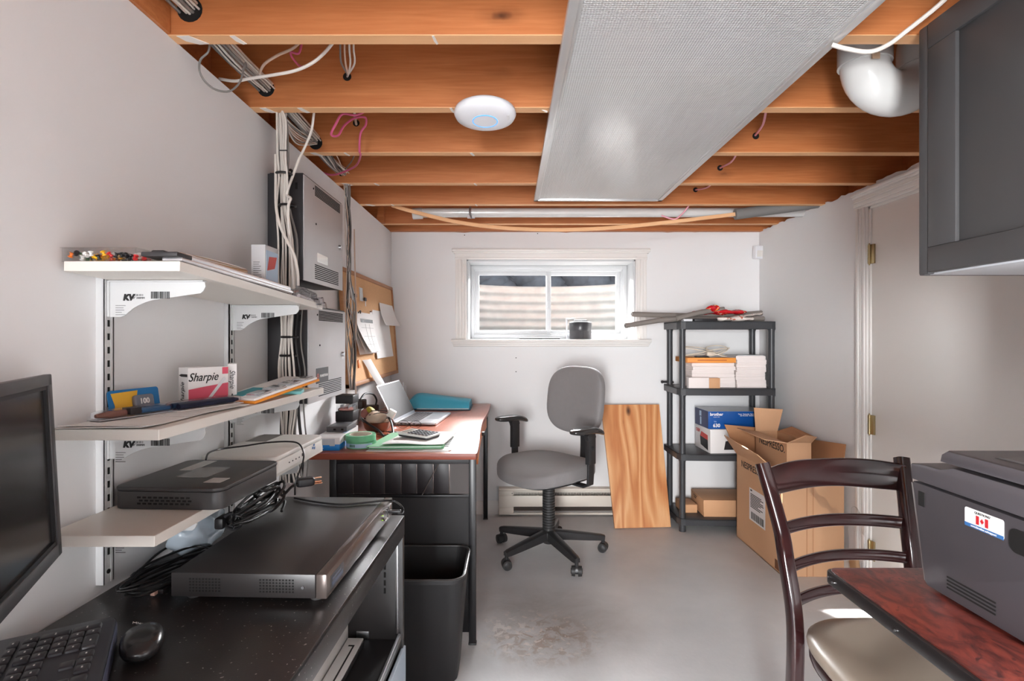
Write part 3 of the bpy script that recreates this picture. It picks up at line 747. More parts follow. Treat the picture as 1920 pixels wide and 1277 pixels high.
# ---- hanging cable bunch in front of the panel sides
def wav(px_list, d, r, m, par, name='cable'):
    pts = [P(a, c, d) for a, c in px_list]; return MB().tube(pts, r, 7, 5).build(name, m, par)
hb = thing('hanging_cables', 'bunch of white and black cables hanging beside the power panels behind the shelves', 'cable bundle', tuple(P(530, 213, 1.74)))
rs = random.Random(4)
cols = [M_cw, M_cb, M_cb, M_cw, M_cb, M_cw, M_cb, M_cw, M_cb, M_cb, M_cb, M_cw, M_cb, M_cw, M_cb, M_cb, M_cw, M_cg]
for k, cm in enumerate(cols):
    x0 = 517+k*1.8; k = k*.8; d = 1.70+.05*rs.random()+(.04 if cm is M_cb else 0)
    path = [(524+rs.uniform(-6, 6), 196), (519+k*1.3, 225), (521+k*1.2+rs.uniform(-3, 3), 290), (523+k*1.2, 330), (522+k*1.6+rs.uniform(-5, 5), 390), (526+k*1.9+rs.uniform(-5, 6), 450), (522+k*2.4, 520), (526+k*1.8, 575), (528+k*1.4, 632), (523+k*2.0+rs.uniform(-3, 3), 690), (526+k*2.2, 760), (527+k*1.8+rs.uniform(-3, 3), 815), (528+k*2.2+rs.uniform(-4, 4), 860), (524+k*3.2, 905)]
    wav(path, d, (.0030 if cm is M_cw else .0036), cm, hb)
for (px, py) in ((538, 632), (536, 667), (534, 383), (527, 323)):
    b = MB(); p = P(px, py, 1.70); b.tube([p+V(.024*math.cos(t), .022*math.sin(t)+.02, 0) for t in [2*PI*i/12 for i in range(12)]], .004, 6, 2, closed=True); b.build('cable_tie', M_cb, hb)
b = MB(); b.box(P(524, 279, 1.69)-V(.0, .004, .006), P(536, 285, 1.69)+V(.004, .004, .006), .001)
b.build('cable_tie', M_cb, hb)
cab('white_cable', [P(589, 208, 1.76), P(584, 245, 1.76), P(572, 275, 1.75), P(560, 300, 1.74), P(549, 330, 1.73), P(541, 352, 1.70), P(538, 366, 1.70), P(545, 372, 1.69), P(541, 385, 1.68), P(541, 420, 1.68), P(546, 470, 1.68), P(549, 520, 1.68), P(551, 545, 1.68)], .0042, M_cw, 'white cable knotted beside the top corner of the upper power panel')
cab('white_cable', [P(517, 290, 1.72), P(517, 340, 1.70), P(518, 390, 1.66), P(526, 425, 1.65), P(540, 455, 1.64), P(552, 480, 1.64), P(558, 510, 1.64), P(559, 536, 1.64)], .0046, M_cw, 'thick white cable curving away from the hanging bunch above the topmost shelf')
cab('black_cable', [P(531, 333, 1.76), P(537, 322, 1.77), P(546, 319, 1.79), P(549, 330, 1.80)], .0040, M_cb, 'short black cable arching over the upper power panel')
for k, (a, m_, lab) in enumerate(((549, M_cb, 'thicker black cable dropping below the lower power panel'), (560, M_cb, 'second black cable dropping below the lower power panel'), (570, M_cg, 'thin grey cable dropping below the lower power panel'))):
    cab('drop_cable', [P(a-3, 575, 1.80), P(a-6, 640, 1.78), P(a+2, 700, 1.78), P(a-1, 750, 1.79), P(a+2, 800, 1.80), P(a+8, 850, 1.80), P(a+4, 905, 1.79)], [.0050, .0050, .0026][k], m_, lab)
# second bundle beyond the panels
b4 = thing('cable_bundle', 'twisted grey and white cables running down the wall over the edge of the cork board', 'cable bundle', tuple(P(650, 350, 2.55)))
for k in range(8):
    ph = rs.uniform(0, 6); pts = []
    for q in range(15):
        y = 346+q*27.5; x = 650+3.6*math.sin(q*.8+ph)+(2.2*(k % 3)-2)+(y-346)*.028
        if y > 560: x += 4*math.sin((y-560)/60+ph)
        pts.append(P(x, y, 2.50))
    MB().tube(pts, .0032, 6, 4).build('cable', [M_cw, M_cg, M_cg, M_ct, M_cb, M_cg, M_cw, M_cg][k], b4)
cab('beige_cable', [P(664, 430, 2.58), P(666, 520, 2.56), P(668, 600, 2.55), P(664, 680, 2.54), P(668, 745, 2.52)], .0034, M_ct, 'single beige cable hanging straight beside the twisted wall cables')

# ---- things on the topmost shelf
M_acr = mat('clear_acrylic', (245, 248, 250), .04, trans=1, ior=1.15, alpha=.28)
px0, px1, py0, py1 = -.800, -.668, .962, 1.042
zb = ST0-.0005
def shz(x, y, z): return V(x, y, z)
bx = thing('pin_box', 'clear plastic box of coloured push pins at the near end of the topmost shelf', 'plastic box', (-.735, 1.0, zb))
b = MB(); t_ = .0014
b.box((px0, py0, zb), (px1, py1, zb+t_)); b.box((px0, py0, zb), (px0+t_, py1, zb+.024)); b.box((px1-t_, py0, zb), (px1, py1, zb+.024)); b.box((px0, py0, zb), (px1, py0+t_, zb+.024)); b.box((px0, py1-t_, zb), (px1, py1, zb+.024))
b.build('box_body', M_acr, bx, smooth=0)
MB().box((px0-.002, py0-.002, zb+.0235), (px1+.002, py1+.002, zb+.0255)).box((px0-.002, py0-.002, zb+.018), (px1+.002, py0-.0006, zb+.0255)).build('box_lid', M_acr, bx, smooth=0)
pin_cols = [((206, 40, 40), 'red'), ((240, 180, 30), 'yellow'), ((30, 110, 60), 'green'), ((30, 28, 30), 'black'), ((238, 236, 232), 'white'), ((236, 120, 30), 'orange')]
pin_protos = {}
for k in range(42):
    (rgb, nm) = pin_cols[rs.choice((0, 0, 1, 1, 2, 2, 3, 3, 4, 4, 5))]
    gx = px0+.010+(k % 14)*.0088; gy = py0+.010+(k//14)*.022
    mm = Matrix.Translation(V(gx+rs.uniform(-.002, .002), gy+rs.uniform(-.004, .004), zb+.0065+.0035*rs.random()+.006*(rs.random() > .6))) @ Matrix.Rotation(rs.uniform(0, 6), 4, 'Z') @ Matrix.Rotation(rs.uniform(-1.4, 1.4), 4, 'X')
    lab = '%s push pin in the clear pin box' % nm
    if nm not in pin_protos:
        t = thing('push_pin', lab, 'push pin', group='%s push pins in the clear box' % nm, m=mm)
        MB().lathe([(0, .0045), (.0042, .0045), (.0044, .0032), (.0026, .002), (.0024, -.002), (.0040, -.0032), (.0038, -.0045), (0, -.0045)], None, 12).build('pin_head', mat('pin_'+nm, rgb, .35), t, local=True)
        pin_protos[nm] = t
    else: copy_tree(pin_protos[nm], mm)
# folding metal knife + long metal rail
kn = thing('utility_knife', 'grey metal utility knife lying on the topmost shelf behind the clear pin box', 'knife', (-.70, 1.12, ST0))
mk = frame((-.745, 1.10, stz(1.10)+.012), (.11, .05, -.012), z=(0, 0, 1))
MB().rbox(-.0, .075, -.010, .010, -.004, .006, .004, mk, .001).build('handle', mat('knife_grey', (128, 124, 120), .4, metal=.5), kn)
MB().box((.070, -.008, -.001), (.115, .008, .002), 0, mk).build('blade', M_steel, kn, smooth=0)
rl = thing('paper_trimmer_rail', 'long shiny white metal rail lying along the front edge of the topmost shelf', 'metal rail', (-.60, 1.2, ST0))
mr_ = frame((-.603, .962, stz(.965)+.0015), (.010, .36, -.0158), z=(0, 0, 1))
b = MB(); b.prism([(0, -.018), (.46, -.018), (.46, .018), (0, .018)], 0, .006, mr_, .001); b.prism([(0, -.014), (.455, -.014), (.455, -.004), (0, -.004)], .006, .016, mr_, .0015)
b.build('rail_body', mat('bright_aluminium', (235, 235, 238), .22, metal=.8), rl)
MB().box((-.014, -.018, .006), (.03, .048, .014), .002, mr_).box((.0, .016, .006), (.06, .040, .020), .003, mr_).build('rail_clamp', M_chan, rl)
# tan roll tin with green label
tn = thing('ribbon_tin', 'flat round tan tin with a green label on the topmost shelf', 'tin', (-.70, 1.29, stz(1.29)))
ct = V(-.712, 1.30, stz(1.3)+.0415); mt_ = Matrix.Translation(ct) @ Matrix.Rotation(math.radians(16), 4, 'Y') @ Matrix.Rotation(math.radians(2), 4, 'X')
MB().lathe([(0, -.024), (.066, -.024), (.068, -.021), (.068, .012), (.0695, .013), (.0695, .018), (.066, .0205), (0, .0205)], mt_, 56).build('tin_body', mat('tan_tin', (204, 170, 134), .4, metal=.2), tn)
MB().lathe([(.0555, .0205), (.066, .0212), (.066, .0218), (.0555, .0216)], mt_, 48, closed=True).build('tin_rim', M_paper, tn)
b = MB(); rings = []
for i in range(17):
    t = math.radians(-165+i*5.4)
    rings.append([mt_ @ V(.0684*math.cos(t), .0684*math.sin(t), z) for z in (-.016, .011)])
vs = [p for r in rings for p in r]; b.add(vs, [[i*2, i*2+2, i*2+3, i*2+1] for i in range(16)]); b.build('green_label', mat('label_green', (40, 104, 62), .5), tn)
text('Da Uni', .014, frame(mt_ @ V(.0700*math.cos(math.radians(-120)), .0700*math.sin(math.radians(-120)), -.002), (.86, -.5, 0), (0, 0, 1)), M_paper, tn, bold=.0003)
b = MB(); b.rbox(-.63-.0, -.60, 1.19, 1.245, stz(1.2), stz(1.2)+.020, .004); b.build('clear_tray', M_acr, label='small clear plastic tray between the tan tin and the metal rail', cat='tray', smooth=0)
# upright carton
cx = thing('light_bulb_carton', 'small upright white and blue carton standing on the topmost shelf', 'carton', (-.70, 1.52, stz(1.52)))
zc = stz(1.5)
MB().box((-.719, 1.497, zc), (-.680, 1.583, zc+.146), .001).build('carton_body', mat('carton_grey_white', (206, 206, 208), .55), cx)
M_bl = mat('print_blue', (58, 110, 170), .4); M_rd = mat('print_red', (206, 66, 58), .4); M_lb = mat('print_pale_blue', (176, 200, 224), .35)
MB().box((-.6802, 1.503, zc+.006), (-.6792, 1.578, zc+.132)).build('printed_side', M_lb, cx, smooth=0)
b = MB(); b.prism([(1.508, zc+.075), (1.555, zc+.085), (1.570, zc+.12), (1.52, zc+.115)], -.6795+.0, -.6788, frame((0, 0, 0), (0, 1, 0), (0, 0, 1))); b.build('printed_picture', M_rd, cx, smooth=0)
b = MB(); b.box((-.6795, 1.506, zc+.010), (-.6787, 1.576, zc+.036)); b.build('printed_band', M_bl, cx, smooth=0)
b = MB()
for q in range(8): b.box((-.713, 1.4964, zc+.055+q*.006), (-.713+rs.uniform(.014, .026), 1.4970, zc+.0562+q*.006))
b.build('printed_lines', M_print, cx, smooth=0)
# bag of pens
M_film = mat('clear_film', (235, 238, 245), .08, trans=1, ior=1.1, alpha=.35)
bg_ = thing('pen_bag', 'crumpled clear plastic bag of coloured pens at the far end of the topmost shelf', 'plastic bag', (-.63, 1.62, stz(1.62)))
def bagw(p):
    return V(p.x+.004*math.sin(p.y*160), p.y+.004*math.sin(p.x*140+2), p.z*(1+.25*math.sin(p.x*90+p.y*60))+.003*math.sin(p.x*210))
MB().super((-.640, 1.612, stz(1.61)+.021), (.050, .072, .017), 1.0, .8, warp=bagw).build('bag_film', M_film, bg_)
for k, (c_, nm) in enumerate((((60, 170, 190), 'teal pen'), ((232, 120, 90), 'orange pen'), ((70, 90, 170), 'blue pen'), ((236, 236, 240), 'white pen'))):
    MB().cyl((-.668+k*.018, 1.566, stz(1.6)+.010+.004*(k % 2)), (-.664+k*.016, 1.655, stz(1.64)+.012), .0055, n=10).build('pen', mat('pen_%d' % k, c_, .4), bg_, label=nm)
MB().sheet(lambda u, v: (-.592+.012*math.sin(v*9)+u*.018, 1.60+.07*v, stz(1.63)+.020-u*.034+.005*math.sin(u*14+v*5)), 10, 10).build('bag_flap', M_film, bg_)
def mz(y): return 1.0422-.005*(y-.921)/.815
def lz(y): return .8642-.011*(y-.910)/.817
M_kraft = mat('manila', (212, 178, 130), .6)
# ---- loose sheets and pen packs on the middle shelf
for k, (dx, dy, a, lab) in enumerate(((0, 0, .10, 'bottom white sheet overhanging the near end of the middle shelf'), (.012, .012, .02, 'top white sheet of the loose papers at the near end of the middle shelf'), (.02, .15, -.16, 'printed white sheet lying under the pen packs on the middle shelf'))):
    c_ = V(-.712+dx, 1.01+dy, mz(1.0)+.0007+k*.0011)
    mm = Matrix.Translation(c_) @ Matrix.Rotation(a, 4, 'Z')
    o = MB().sheet(lambda u, v: mm @ V(-.075+.15*u, -.10+.20*v, .004*(1-v)**6*(k < 2)), 6, 10, .0008).build('paper_sheet', M_paper, label=lab, cat='paper', group='papers on the middle shelf')
M_pk = mat('pack_card_grey', (188, 190, 196), .5)
pkd = V(.094, .26, 0).normalized()
def pack(name, o_, L_, wd, lab, build):
    m_ = frame(o_, pkd, z=(0, 0, 1)); t = thing(name, lab, 'pen pack', m=m_); build(t, m_, L_, wd); return t
def pk1(t, m_, L_, wd):
    MB().box((0, -wd/2, 0), (L_, wd/2, .0015), 0, m_).build('pack_card', M_pk, t, smooth=0)
    MB().super((L_*.5, 0, .009), (L_*.5, wd*.45, .0085), .4, .3, m_).build('clear_blister', M_film, t)
    b = MB(); b.cyl(m_ @ V(.004, 0, .008), m_ @ V(.028, 0, .008), .0035, .007, 12); b.cyl(m_ @ V(.028, 0, .008), m_ @ V(.058, 0, .008), .007, .0062, 12); b.build('brush_tip', mat('pinkish_brown', (140, 100, 88), .6), t)
    MB().box((.060, -.012, .004), (.082, .012, .017), .001, m_).build('printed_square', M_chan, t)
    b = MB()
    for q in range(2): b.cyl(m_ @ V(.084, -.006+.012*q, .008), m_ @ V(L_-.006, -.006+.012*q, .008), .0045, n=10)
    b.build('pen_barrels', mat('barrel_blue', (60, 100, 140), .4), t)
pack('pen_pack', V(-.762, .985, mz(1)+.0044), .15, .034, 'pen pack with a brownish tip and a black printed square on the middle shelf', pk1)
def pk2(t, m_, L_, wd):
    MB().box((0, -wd/2, 0), (L_, wd/2, .0015), 0, m_).build('pack_card', M_paper, t, smooth=0)
    MB().super((L_*.5, 0, .010), (L_*.5, wd*.48, .0095), .4, .3, m_).build('clear_blister', M_film, t)
    for q in range(2):
        b = MB(); b.cyl(m_ @ V(.012, -.009+.018*q, .009), m_ @ V(L_-.020, -.009+.018*q, .009), .0062, n=12); b.cyl(m_ @ V(L_-.020, -.009+.018*q, .009), m_ @ V(L_-.006, -.009+.018*q, .009), .0062, .003, 12)
        b.build('blue_pen', mat('navy_pen%d' % q, (34, 62, 92) if q else (28, 36, 60), .3), t)
pack('pen_pack', V(-.704, 1.115, mz(1.1)+.0044), .17, .042, 'clear pack of two dark blue pens on the middle shelf', pk2)
def pk3(t, m_, L_, wd):
    MB().box((0, -wd/2, 0), (L_, wd/2, .0012), 0, m_).build('pack_card', M_paper, t, smooth=0)
    MB().super((L_*.5, 0, .008), (L_*.5, wd*.45, .0075), .4, .3, m_).build('clear_blister', M_film, t)
    b = MB(); b.cyl(m_ @ V(.01, 0, .006), m_ @ V(L_-.01, 0, .006), .004, n=10); b.build('pen_refill', mat('rose_pen', (176, 110, 110), .4), t)
pack('pen_pack', V(-.742, 1.10, mz(1.1)+.0044), .16, .026, 'narrow clear pack with one thin pen in front of the marker boxes', pk3)
# blister of tape: blue and yellow card
tb = thing('tape_blister', 'blue and yellow blister pack standing against the wall on the middle shelf', 'blister pack', (-.77, 1.06, mz(1)))
mb_ = frame(V(-.7830, 1.055, mz(1.05)+.0006), (.028, .110, 0), (-.16, .04, 1))
MB().rbox(0, .113, 0, .052, -.001, .001, .006, mb_).build('blister_card', mat('card_blue', (34, 116, 176), .4), tb, smooth=0)
MB().prism([(.006, .004), (.062, .004), (.058, .025), (.064, .048), (.006, .046), (.012, .02)], -.0, .0016, mb_ ).build('yellow_print', mat('print_yellow', (240, 186, 62), .4), tb, smooth=0)
MB().super((.070, .022, .006), (.022, .016, .006), .4, .3, mb_).build('tape_case', mat('case_grey', (120, 124, 134), .3), tb)
text('100', .015, mb_ @ Matrix.Translation(V(.068, .024, .0124)), M_paper, tb, bold=.0006)
# marker boxes
M_wbox = mat('glossy_white_card', (226, 222, 220), .3); M_pr = mat('print_rose', (206, 84, 104), .35); M_rose2 = mat('print_pale_rose', (232, 170, 176), .4)
def marker_box(m_, wx, wy, h, lab, front=True):
    t = thing('marker_box', lab, 'box', m=m_, group='marker boxes on the middle shelf')
    MB().box((0, 0, 0), (wx, wy, h), .0008, m_).build('box_body', M_wbox, t)
    f = m_ @ frame((0, -.0003, 0), (1, 0, 0), (0, 0, 1))
    side = m_ @ frame((-.0003, wy, 0), (0, -1, 0), (0, 0, 1))
    if front:
        b = MB(); b.prism([(0.001, .002), (wx-.001, .002), (wx-.001, h*.56), (wx*.45, h*.50), (.001, h*.44)], -.0003, .0003, f); b.prism([(wx*.84, h*.80), (wx-.001, h*.80), (wx-.001, h-.002), (wx*.84, h-.002)], -.0003, .0003, f); b.build('rose_print', M_pr, t, smooth=0)
        text('Sharpie', .027, f @ Matrix.Translation(V(wx*.36, h*.74, .0004)), M_print, t, shear=.35, sx=.85, bold=.0002)
        text('12', .012, f @ Matrix.Translation(V(wx*.09, h*.09, .0008)), M_paper, t, name='printed_number')
        b = MB(); b.prism([(wx*.40, h*.10), (wx*.46, h*.06), (wx*.93, h*.66), (wx*.90, h*.72), (wx*.86, h*.70)], .0003, .0009, f); b.build('printed_marker', M_metalw, t, smooth=0)
        text('Sharpie', .022, side @ Matrix.Translation(V(wy*.45, h*.33, .0004)) @ Matrix.Rotation(PI/2, 4, 'Z'), M_print, t, shear=.3, sx=.8)
        b = MB(); b.prism([(.004, h*.80), (.014, h*.835), (wy-.003, h*.835), (wy-.003, h*.765), (.014, h*.765)], -.0002, .0006, side); b.build('printed_tip', M_print, t, smooth=0)
    else:
        text('Sharpie', .017, f @ Matrix.Translation(V(wx*.5, h*.60, .0004)) @ Matrix.Rotation(-PI/2, 4, 'Z'), M_print, t, shear=.3, sx=.9)
        b = MB(); b.prism([(wx*.35, .006), (wx*.65, .006), (wx*.6, .018), (wx*.5, .022), (wx*.4, .018)], -.0002, .0006, f); b.build('printed_tip', M_print, t, smooth=0)
    return t
marker_box(frame(V(-.730, 1.222, mz(1.22)+.0004), (.05, .08, 0), z=(0, 0, 1)), .094, .042, .089, 'white and rose marker box with black script standing on the middle shelf')
marker_box(frame(V(-.6905, 1.318, mz(1.3)+.0004), (.9, .42, 0), z=(0, 0, 1)), .020, .058, .094, 'narrow white marker box with sideways script behind the rose one', False)
# note-pad pack, orange below
np_ = thing('index_tab_pack', 'orange backed pack of silver index tabs tilted up on the middle shelf', 'stationery pack', (-.65, 1.4, mz(1.4)))
mo = frame(V(-.716, 1.315, mz(1.3)+.0006), (.112, -.035, 0), (.060, .22, .034))
MB().box((0, 0, 0), (.115, .245, .006), .001, mo).build('orange_backing', mat('orange_card', (236, 150, 52), .5), np_)
MB().box((.003, .003, .006), (.112, .240, .0125), .002, mo).build('white_tray', M_paper, np_)
b = MB()
for q in range(4): b.box((.070, .02+q*.055, .0122), (.113, .062+q*.055, .019), .003, mo)
b.build('foil_tabs', mat('foil_silver', (222, 226, 230), .18, metal=.8), np_)
MB().box((.02, .02, .0122), (.062, .10, .0140), 0, mo).build('teal_tab', mat('teal_card', (60, 158, 170), .5), np_, smooth=0)
MB().box((0, 0, 0), (.055, .075, .009), .001, frame(V(-.640, 1.50, mz(1.5)+.0006), (.95, .25, 0), z=(0, 0, 1))).build('sticky_note_pad', mat('aqua_card', (128, 212, 214), .5), label='small aqua sticky note pad behind the orange pack on the middle shelf', cat='note pad')
MB().box((0, 0, 0), (.07, .10, .003), .0005, frame(V(-.705, 1.60, mz(1.6)+.0004), (.98, -.1, 0), z=(0, 0, 1))).build('manila_card', M_kraft, label='flat manila card at the far end of the middle shelf', cat='card')

# ---- recorder boxes on the lowest shelf
M_nvr = mat('charcoal_plastic', (62, 60, 60), .42, bump=.05, bscale=800)
nv = thing('video_recorder', 'small charcoal recorder with rounded corners on the lowest white shelf', 'recorder', (-.67, 1.17, lz(1.15)))
mv = rotz((-.782, 1.058, lz(1.06)+.001), math.radians(-3))
MB().rbox(0, .222, 0, .238, 0, .034, .022, mv, .001).build('recorder_base', M_nvr, nv)
MB().rbox(-.001, .223, -.001, .239, .0345, .0425, .022, mv, .003).build('recorder_lid', M_nvr, nv)
MB().rbox(.075, .145, .075, .165, .0425, .0432, .008, mv).build('glossy_inset', mat('grey_gloss', (116, 112, 108), .12), nv, smooth=0)
MB().box((.045, .135, .0425), (.075, .225, .0432), 0, mv).box((.160, .04, .0425), (.195, .075, .0432), 0, mv).build('sticker', mat('sticker_grey', (198, 194, 190), .5), nv, smooth=0)
b = MB()
for r_ in range(3):
    for q in range(10): b.box((.052+q*.011+(r_ % 2)*.004, -.0006, .009+r_*.006), (.059+q*.011+(r_ % 2)*.004, .001, .0125+r_*.006), 0, mv)
b.build('vent_slots', M_dark, nv, smooth=0)
M_wdev = mat('warm_white_plastic', (226, 222, 216), .38)
wv = thing('network_box', 'white network box with rounded corners on the lowest white shelf', 'recorder', (-.67, 1.49, lz(1.5)))
mw = rotz((-.776, 1.335, lz(1.33)+.001), math.radians(-2))
MB().rbox(0, .198, 0, .318, 0, .030, .022, mw, .001).build('box_base', M_wdev, wv)
MB().rbox(.001, .197, .001, .317, .0305, .043, .022, mw, .005).build('box_lid', M_wdev, wv)
MB().box((.015, .20, .043), (.075, .31, .0436), 0, mw).build('grey_patch', M_cg, wv, smooth=0)
b = MB()
for q in range(4): b.box((.1975, .075+q*.020, .012), (.1990, .079+q*.020, .015), 0, mw)
b.box((.1975, .155, .012), (.1990, .165, .020), 0, mw); b.build('indicator_marks', M_print, wv, smooth=0)
b = MB(); mf = mw @ frame((.1985, .235, .024), (0, 1, 0), (0, 0, 1))
b.box((-.010, -.007, 0), (-.002, -.001, .0006), 0, mf); b.box((-.002, .000, 0), (.007, .006, .0006), 0, mf); b.box((.003, -.010, 0), (.010, -.003, .0006), 0, mf); b.build('blue_mark', M_bl, wv, smooth=0)
cab('thin_black_cable', [P(386, 862, 1.24), P(392, 849, 1.285), P(415, 842, 1.37), P(460, 836, 1.42), P(500, 830, 1.47), P(540, 828, 1.49), P(560, 832, 1.48), P(569, 848, 1.44), P(568, 866, 1.42), P(561, 885, 1.40), P(554, 905, 1.39), P(553, 928, 1.395)], .0022, M_cb, 'thin black cable draped over the white network box')

# ---- black metal cabinet, turned 2 degrees
M_cabk = mat('black_cabinet_steel', (42, 39, 39), .30, bump=.06, bscale=300, spec=.6, var=.25, vscale=4)
def dust(m, thr=.70, sc=170):
    nt = m.node_tree; b = nt.nodes['Principled BSDF']; L = nt.links.new; prev = b.inputs['Base Color'].links[0].from_socket
    tc = N(nt, 'ShaderNodeTexCoord'); n = N(nt, 'ShaderNodeTexNoise', i_Scale=float(sc), i_Detail=1.0); L(tc.outputs['Object'], n.inputs['Vector'])
    n2 = N(nt, 'ShaderNodeTexNoise', i_Scale=7.0, i_Detail=2.0); L(tc.outputs['Object'], n2.inputs['Vector'])
    ad = N(nt, 'ShaderNodeMath', operation='MULTIPLY_ADD'); ad.inputs[1].default_value = .18; L(n2.outputs['Fac'], ad.inputs[0]); L(n.outputs['Fac'], ad.inputs[2])
    r = ramp(nt, [(thr+.10, (0, 0, 0, 1)), (thr+.13, (1, 1, 1, 1))]); L(ad.outputs[0], r.inputs[0])
    mx = N(nt, 'ShaderNodeMix'); mx.data_type = 'RGBA'; mx.inputs[7].default_value = s2l((150, 144, 140)); L(r.outputs[0], mx.inputs[0]); L(prev, mx.inputs[6]); L(mx.outputs[2], b.inputs['Base Color'])
M_cabt = mat('black_cabinet_top_steel', (42, 39, 39), .30, bump=.06, bscale=300, spec=.6, var=.25, vscale=4)
dust(M_cabt, .70, 150)
M_cabi = mat('black_cabinet_inside', (30, 28, 29), .5)
a2 = -math.atan(.0346)
mc = rotz((-.295, 1.512, 0), a2)
ct_ = thing('black_cabinet', 'low black steel cabinet with an open upper compartment under the wall shelves', 'cabinet', m=mc)
LY = -1.18
b = MB(); b.box((-.485, LY, .688), (0, 0, .700), .002, mc); b.box((-.010, LY, .645), (0, 0, .6995), .002, mc); b.box((-.485, -.010, .645), (0, 0, .6995), .002, mc)
b.build('cabinet_top', M_cabt, ct_)
MB().box((-.484, -.020, .0), (-.001, -.002, .650), .001, mc).build('side_panel', M_cabk, ct_); MB().box((-.484, LY+.002, 0), (-.001, LY+.02, .650), .001, mc).build('side_panel', M_cabk, ct_)
MB().box((-.484, LY, 0), (-.474, -.002, .65), 0, mc).build('back_panel', M_cabi, ct_, smooth=0)
MB().box((-.474, LY+.02, .350), (-.006, -.02, .362), .001, mc).build('inner_shelf', M_cabi, ct_, smooth=0)
MB().box((-.474, LY+.02, .02), (-.006, -.02, .03), .001, mc).build('bottom_panel', M_cabi, ct_, smooth=0)
b = MB(); b.box((-.013, LY+.02, .362), (-.005, -.022, .380), .001, mc); b.box((-.020, -.026, .380), (-.013, -.021, .632), .001, mc); b.build('door_track', M_steel, ct_)
MB().box((-.006, LY+.01, .03), (.004, -.004, .338), .002, mc).build('lower_door', mat('frosted_blue_door', (176, 188, 200), .25), ct_)
b = MB(); b.cyl(mc @ V(-.050, -.0205, .60), mc @ V(-.050, -.024, .60), .006, n=14); b.box((-.13, -.024, .364), (-.095, -.020, .384), .001, mc); b.build('shelf_clip', M_steel, ct_)
b = MB()
for q in range(4): b.box((-.054, -.0207, .555-q*.022), (-.048, -.0200, .570-q*.022), 0, mc)
b.build('clip_slots', M_dark, ct_, smooth=0)
# contents of the open compartment
MB().box((-.470, -.45, .3625), (-.150, -.030, .630), .002, mc).build('white_storage_box', mat('matte_white_card', (214, 210, 206), .6), label='white box standing inside the open compartment of the black cabinet', cat='box')
bd = thing('white_binder', 'flat white binder with a black elastic band lying in the black cabinet', 'binder', tuple(mc @ V(-.12, -.25, .362)))
MB().box((-.146, -.62, .3725), (-.103, -.045, .378), .001, mc).build('binder_cover', M_paper, bd)
MB().box((-.144, -.61, .3625), (-.100, -.050, .3725), .001, mc).build('binder_pages', M_chan, bd)
MB().box((-.132, -.085, .3775), (-.116, -.080, .3788), 0, mc).box((-.120, -.60, .3775), (-.116, -.080, .3788), 0, mc).build('elastic_band', M_print, bd, smooth=0)

# ---- large recorder on the cabinet
M_dvr = mat('recorder_black_steel', (50, 47, 47), .34, bump=.05, bscale=500, spec=.55, var=.12, vscale=6)
M_dvf = mat('recorder_front', (112, 102, 98), .25, metal=.55)
md_ = rotz((-.3406, 1.003, .7003), a2)
dv = thing('surveillance_recorder', 'wide flat dark recorder lying on top of the black cabinet', 'recorder', m=md_)
MB().box((-.297, 0, .012), (-.022, .484, .0565), .0015, md_).build('recorder_case', M_dvr, dv)
MB().box((-.0215, -.0005, .011), (0, .4845, .0572), .003, md_).build('front_bezel', M_dvf, dv)
b = MB()
for (x, y) in ((-.27, .03), (-.03, .03), (-.27, .455), (-.03, .455)): b.cyl(md_ @ V(x, y, 0), md_ @ V(x, y, .0125), .012, n=16)
b.build('rubber_feet', M_rub, dv)
b = MB()
for blk in ((-.262, -.20), (-.128, -.062)):
    for r_ in range(5):
        x = blk[0]
        while x < blk[1]: b.box((x, -.0006, .022+r_*.0055), (x+.0035, .001, .0250+r_*.0055), 0, md_); x += .0062
b.build('vent_holes', M_dark, dv, smooth=0)
MB().box((-.0002, .018, .020), (.0012, .088, .046), .0005, md_).build('front_label_frame', M_chan, dv, smooth=0)
MB().box((.0008, .024, .026), (.0018, .082, .033), 0, md_).box((.0008, .024, .037), (.0018, .070, .040), 0, md_).build('front_label', mat('dark_blue_label', (60, 66, 92), .4), dv, smooth=0)
b = MB(); fr_ = md_ @ frame((0, .405, .034), (0, 1, 0), (0, 0, 1))
b.lathe([(.010, 0), (.014, 0), (.014, .0022), (.010, .0022)], fr_, 28, closed=True); b.lathe([(0, 0), (.008, 0), (.008, .002), (0, .002)], fr_, 24)
for q in range(3): b.lathe([(0, 0), (.0045, 0), (.0045, .002), (0, .002)], fr_ @ Matrix.Translation(V(.030, -.010+q*.010, 0)), 14)
b.box((.045, -.012, 0), (.066, .012, .0012), .0005, fr_); b.build('front_buttons', M_steel, dv)
b = MB()
for q in range(2): b.lathe([(0, 0), (.0014, 0), (.0014, .0012), (0, .0012)], fr_ @ Matrix.Translation(V(-.022, -.006+q*.012, 0)), 10)
b.build('status_light', mat('status_green', (150, 200, 60), .4, emit=.5), dv)
MB().cyl(md_ @ V(-.045, -.0004, .033), md_ @ V(-.045, -.003, .033), .0028, n=10).build('screw', M_steel, dv)
uc = thing('usb_cable', 'thin black cable lying across the wide recorder and plugged into its front', 'cable', tuple(P(700, 940, 1.43)))
zt_ = .7605
def onz(px, py, z): return P(px, py, (EYE-z)*F/(py-CY))
MB().tube([onz(552, 934, zt_), onz(590, 941, zt_), onz(640, 946, zt_), onz(690, 942, zt_), onz(720, 939, zt_+.002), onz(739, 940, zt_+.004), P(752, 948, 1.475), P(757, 957, 1.47), P(754, 963, 1.468), P(746, 963, 1.463)], .0026, 8).build('cable', M_cb, uc)
q = V(-.3245, 1.432, .731)
MB().box(q, q+V(.034, .013, .007), .002).build('usb_plug', M_black, uc)
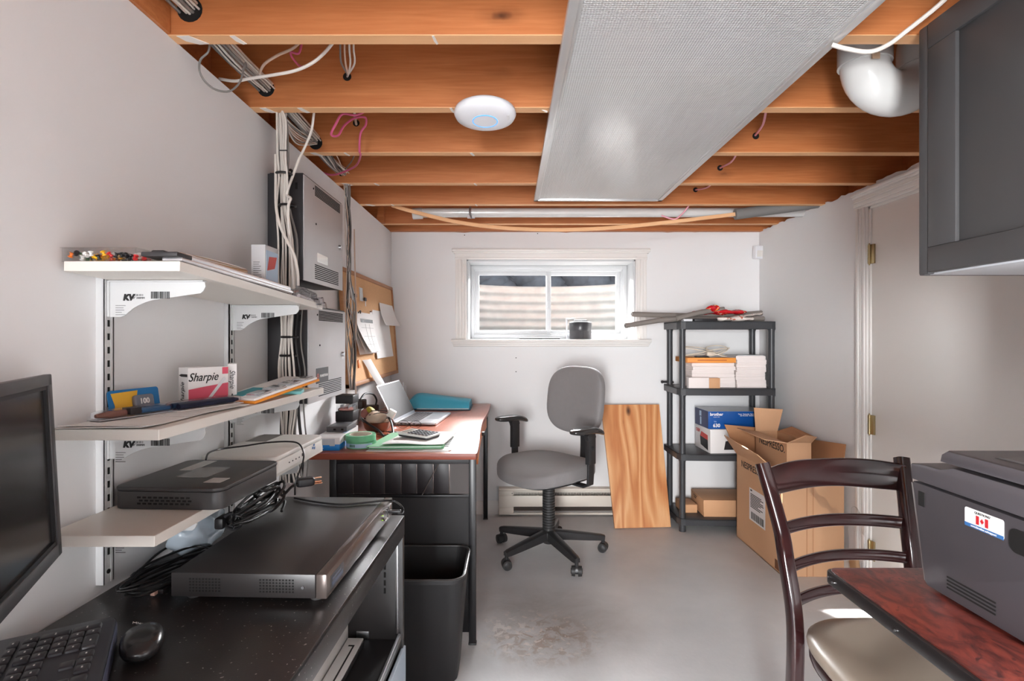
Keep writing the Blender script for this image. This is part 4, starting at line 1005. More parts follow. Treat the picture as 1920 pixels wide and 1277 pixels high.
# ---- tangles of cords
def tangle(name, lab, c, rx, ry, rz_, turns, r, seed, zmin, dirx=(0, 1, 0)):
    rs_ = random.Random(seed); ax = Vector(dirx).normalized(); ay = V(-ax.y, ax.x, 0)
    pts = []; n = turns*8
    cx0 = 0
    for i in range(n):
        t = 2*PI*i/8+rs_.uniform(-.2, .2); k = i/n
        u = rx*math.cos(t)*(.75+.35*rs_.random())+rs_.uniform(-.01, .01); v = ry*math.sin(t)*(.7+.4*rs_.random())
        p = Vector(c)+ax*u+ay*v+V(0, 0, rz_*(k*1.2+.5*math.sin(t*1.3+seed)*.6))
        p.z = max(p.z, zmin+r+.0005); pts.append(p)
    return pts
pc = thing('extension_cable', 'thick black power cord in a tied coil between the lowest shelf and the wide recorder', 'power cord', tuple(P(480, 950, 1.30)))
pts = tangle('c', '', (-.603, 1.285, .782), .105, .026, .030, 7, .0036, 3, .757)
for p in pts: p.x = min(max(p.x, -.640), -.555); p.z = min(p.z, .832)
pts += [V(-.575, 1.36, .80), V(-.565, 1.395, .812), V(-.556, 1.42, .815)]
MB().tube(pts, .0036, 8, 5).build('cord', M_cb, pc)
pe = V(-.556, 1.42, .815)
MB().super((0, 0, 0), (.024, .013, .012), .5, .5, Matrix.Translation(pe+V(.012, .012, 0)) @ Matrix.Rotation(.5, 4, 'Z')).build('plug_body', M_black, pc)
b = MB()
for dz in (-.006, .006): b.box((.022, -.003+dz, -.0008+dz), (.042, .003+dz, .0008+dz), 0, Matrix.Translation(pe+V(.012, .012, 0)) @ Matrix.Rotation(.5, 4, 'Z'))
b.cyl(pe+V(.030, .022, -.003), pe+V(.048, .032, -.003), .0024, n=10); b.build('plug_blades', mat('copper_blades', (206, 150, 116), .3, metal=1), pc)
b = MB(); b.tube([V(-.625+.02*math.cos(t), 1.215, .785+.018*math.sin(t)) for t in [2*PI*i/10 for i in range(10)]], .004, 6, 2, closed=True); b.box((-.66, 1.20, .770), (-.64, 1.24, .795), .004); b.build('cord_connector', M_black, pc)
MB().tube([onz(246, 1092, .705), onz(262, 1070, .71), onz(300, 1035, .715), onz(345, 1012, .72), onz(400, 992, .73), onz(425, 985, .76), P(432, 975, 1.20)], .0026, 8).build('adapter_cord', M_cb, label='thin black cord arching along the wall side of the cabinet top', cat='cable')
pts = tangle('c', '', (-.700, 1.115, .705), .120, .042, .022, 6, .0024, 9, .7003, dirx=(.25, 1, 0))
for p in pts: p.x = max(min(p.x, -.652), -.775); p.z = min(p.z, .76)
pts += [onz(262, 1070, .703), onz(248, 1090, .703), onz(247, 1104, .703), onz(258, 1116, .703)]
MB().tube(pts, .0024, 8, 5).build('cable_tangle', M_cb, label='tangle of thin black cables on the cabinet beside the wide recorder', cat='cable')
rw = random.Random(2)
MB().tube([V(-.60+.03*math.cos(t*1.0)*(1+.1*math.sin(t*3)), 1.345+.05*math.sin(t), .765+.004*t+.01*math.sin(2*t)) for t in [i*.8 for i in range(24)]], .0036, 8, 4).build('cord_coil', M_cb, label='neat thick black cord coil nearest the plug with copper prongs', cat='cable')
b = MB(); q = onz(305, 1104, .706); b.box(q-V(.002, .014, .004), q+V(.010, .02, .005), .002); o_ = thing('cable_plug', 'tiny cable plug with a pinkish tip lying beside the wide recorder', 'plug', tuple(q)); b.build('plug_body', M_black, o_)
MB().box(q+V(-.009, -.024, -.003), q+V(.0, -.012, .004), .001).build('plug_tip', mat('pinkish_tip', (216, 176, 160), .5), o_)
MB().super((-.735, 1.265, .752), (.045, .085, .050), .9, .9, warp=lambda p: V(p.x+.006*math.sin(p.y*80+p.z*90), p.y, p.z+.006*math.sin(p.x*120+p.y*50))).build('plastic_bag', mat('pale_blue_plastic', (196, 210, 222), .18), label='crumpled pale blue plastic bag under the lowest shelf against the wall', cat='plastic bag')

# ---- monitor
M_bez = mat('monitor_bezel', (70, 68, 70), .42); M_bezd = mat('monitor_inner', (22, 21, 23), .45); M_scr = mat('dark_screen', (40, 38, 38), .24, spec=.5)
nrm = V(.90, .434, 0).normalized(); wd = V(-.434, .90, 0).normalized()
upv = (V(0, 0, 1)-nrm*.047).normalized()
far_b = V(-.7476, .900, .839)
mm_ = frame(far_b-wd*.51, wd, upv)                  # local z should be the screen's front
if mm_.col[2].xyz.dot(nrm) < 0:
    mm_ = Matrix((mm_.col[0], mm_.col[1], -mm_.col[2], mm_.col[3])).transposed()
mon = thing('computer_monitor', 'dark framed computer monitor seen at an angle beside the white shelves', 'monitor', tuple(far_b+V(.1, -.25, -.13)))
H_ = .300; W_ = .51
b = MB(); e = .018
for (x0, x1, y0, y1) in ((0, W_, H_-e, H_), (0, W_, 0, e+.004), (0, e, 0, H_), (W_-e, W_, 0, H_)): b.box((x0, y0, -.012), (x1, y1, 0), .0015, mm_)
b.box((.004, .004, -.032), (W_-.004, H_-.004, -.010), .004, mm_); b.build('monitor_housing', M_bez, mon)
b = MB()
for (x0, x1, y0, y1) in ((e, W_-e, H_-e-.006, H_-e), (e, W_-e, e+.004, e+.010), (e, e+.006, e, H_-e), (W_-e-.006, W_-e, e, H_-e)): b.box((x0, y0, -.009), (x1, y1, -.002), 0, mm_)
b.build('inner_bezel', M_bezd, mon, smooth=0)
MB().box((e, e, -.009), (W_-e, H_-e, -.006), 0, mm_).build('screen', M_scr, mon, smooth=0)
kf = V(.516, -.857, 0).normalized(); ks = V(-.857, -.516, 0).normalized()
C0 = V(-.650, .895, .7003)
mk = Matrix((kf, ks, V(0, 0, 1))).transposed().to_4x4(); mk.translation = C0      # x along the keyboard's front edge, y toward the wall
bc = mk @ V(.22, .205, .012)
MB().sweep([bc, bc+V(.008, .004, .09), V(-.676, .640, .90), V(-.668, .645, .95)], sec_rect(.05, .022, .004), up=(.9, .43, 0)).build('stand_neck', M_bezd, mon)
MB().rbox(.10, .34, .172, .235, 0, .013, .02, mk, .002).build('stand_base', M_bezd, mon)

# ---- keyboard and mouse
M_kb = mat('keyboard_plastic', (46, 45, 52), .36, spec=.6); M_kbe = mat('keyboard_edge', (74, 76, 96), .34); M_key = mat('key_plastic', (44, 42, 46), .38, spec=.6); M_leg = mat('key_legend', (190, 186, 184), .6)
kb = thing('keyboard', 'black full-size keyboard lying on the cabinet in front of the monitor', 'keyboard', m=mk)
hgt = .040
MB().rbox(0, .455, 0, .165, .004, hgt-.006, .020, mk, .002).build('keyboard_base', M_kbe, kb)
MB().rbox(.001, .454, .001, .164, hgt-.006, hgt, .020, mk, .004).build('keyboard_top', M_kb, kb)
KX0, KY0, U = .024, .018, .0192
keyp = {}
def key(cx_, cy_, w_, d_, leg=True):
    kk = (round(w_, 4), round(d_, 4))
    m_ = mk @ Matrix.Translation(V(cx_, cy_, hgt))
    if kk not in keyp:
        b = MB(); lo = rrect(-w_/2, w_/2, -d_/2, d_/2, .0022, 3); hi = rrect(-w_/2+.0018, w_/2-.0018, -d_/2+.0018, d_/2-.0018, .002, 3)
        b.loft([[V(x, y, 0) for x, y in lo], [V(x*.97, y*.97, .0028) for x, y in lo], [V(x, y, .0040) for x, y in hi]])
        o = b.build('key', M_key, kb, local=True); o.matrix_local = Matrix.Translation(V(cx_, cy_, hgt)); keyp[kk] = o
    else:
        o = keyp[kk].copy(); COL.objects.link(o); o.parent = kb; o.matrix_local = Matrix.Translation(V(cx_, cy_, hgt))
lg = MB()
def legend(cx_, cy_, w_=.004):
    lg.box((cx_-w_/2, cy_-.0012, hgt+.0039), (cx_+w_/2, cy_+.0008, hgt+.0043), 0, mk)
# x from the far end: numpad (4), arrows (3), then the letter block out of the picture; y rows from the front edge
for row in range(5):
    for c_ in range(4):
        x = KX0+U*(c_+.5); y = KY0+U*(row+.5)
        if c_ == 0:
            if row == 0: key(x, y+U/2, U-.0014, 2*U-.0014); legend(x, y+U*.5, .006)
            elif row == 2: key(x, y+U/2, U-.0014, 2*U-.0014); legend(x, y+U*.5, .006)
            elif row == 4: key(x, y, U-.0014, U-.0014); legend(x, y)
            continue
        if row == 0 and c_ == 3:
            continue
        if row == 0 and c_ == 2: key(x+U/2, y, 2*U-.0014, U-.0014); legend(x+U/2, y); continue
        key(x, y, U-.0014, U-.0014); legend(x, y)
x0_ = KX0+4*U+.010
for c_ in range(3):
    key(x0_+U*(c_+.5), KY0+U*.5, U-.0014, U-.0014); legend(x0_+U*(c_+.5), KY0+U*.5)
    if c_ == 1: key(x0_+U*(c_+.5), KY0+U*1.5, U-.0014, U-.0014)
    for row in (3, 4): key(x0_+U*(c_+.5), KY0+U*(row+.5), U-.0014, U-.0014); legend(x0_+U*(c_+.5), KY0+U*(row+.5))
x1_ = x0_+3*U+.010
for row in range(5):
    for c_ in range(13): 
        if x1_+U*(c_+1) < .445: key(x1_+U*(c_+.5), KY0+U*(row+.5), U-.0014, U-.0014)
for c_ in range(18):
    x = KX0+.0235*(c_+.5)
    if x < .44: key(x, KY0+U*5.55, .0205, .0125); legend(x, KY0+U*5.55)
lg.build('key_legends', M_leg, kb, smooth=0)
ms = thing('computer_mouse', 'shiny black mouse partly hidden behind the keyboard corner', 'mouse', (-.588, .85, .7003))
mmz = frame((-.580, .850, .7003), (.516, -.857, 0), z=(0, 0, 1))
MB().super((0, 0, .016), (.050, .030, .0175), .85, .9, mmz, warp=lambda p: V(p.x, p.y, p.z*(1 if p.z > 0 else .9)+.004*math.cos(p.x*20))).build('mouse_body', mat('mouse_gloss_black', (38, 37, 38), .25, coat=.15), ms, smooth=70)
b = MB(); b.tube([mmz @ V(-.02+.0*t, -.030+.060*t, .0330-.017*(2*t-1)**2*1.0) for t in [i/10 for i in range(11)]], .0007, 5, 2); b.build('button_seam', M_dark, ms)
text('Microsoft', .0095, mmz @ Matrix.Translation(V(-.033, .002, .0318)) @ Matrix.Rotation(math.radians(90), 4, 'Z') @ Matrix.Rotation(math.radians(20), 4, 'Y').to_4x4(), M_leg, ms)
M_desk = wood('red_brown_desk_laminate', (196, 116, 84), (170, 88, 60), (14, 1.4, 5), .3, dist=1.5, fine=.5, coat=.15)
M_edge = wood('desk_edge_laminate', (160, 84, 60), (132, 62, 44), (3, 3, 30), .4)
M_bsteel = mat('black_steel_tube', (30, 29, 31), .32, spec=.5)
M_bpan = mat('black_fibre_panel', (26, 24, 26), .6)
ZD = .755
dk = thing('desk', 'red-brown office desk with a wavy front edge and black steel frame along the wall', 'desk', (-.46, 2.8, 0))
pts = spline([V(-.130, 2.057, 0), V(-.126, 2.10, 0), V(-.130, 2.30, 0), V(-.139, 2.55, 0), V(-.143, 2.83, 0), V(-.134, 3.1, 0), V(-.128, 3.35, 0), V(-.128, 3.60, 0)], 4)
poly = [(p.x, p.y) for p in pts]+[(XL+.012, 3.60), (XL+.012, 2.057)]
b = MB(); b.cur = 0; b.prism(poly, ZD-.024, ZD, None, .002)
o = b.build('desk_top', [M_desk, M_edge], dk, smooth=30)
for p in o.data.polygons:
    if abs(p.normal.z) < .5: p.material_index = 1
b = MB(); q = [(p.x-.004, p.y) for p in pts if 2.2 < p.y < 3.2]
b.prism(q+[(x-.014, y) for x, y in q[::-1]], ZD-.085, ZD-.026); b.build('curved_drawer_front', mat('amber_apron', (196, 112, 58), .4), dk)
MB().box((-.150, 2.80, ZD-.068), (-.132, 2.83, ZD-.050), .002).build('drawer_handle', M_black, dk)
def leg(x, y): MB().box((x-.014, y-.012, .004), (x+.014, y+.012, ZD-.024), .003).box((x-.016, y-.014, 0), (x+.016, y+.014, .006), .002).build('leg', M_bsteel, dk)
for x, y in ((-.146, 2.110), (-.690, 2.110), (-.160, 3.55), (-.760, 3.55)): leg(x, y)
b = MB(); b.box((-.70, 2.100, ZD-.050), (-.14, 2.120, ZD-.025), .002); b.box((-.70, 3.54, ZD-.05), (-.15, 3.56, ZD-.025), .002); b.box((-.70, 2.12, ZD-.05), (-.68, 3.55, ZD-.025), .002)
b.build('top_rail', M_bsteel, dk)
MB().box((-.675, 2.106, .045), (-.158, 2.118, .572), .002).build('end_panel', M_bpan, dk)
b = MB(); b.box((-.676, 2.102, .572), (-.158, 2.120, .584), .002); b.build('middle_rail', M_bsteel, dk)
sl = MB()
xs = [(x-CX)*2.12/F for x in (631, 664, 694, 722, 753, 782, 813, 843)]
for i, (xa_, xb_) in enumerate(zip(xs, xs[1:])): sl.box((xa_+.0015, 2.110, .586), (xb_-.0015, 2.120, ZD-.05), .0015)
sl.box((xs[0], 2.119, .586), (xs[-1], 2.122, ZD-.05)); sl.build('slatted_screen', mat('black_slats', (44, 40, 42), .38), dk)
b = MB()
for x in xs[1:]: b.box((x-.0016, 2.106, .588), (x+.0016, 2.111, ZD-.052), .0006)
b.tube([P(790, 931, 2.105), P(806, 900, 2.103), P(822, 870, 2.105)], .0022, 6, 0); b.build('slat_edges_and_highlight', M_dvf, dk)  # the diagonal tube is a highlight on the panel, modelled as a part
MB().cyl(P(643, 929, 2.3)-V(0, 0, .003), P(643, 929, 2.3)+V(0, 0, .01), .01, n=12).build('cable_clip', M_bsteel, dk)

# waste bin
wb = thing('waste_bin', 'large black rectangular waste bin under the near end of the desk', 'waste bin', (-.31, 1.94, 0))
def rr3(x0, x1, y0, y1, z, r): return [V(x, y, z) for x, y in rrect(x0, x1, y0, y1, r, 6)]
outer = [rr3(-.43, -.185, 1.865, 2.030, .002, .035), rr3(-.43, -.183, 1.860, 2.032, .01, .04), rr3(-.447, -.155, 1.795, 2.080, .375, .050), rr3(-.450, -.150, 1.785, 2.086, .378, .052), rr3(-.450, -.150, 1.785, 2.086, .392, .052)]
inner = [rr3(-.440, -.160, 1.795, 2.076, .392, .046), rr3(-.440, -.162, 1.80, 2.074, .370, .046), rr3(-.425, -.19, 1.872, 2.022, .014, .035)]
MB().loft(outer+inner, cap=True).build('bin_body', mat('black_bin_plastic', (36, 35, 36), .45, bump=.15, bscale=400), wb, smooth=50)
b = MB(); ring_ = [V(x, y, .392) for x, y in rrect(-.447, -.153, 1.788, 2.083, .050, 8)]; b.tube(ring_, .0042, 8, 0, closed=True); b.build('bin_rim', mat('bin_rim_plastic', (64, 62, 62), .3), wb)

# ---- things on the desk
def ondesk(px, py, h=0): return onz(px, py, ZD+h)
# ream / envelope box
eb = thing('envelope_box', 'white and blue envelope box at the wall end of the desk front', 'box', (-.72, 2.25, ZD))
me_ = frame(V(-.765, 2.105, ZD+.0005), (.095, .004, 0), z=(0, 0, 1))
MB().box((0, 0, 0), (.098, .30, .026), .001, me_).build('box_base', mat('print_azure', (26, 128, 206), .4), eb)
MB().box((-.001, -.001, .024), (.099, .301, .050), .001, me_).build('box_lid', M_wbox, eb)
MB().box((.003, -.0016, .022), (.060, -.0008, .046), 0, me_).box((.060, -.0016, .018), (.080, -.0008, .046), 0, me_).build('grey_print', mat('print_grey', (186, 190, 196), .5), eb, smooth=0)
MB().box((.0, -.0012, .0), (.0, -.0005, .0), 0, me_).box((.083, .10, .0505), (.098, .25, .0512), 0, me_).build('side_print', M_lb, eb, smooth=0)
text('envelopes', .0075, me_ @ frame((.022, -.0006, .010), (1, 0, 0), (0, 0, 1)), M_paper, eb)
# network switch on it
sw = thing('network_switch', 'small dark grey network switch on top of the white and blue envelope box', 'network switch', (-.72, 2.3, ZD+.05))
msw = frame(V(-.762, 2.235, ZD+.0515), (.09, -.002, 0), z=(0, 0, 1))
MB().box((0, 0, 0), (.086, .13, .022), .002, msw).build('switch_case', mat('switch_grey', (78, 77, 80), .4), sw)
b = MB(); b.box((.030, -.0008, .006), (.040, .001, .014), 0, msw); b.box((.062, -.0008, .006), (.072, .001, .014), 0, msw); b.build('port', M_dark, sw, smooth=0)
# clear and black caddy with clips
cd = thing('desk_caddy', 'black and clear stacked desk caddy holding clips beside the wall', 'desk organiser', (-.74, 2.45, ZD))
for (z0, z1) in ((.0005, .062), ): pass
MB().box((-.775, 2.395, ZD+.0005), (-.698, 2.485, ZD+.068), .002).build('caddy_stand', mat('clear_grey', (208, 206, 204), .2, alpha=.5), cd)
MB().box((-.776, 2.394, ZD+.068), (-.697, 2.486, ZD+.114), .003).build('lower_block', M_black, cd)
MB().box((-.774, 2.398, ZD+.114), (-.700, 2.482, ZD+.148), .001).build('clear_middle', M_acr, cd, smooth=0)
b = MB(); rs = random.Random(8)
for q in range(9): b.box((-.770+q*.0078, 2.41+.01*(q % 3), ZD+.115), (-.7685+q*.0078, 2.47, ZD+.121+.018*rs.random()))
b.build('clips', M_steel, cd, smooth=0)
MB().super((-.738, 2.44, ZD+.120), (.032, .035, .008), .8, .6).build('pink_pads', mat('pink_pads', (226, 166, 156), .7), cd)
MB().box((-.776, 2.394, ZD+.148), (-.697, 2.486, ZD+.184), .003).build('upper_block', M_black, cd)
# outlet with plug-in adapter
ad = thing('power_adapter', 'black plug-in power adapter on the wall above the bowl', 'power adapter', (XL, 2.78, .86))
MB().box((XL, 2.66, .775), (XL+.006, 2.80, .95), .002).build('wall_plate', M_trim, ad)
MB().box((XL+.006, 2.69, .840), (XL+.072, 2.775, .882), .006).build('adapter_body', M_black, ad)
MB().tube([V(XL+.05, 2.73, .882), V(XL+.055, 2.80, .905), V(XL+.075, 2.88, .895), V(XL+.085, 2.92, .86), V(XL+.08, 2.92, .83)], .005, 8).build('adapter_cord', M_cb, ad)
b = MB(); b.box((XL+.02, 2.90, ZD+.0005), (XL+.09, 2.96, ZD+.075), .006, None); b.build('wooden_block', mat('dark_brown_block', (84, 62, 50), .6), label='small dark brown block at the foot of the wall behind the bowl', cat='block')
# bowl with odds and ends
cb_ = V(-.628, 2.55, ZD+.0005)
bo = thing('metal_bowl', 'small brown metal bowl on the desk piled with cables and odds and ends', 'bowl', tuple(cb_))
MB().lathe([(0, 0), (.045, 0), (.058, .015), (.066, .045), (.069, .047), (.066, .048), (.055, .018), (.04, .006), (0, .006)], Matrix.Translation(cb_), 40).build('bowl_shell', mat('bowl_bronze', (150, 128, 116), .25, metal=.8), bo, smooth=60)
def lump(seed, a): 
    return lambda p: V(p.x+a*math.sin(p.y*130+seed), p.y+a*math.sin(p.z*150+seed*2), p.z+a*math.sin(p.x*120+seed*3))
MB().super(cb_+V(-.005, .0, .063), (.046, .042, .030), 1, 1, warp=lump(1, .004)).build('crumpled_cloth', mat('cream_cloth', (214, 192, 170), .8), label='cream crumpled cloth heaped in the metal bowl', cat='cloth')
MB().super(cb_+V(-.033, .012, .090), (.026, .022, .020), 1, 1, warp=lump(5, .004)).build('elastic_ball', mat('olive_yellow', (176, 160, 52), .6, var=.4, vscale=60), label='mustard yellow bundle on top of the cream cloth in the bowl', cat='bundle')
MB().super(cb_+V(-.058, -.004, .080), (.018, .018, .022), 1, 1, warp=lump(7, .004)).build('elastic_ball', mat('mixed_maroon', (150, 92, 84), .6, var=.4, vscale=70), label='small reddish bundle wedged beside the yellow one in the bowl', cat='bundle')
wp = thing('white_charger', 'white plug-in charger lying on the far rim of the metal bowl', 'charger', tuple(cb_+V(.055, .02, .065)))
MB().rbox(-.019, .019, -.016, .016, -.018, .020, .007, Matrix.Translation(cb_+V(.062, .020, .078)) @ Matrix.Rotation(.5, 4, 'Y'), .004).build('charger_body', M_wdev, wp)
MB().box((-.008, -.002, -.032), (-.006, .004, -.016), 0, Matrix.Translation(cb_+V(.062, .020, .078)) @ Matrix.Rotation(.5, 4, 'Y')).build('charger_prong', M_steel, wp)
MB().super(cb_+V(.028, -.018, .056), (.036, .026, .018), .8, .8, warp=lump(3, .003)).build('clear_bag', M_film, label='small clear bag lying over the near rim of the metal bowl', cat='plastic bag')
cab('black_strap', [cb_+V(-.075, .0, .060), cb_+V(-.055, -.045, .058), cb_+V(-.015, -.072, .040), cb_+V(.030, -.105, .022), cb_+V(.062, -.150, .006), cb_+V(.078, -.165, .005)], .0052, M_cb, 'thick black cable hanging out of the bowl towards the papers')
cab('black_strap', [cb_+V(.050, .015, .062), cb_+V(.072, -.035, .052), cb_+V(.092, -.085, .024), cb_+V(.104, -.130, .006)], .0052, M_cb, 'second black cable hanging off the laptop side of the bowl')
cab('earphone_cord', [cb_+V(-.045, .02, .085), cb_+V(-.02, -.02, .098), cb_+V(.015, .0, .096), cb_+V(.04, .025, .09), cb_+V(.05, -.01, .085), cb_+V(.02, -.03, .09), cb_+V(-.03, -.035, .08)], .0018, M_cb, 'thin black wire looping over the cream cloth in the bowl')
for k in range(3):
    cab('grey_wire', [V(-.60+k*.02, 2.44+.012*k, ZD+.004), V(-.565+.015*k, 2.415, ZD+.005), V(-.53+.012*k, 2.455, ZD+.006), V(-.57+.01*k, 2.475+.006*k, ZD+.011)], .0022, M_cg if k else M_cb, 'thin wire curled on the desk between bowl and tape, number %s' % ['one', 'two', 'three'][k], group='wires curled beside the bowl')
# tape rolls
for k, (z0, lab) in enumerate(((.0008, 'lower roll of green masking tape with a white printed band'), (.0265, 'upper roll of green masking tape on the desk corner'))):
    t = thing('tape_roll', lab, 'tape', (-.604+.003*k, 2.19, ZD+z0), group='green masking tape rolls')
    m_ = Matrix.Translation(V(-.604-.003*k, 2.190+.004*k, ZD+z0)) @ Matrix.Rotation(.02 if k else 0, 4, 'X')
    h_ = .024
    MB().lathe([(.045, 0), (.0595, 0), (.0595, h_), (.045, h_)], m_, 48, closed=True).build('tape_winding', mat('tape_green%d' % k, (106, 178, 134), .45), t)
    MB().lathe([(.042, .0), (.0455, 0), (.0455, h_+.0004), (.042, h_+.0004)], m_, 48, closed=True).build('tape_core', mat('tape_core%d' % k, (214, 206, 190), .6), t)
    if k == 0:
        b = MB(); vs = []
        for i in range(21):
            a_ = math.radians(-150+i*6)
            for z in (.004, .020): vs.append(m_ @ V(.0602*math.cos(a_), .0602*math.sin(a_), z))
        b.add(vs, [[i*2, i*2+2, i*2+3, i*2+1] for i in range(20)]); b.build('printed_band', M_lb, t)
        b = MB()
        for i in range(6):
            a_ = math.radians(-120+i*4); q = m_ @ V(.0606*math.cos(a_), .0606*math.sin(a_), .012); b.box(q-V(.0012, .001, .005), q+V(.0012, .001, .005))
        b.build('printed_marks', mat('print_dkgreen', (60, 110, 84), .5), t, smooth=0)
# paper pile
M_gf = mat('green_folder', (142, 196, 156), .6); M_gfd = mat('green_folder_edge', (96, 158, 112), .6)
def sheetq(name, pts4, z, t_, m_, lab, cat='paper', curl=0, grp=None):
    p0, p1, p2, p3 = [V(p[0], p[1], z) for p in pts4]
    def fn(u, v):
        a_ = p0.lerp(p1, u); b_ = p3.lerp(p2, u); q = a_.lerp(b_, v); q.z += curl*(1-v)**4+curl*.6*math.sin(u*5)*(1-v)**2; return q
    return MB().sheet(fn, 10, 10, t_).build(name, m_, label=lab, cat=cat, group=grp)
z = ZD+.0012
sheetq('paper_sheet', [(-.560, 2.092), (-.238, 2.088), (-.262, 2.400), (-.545, 2.405)], z, .0012, M_paper, 'white sheet under the green folder on the desk front')
sheetq('paper_sheet', [(-.34, 2.10), (-.229, 2.10), (-.236, 2.46), (-.30, 2.46)], z+.0018, .0014, M_paper, 'printed white sheet with dark tabs sticking out beside the green folder')
b = MB()
for q in range(7): b.box((-.268, 2.17+q*.033, z+.0026), (-.248, 2.187+q*.033, z+.0029))
b.build('tab_marks', M_chan, label='dark printed tabs along the edge of the white sheet beside the green folder', cat='printed tabs', smooth=0)
sheetq('paper_sheet', [(-.53, 2.43), (-.262, 2.43), (-.255, 2.500), (-.53, 2.505)], z+.004, .0025, mat('grey_sheet', (196, 192, 190), .6), 'grey edged sheet at the back of the paper pile on the desk')
gfo = thing('green_folder', 'pale green paper folder under the calculator', 'folder', (-.42, 2.25, ZD))
zz = z+.0035
fp = [(-.566, 2.118), (-.262, 2.128), (-.275, 2.42), (-.530, 2.43)]
MB().prism(fp, zz, zz+.003).build('folder_back', M_gfd, gfo, smooth=0)
MB().prism([(x*1.0-.0005, y) for x, y in fp], zz+.007, zz+.010).build('folder_cover', M_gf, gfo, smooth=0)
MB().prism([(-.556, 2.126), (-.272, 2.136), (-.285, 2.41), (-.522, 2.42)], zz+.003, zz+.007).build('folder_papers', M_paper, gfo, smooth=0)
def fn(u, v):
    q = V(-.505, 2.128, zz+.0128).lerp(V(-.262, 2.135, zz+.0128), u).lerp(V(-.470, 2.425, zz+.0128).lerp(V(-.240, 2.425, zz+.0128), u), v)
    q.z += .006*(1-v)**3*(1+.5*math.sin(u*6)); return q
MB().sheet(fn, 14, 10, .004).build('paper_sheet', M_paper, label='top white paper with a curled edge under the calculator', cat='paper')
# calculator
ca = math.radians(-24); mca = Matrix.Translation(V(-.385, 2.285, zz+.0235)) @ Matrix.Rotation(ca, 4, 'Z') @ Matrix.Rotation(.05, 4, 'Y')
cal = thing('calculator', 'light grey desktop calculator with rows of dark buttons on the paper pile', 'calculator', m=mca)
MB().rbox(-.074, .074, -.052, .052, -.004, .006, .012, mca, .003).build('calculator_base', M_chan, cal)
MB().rbox(-.076, .076, -.054, .054, .004, .013, .012, mca, .003).build('calculator_face', mat('calc_silver', (206, 204, 200), .35), cal)
MB().box((-.066, -.034, .0128), (-.040, .036, .0142), .001, mca).build('display', mat('lcd_grey', (150, 148, 138), .25), cal, smooth=0)
k0 = None
for r_ in range(6):
    for c_ in range(5):
        L_ = Matrix.Translation(V(-.024+r_*.0175, -.038+c_*.019, .0128))
        if k0 is None: k0 = MB().rbox(-.0062, .0062, -.0068, .0068, 0, .0035, .003, None, .0008).build('button', M_chan, cal, local=True); k0.matrix_local = L_
        else: o = k0.copy(); COL.objects.link(o); o.parent = cal; o.matrix_local = L_
# laptop
M_silver = mat('laptop_silver', (196, 196, 200), .3, metal=.6)
lp = thing('laptop', 'open silver laptop on the desk facing away from the wall', 'laptop', (-.47, 2.9, ZD))
ml = frame(V(-.582, 2.715, ZD+.001), (.2125, -.020, 0), z=(0, 0, 1))        # x away from hinge, y along hinge
Lw, Ld = .385, .212
MB().rbox(0, Ld, 0, Lw, .002, .0145, .010, ml, .003).build('laptop_base', M_silver, lp)
b = MB()
for r_ in range(6):
    for c_ in range(15): b.box((.018+r_*.0165, .035+c_*.0212, .0143), (.0315+r_*.0165, .0535+c_*.0212, .0156), 0, ml)
b.build('keyboard_keys', mat('laptop_keys', (88, 84, 86), .5), lp, smooth=0)
MB().rbox(.132, .200, .13, .26, .0142, .0150, .004, ml).build('touchpad', mat('touchpad_silver', (176, 178, 184), .3, metal=.4), lp, smooth=0)
b = MB()
for q in range(4): b.box((.03+q*.022, -.0008, .006), (.040+q*.022, .001, .010), 0, ml)
b.build('side_ports', M_dark, lp, smooth=0)
p0 = ml @ V(.002, 0, .012)
mt2 = frame(p0, (ml.to_3x3() @ V(0, 1, 0)), (-.094, .0, .182)); 
if mt2.col[2].xyz.dot(V(1, 0, 0)) < 0: mt2 = Matrix((mt2.col[0], mt2.col[1], -mt2.col[2], mt2.col[3])).transposed()
sc_ = MB().rbox(0, Lw, .0, .208, -.0055, 0, .008, mt2, .001).build('laptop_lid', M_silver, lp)
MB().box((.006, .016, 0), (Lw-.006, .202, .0010), 0, mt2).build('laptop_screen', mat('laptop_screen_grey', (48, 44, 43), .55, spec=.15), sc_, smooth=0)
# eyeglasses
gl = thing('eyeglasses', 'pair of thin dark eyeglasses folded beside the laptop corner', 'eyeglasses', (-.50, 2.62, ZD))
for q in (0, 1):
    c_ = V(-.520+q*.062, 2.625-.01*q, ZD+.020)
    MB().tube([c_+V(.026*math.cos(t), .006*math.cos(t), .018*math.sin(t)) for t in [2*PI*i/14 for i in range(14)]], .0011, 6, 3, closed=True).build('lens_rim', M_cb, gl)
b = MB(); b.tube([V(-.494, 2.618, ZD+.024), V(-.489, 2.617, ZD+.027), V(-.484, 2.617, ZD+.024)], .0012, 6, 3); b.tube([V(-.546, 2.628, ZD+.026), V(-.545, 2.68, ZD+.02), V(-.50, 2.705, ZD+.004)], .0013, 6); b.tube([V(-.432, 2.608, ZD+.026), V(-.435, 2.66, ZD+.018), V(-.47, 2.70, ZD+.004)], .0013, 6); b.build('temple_arm', M_cb, gl)
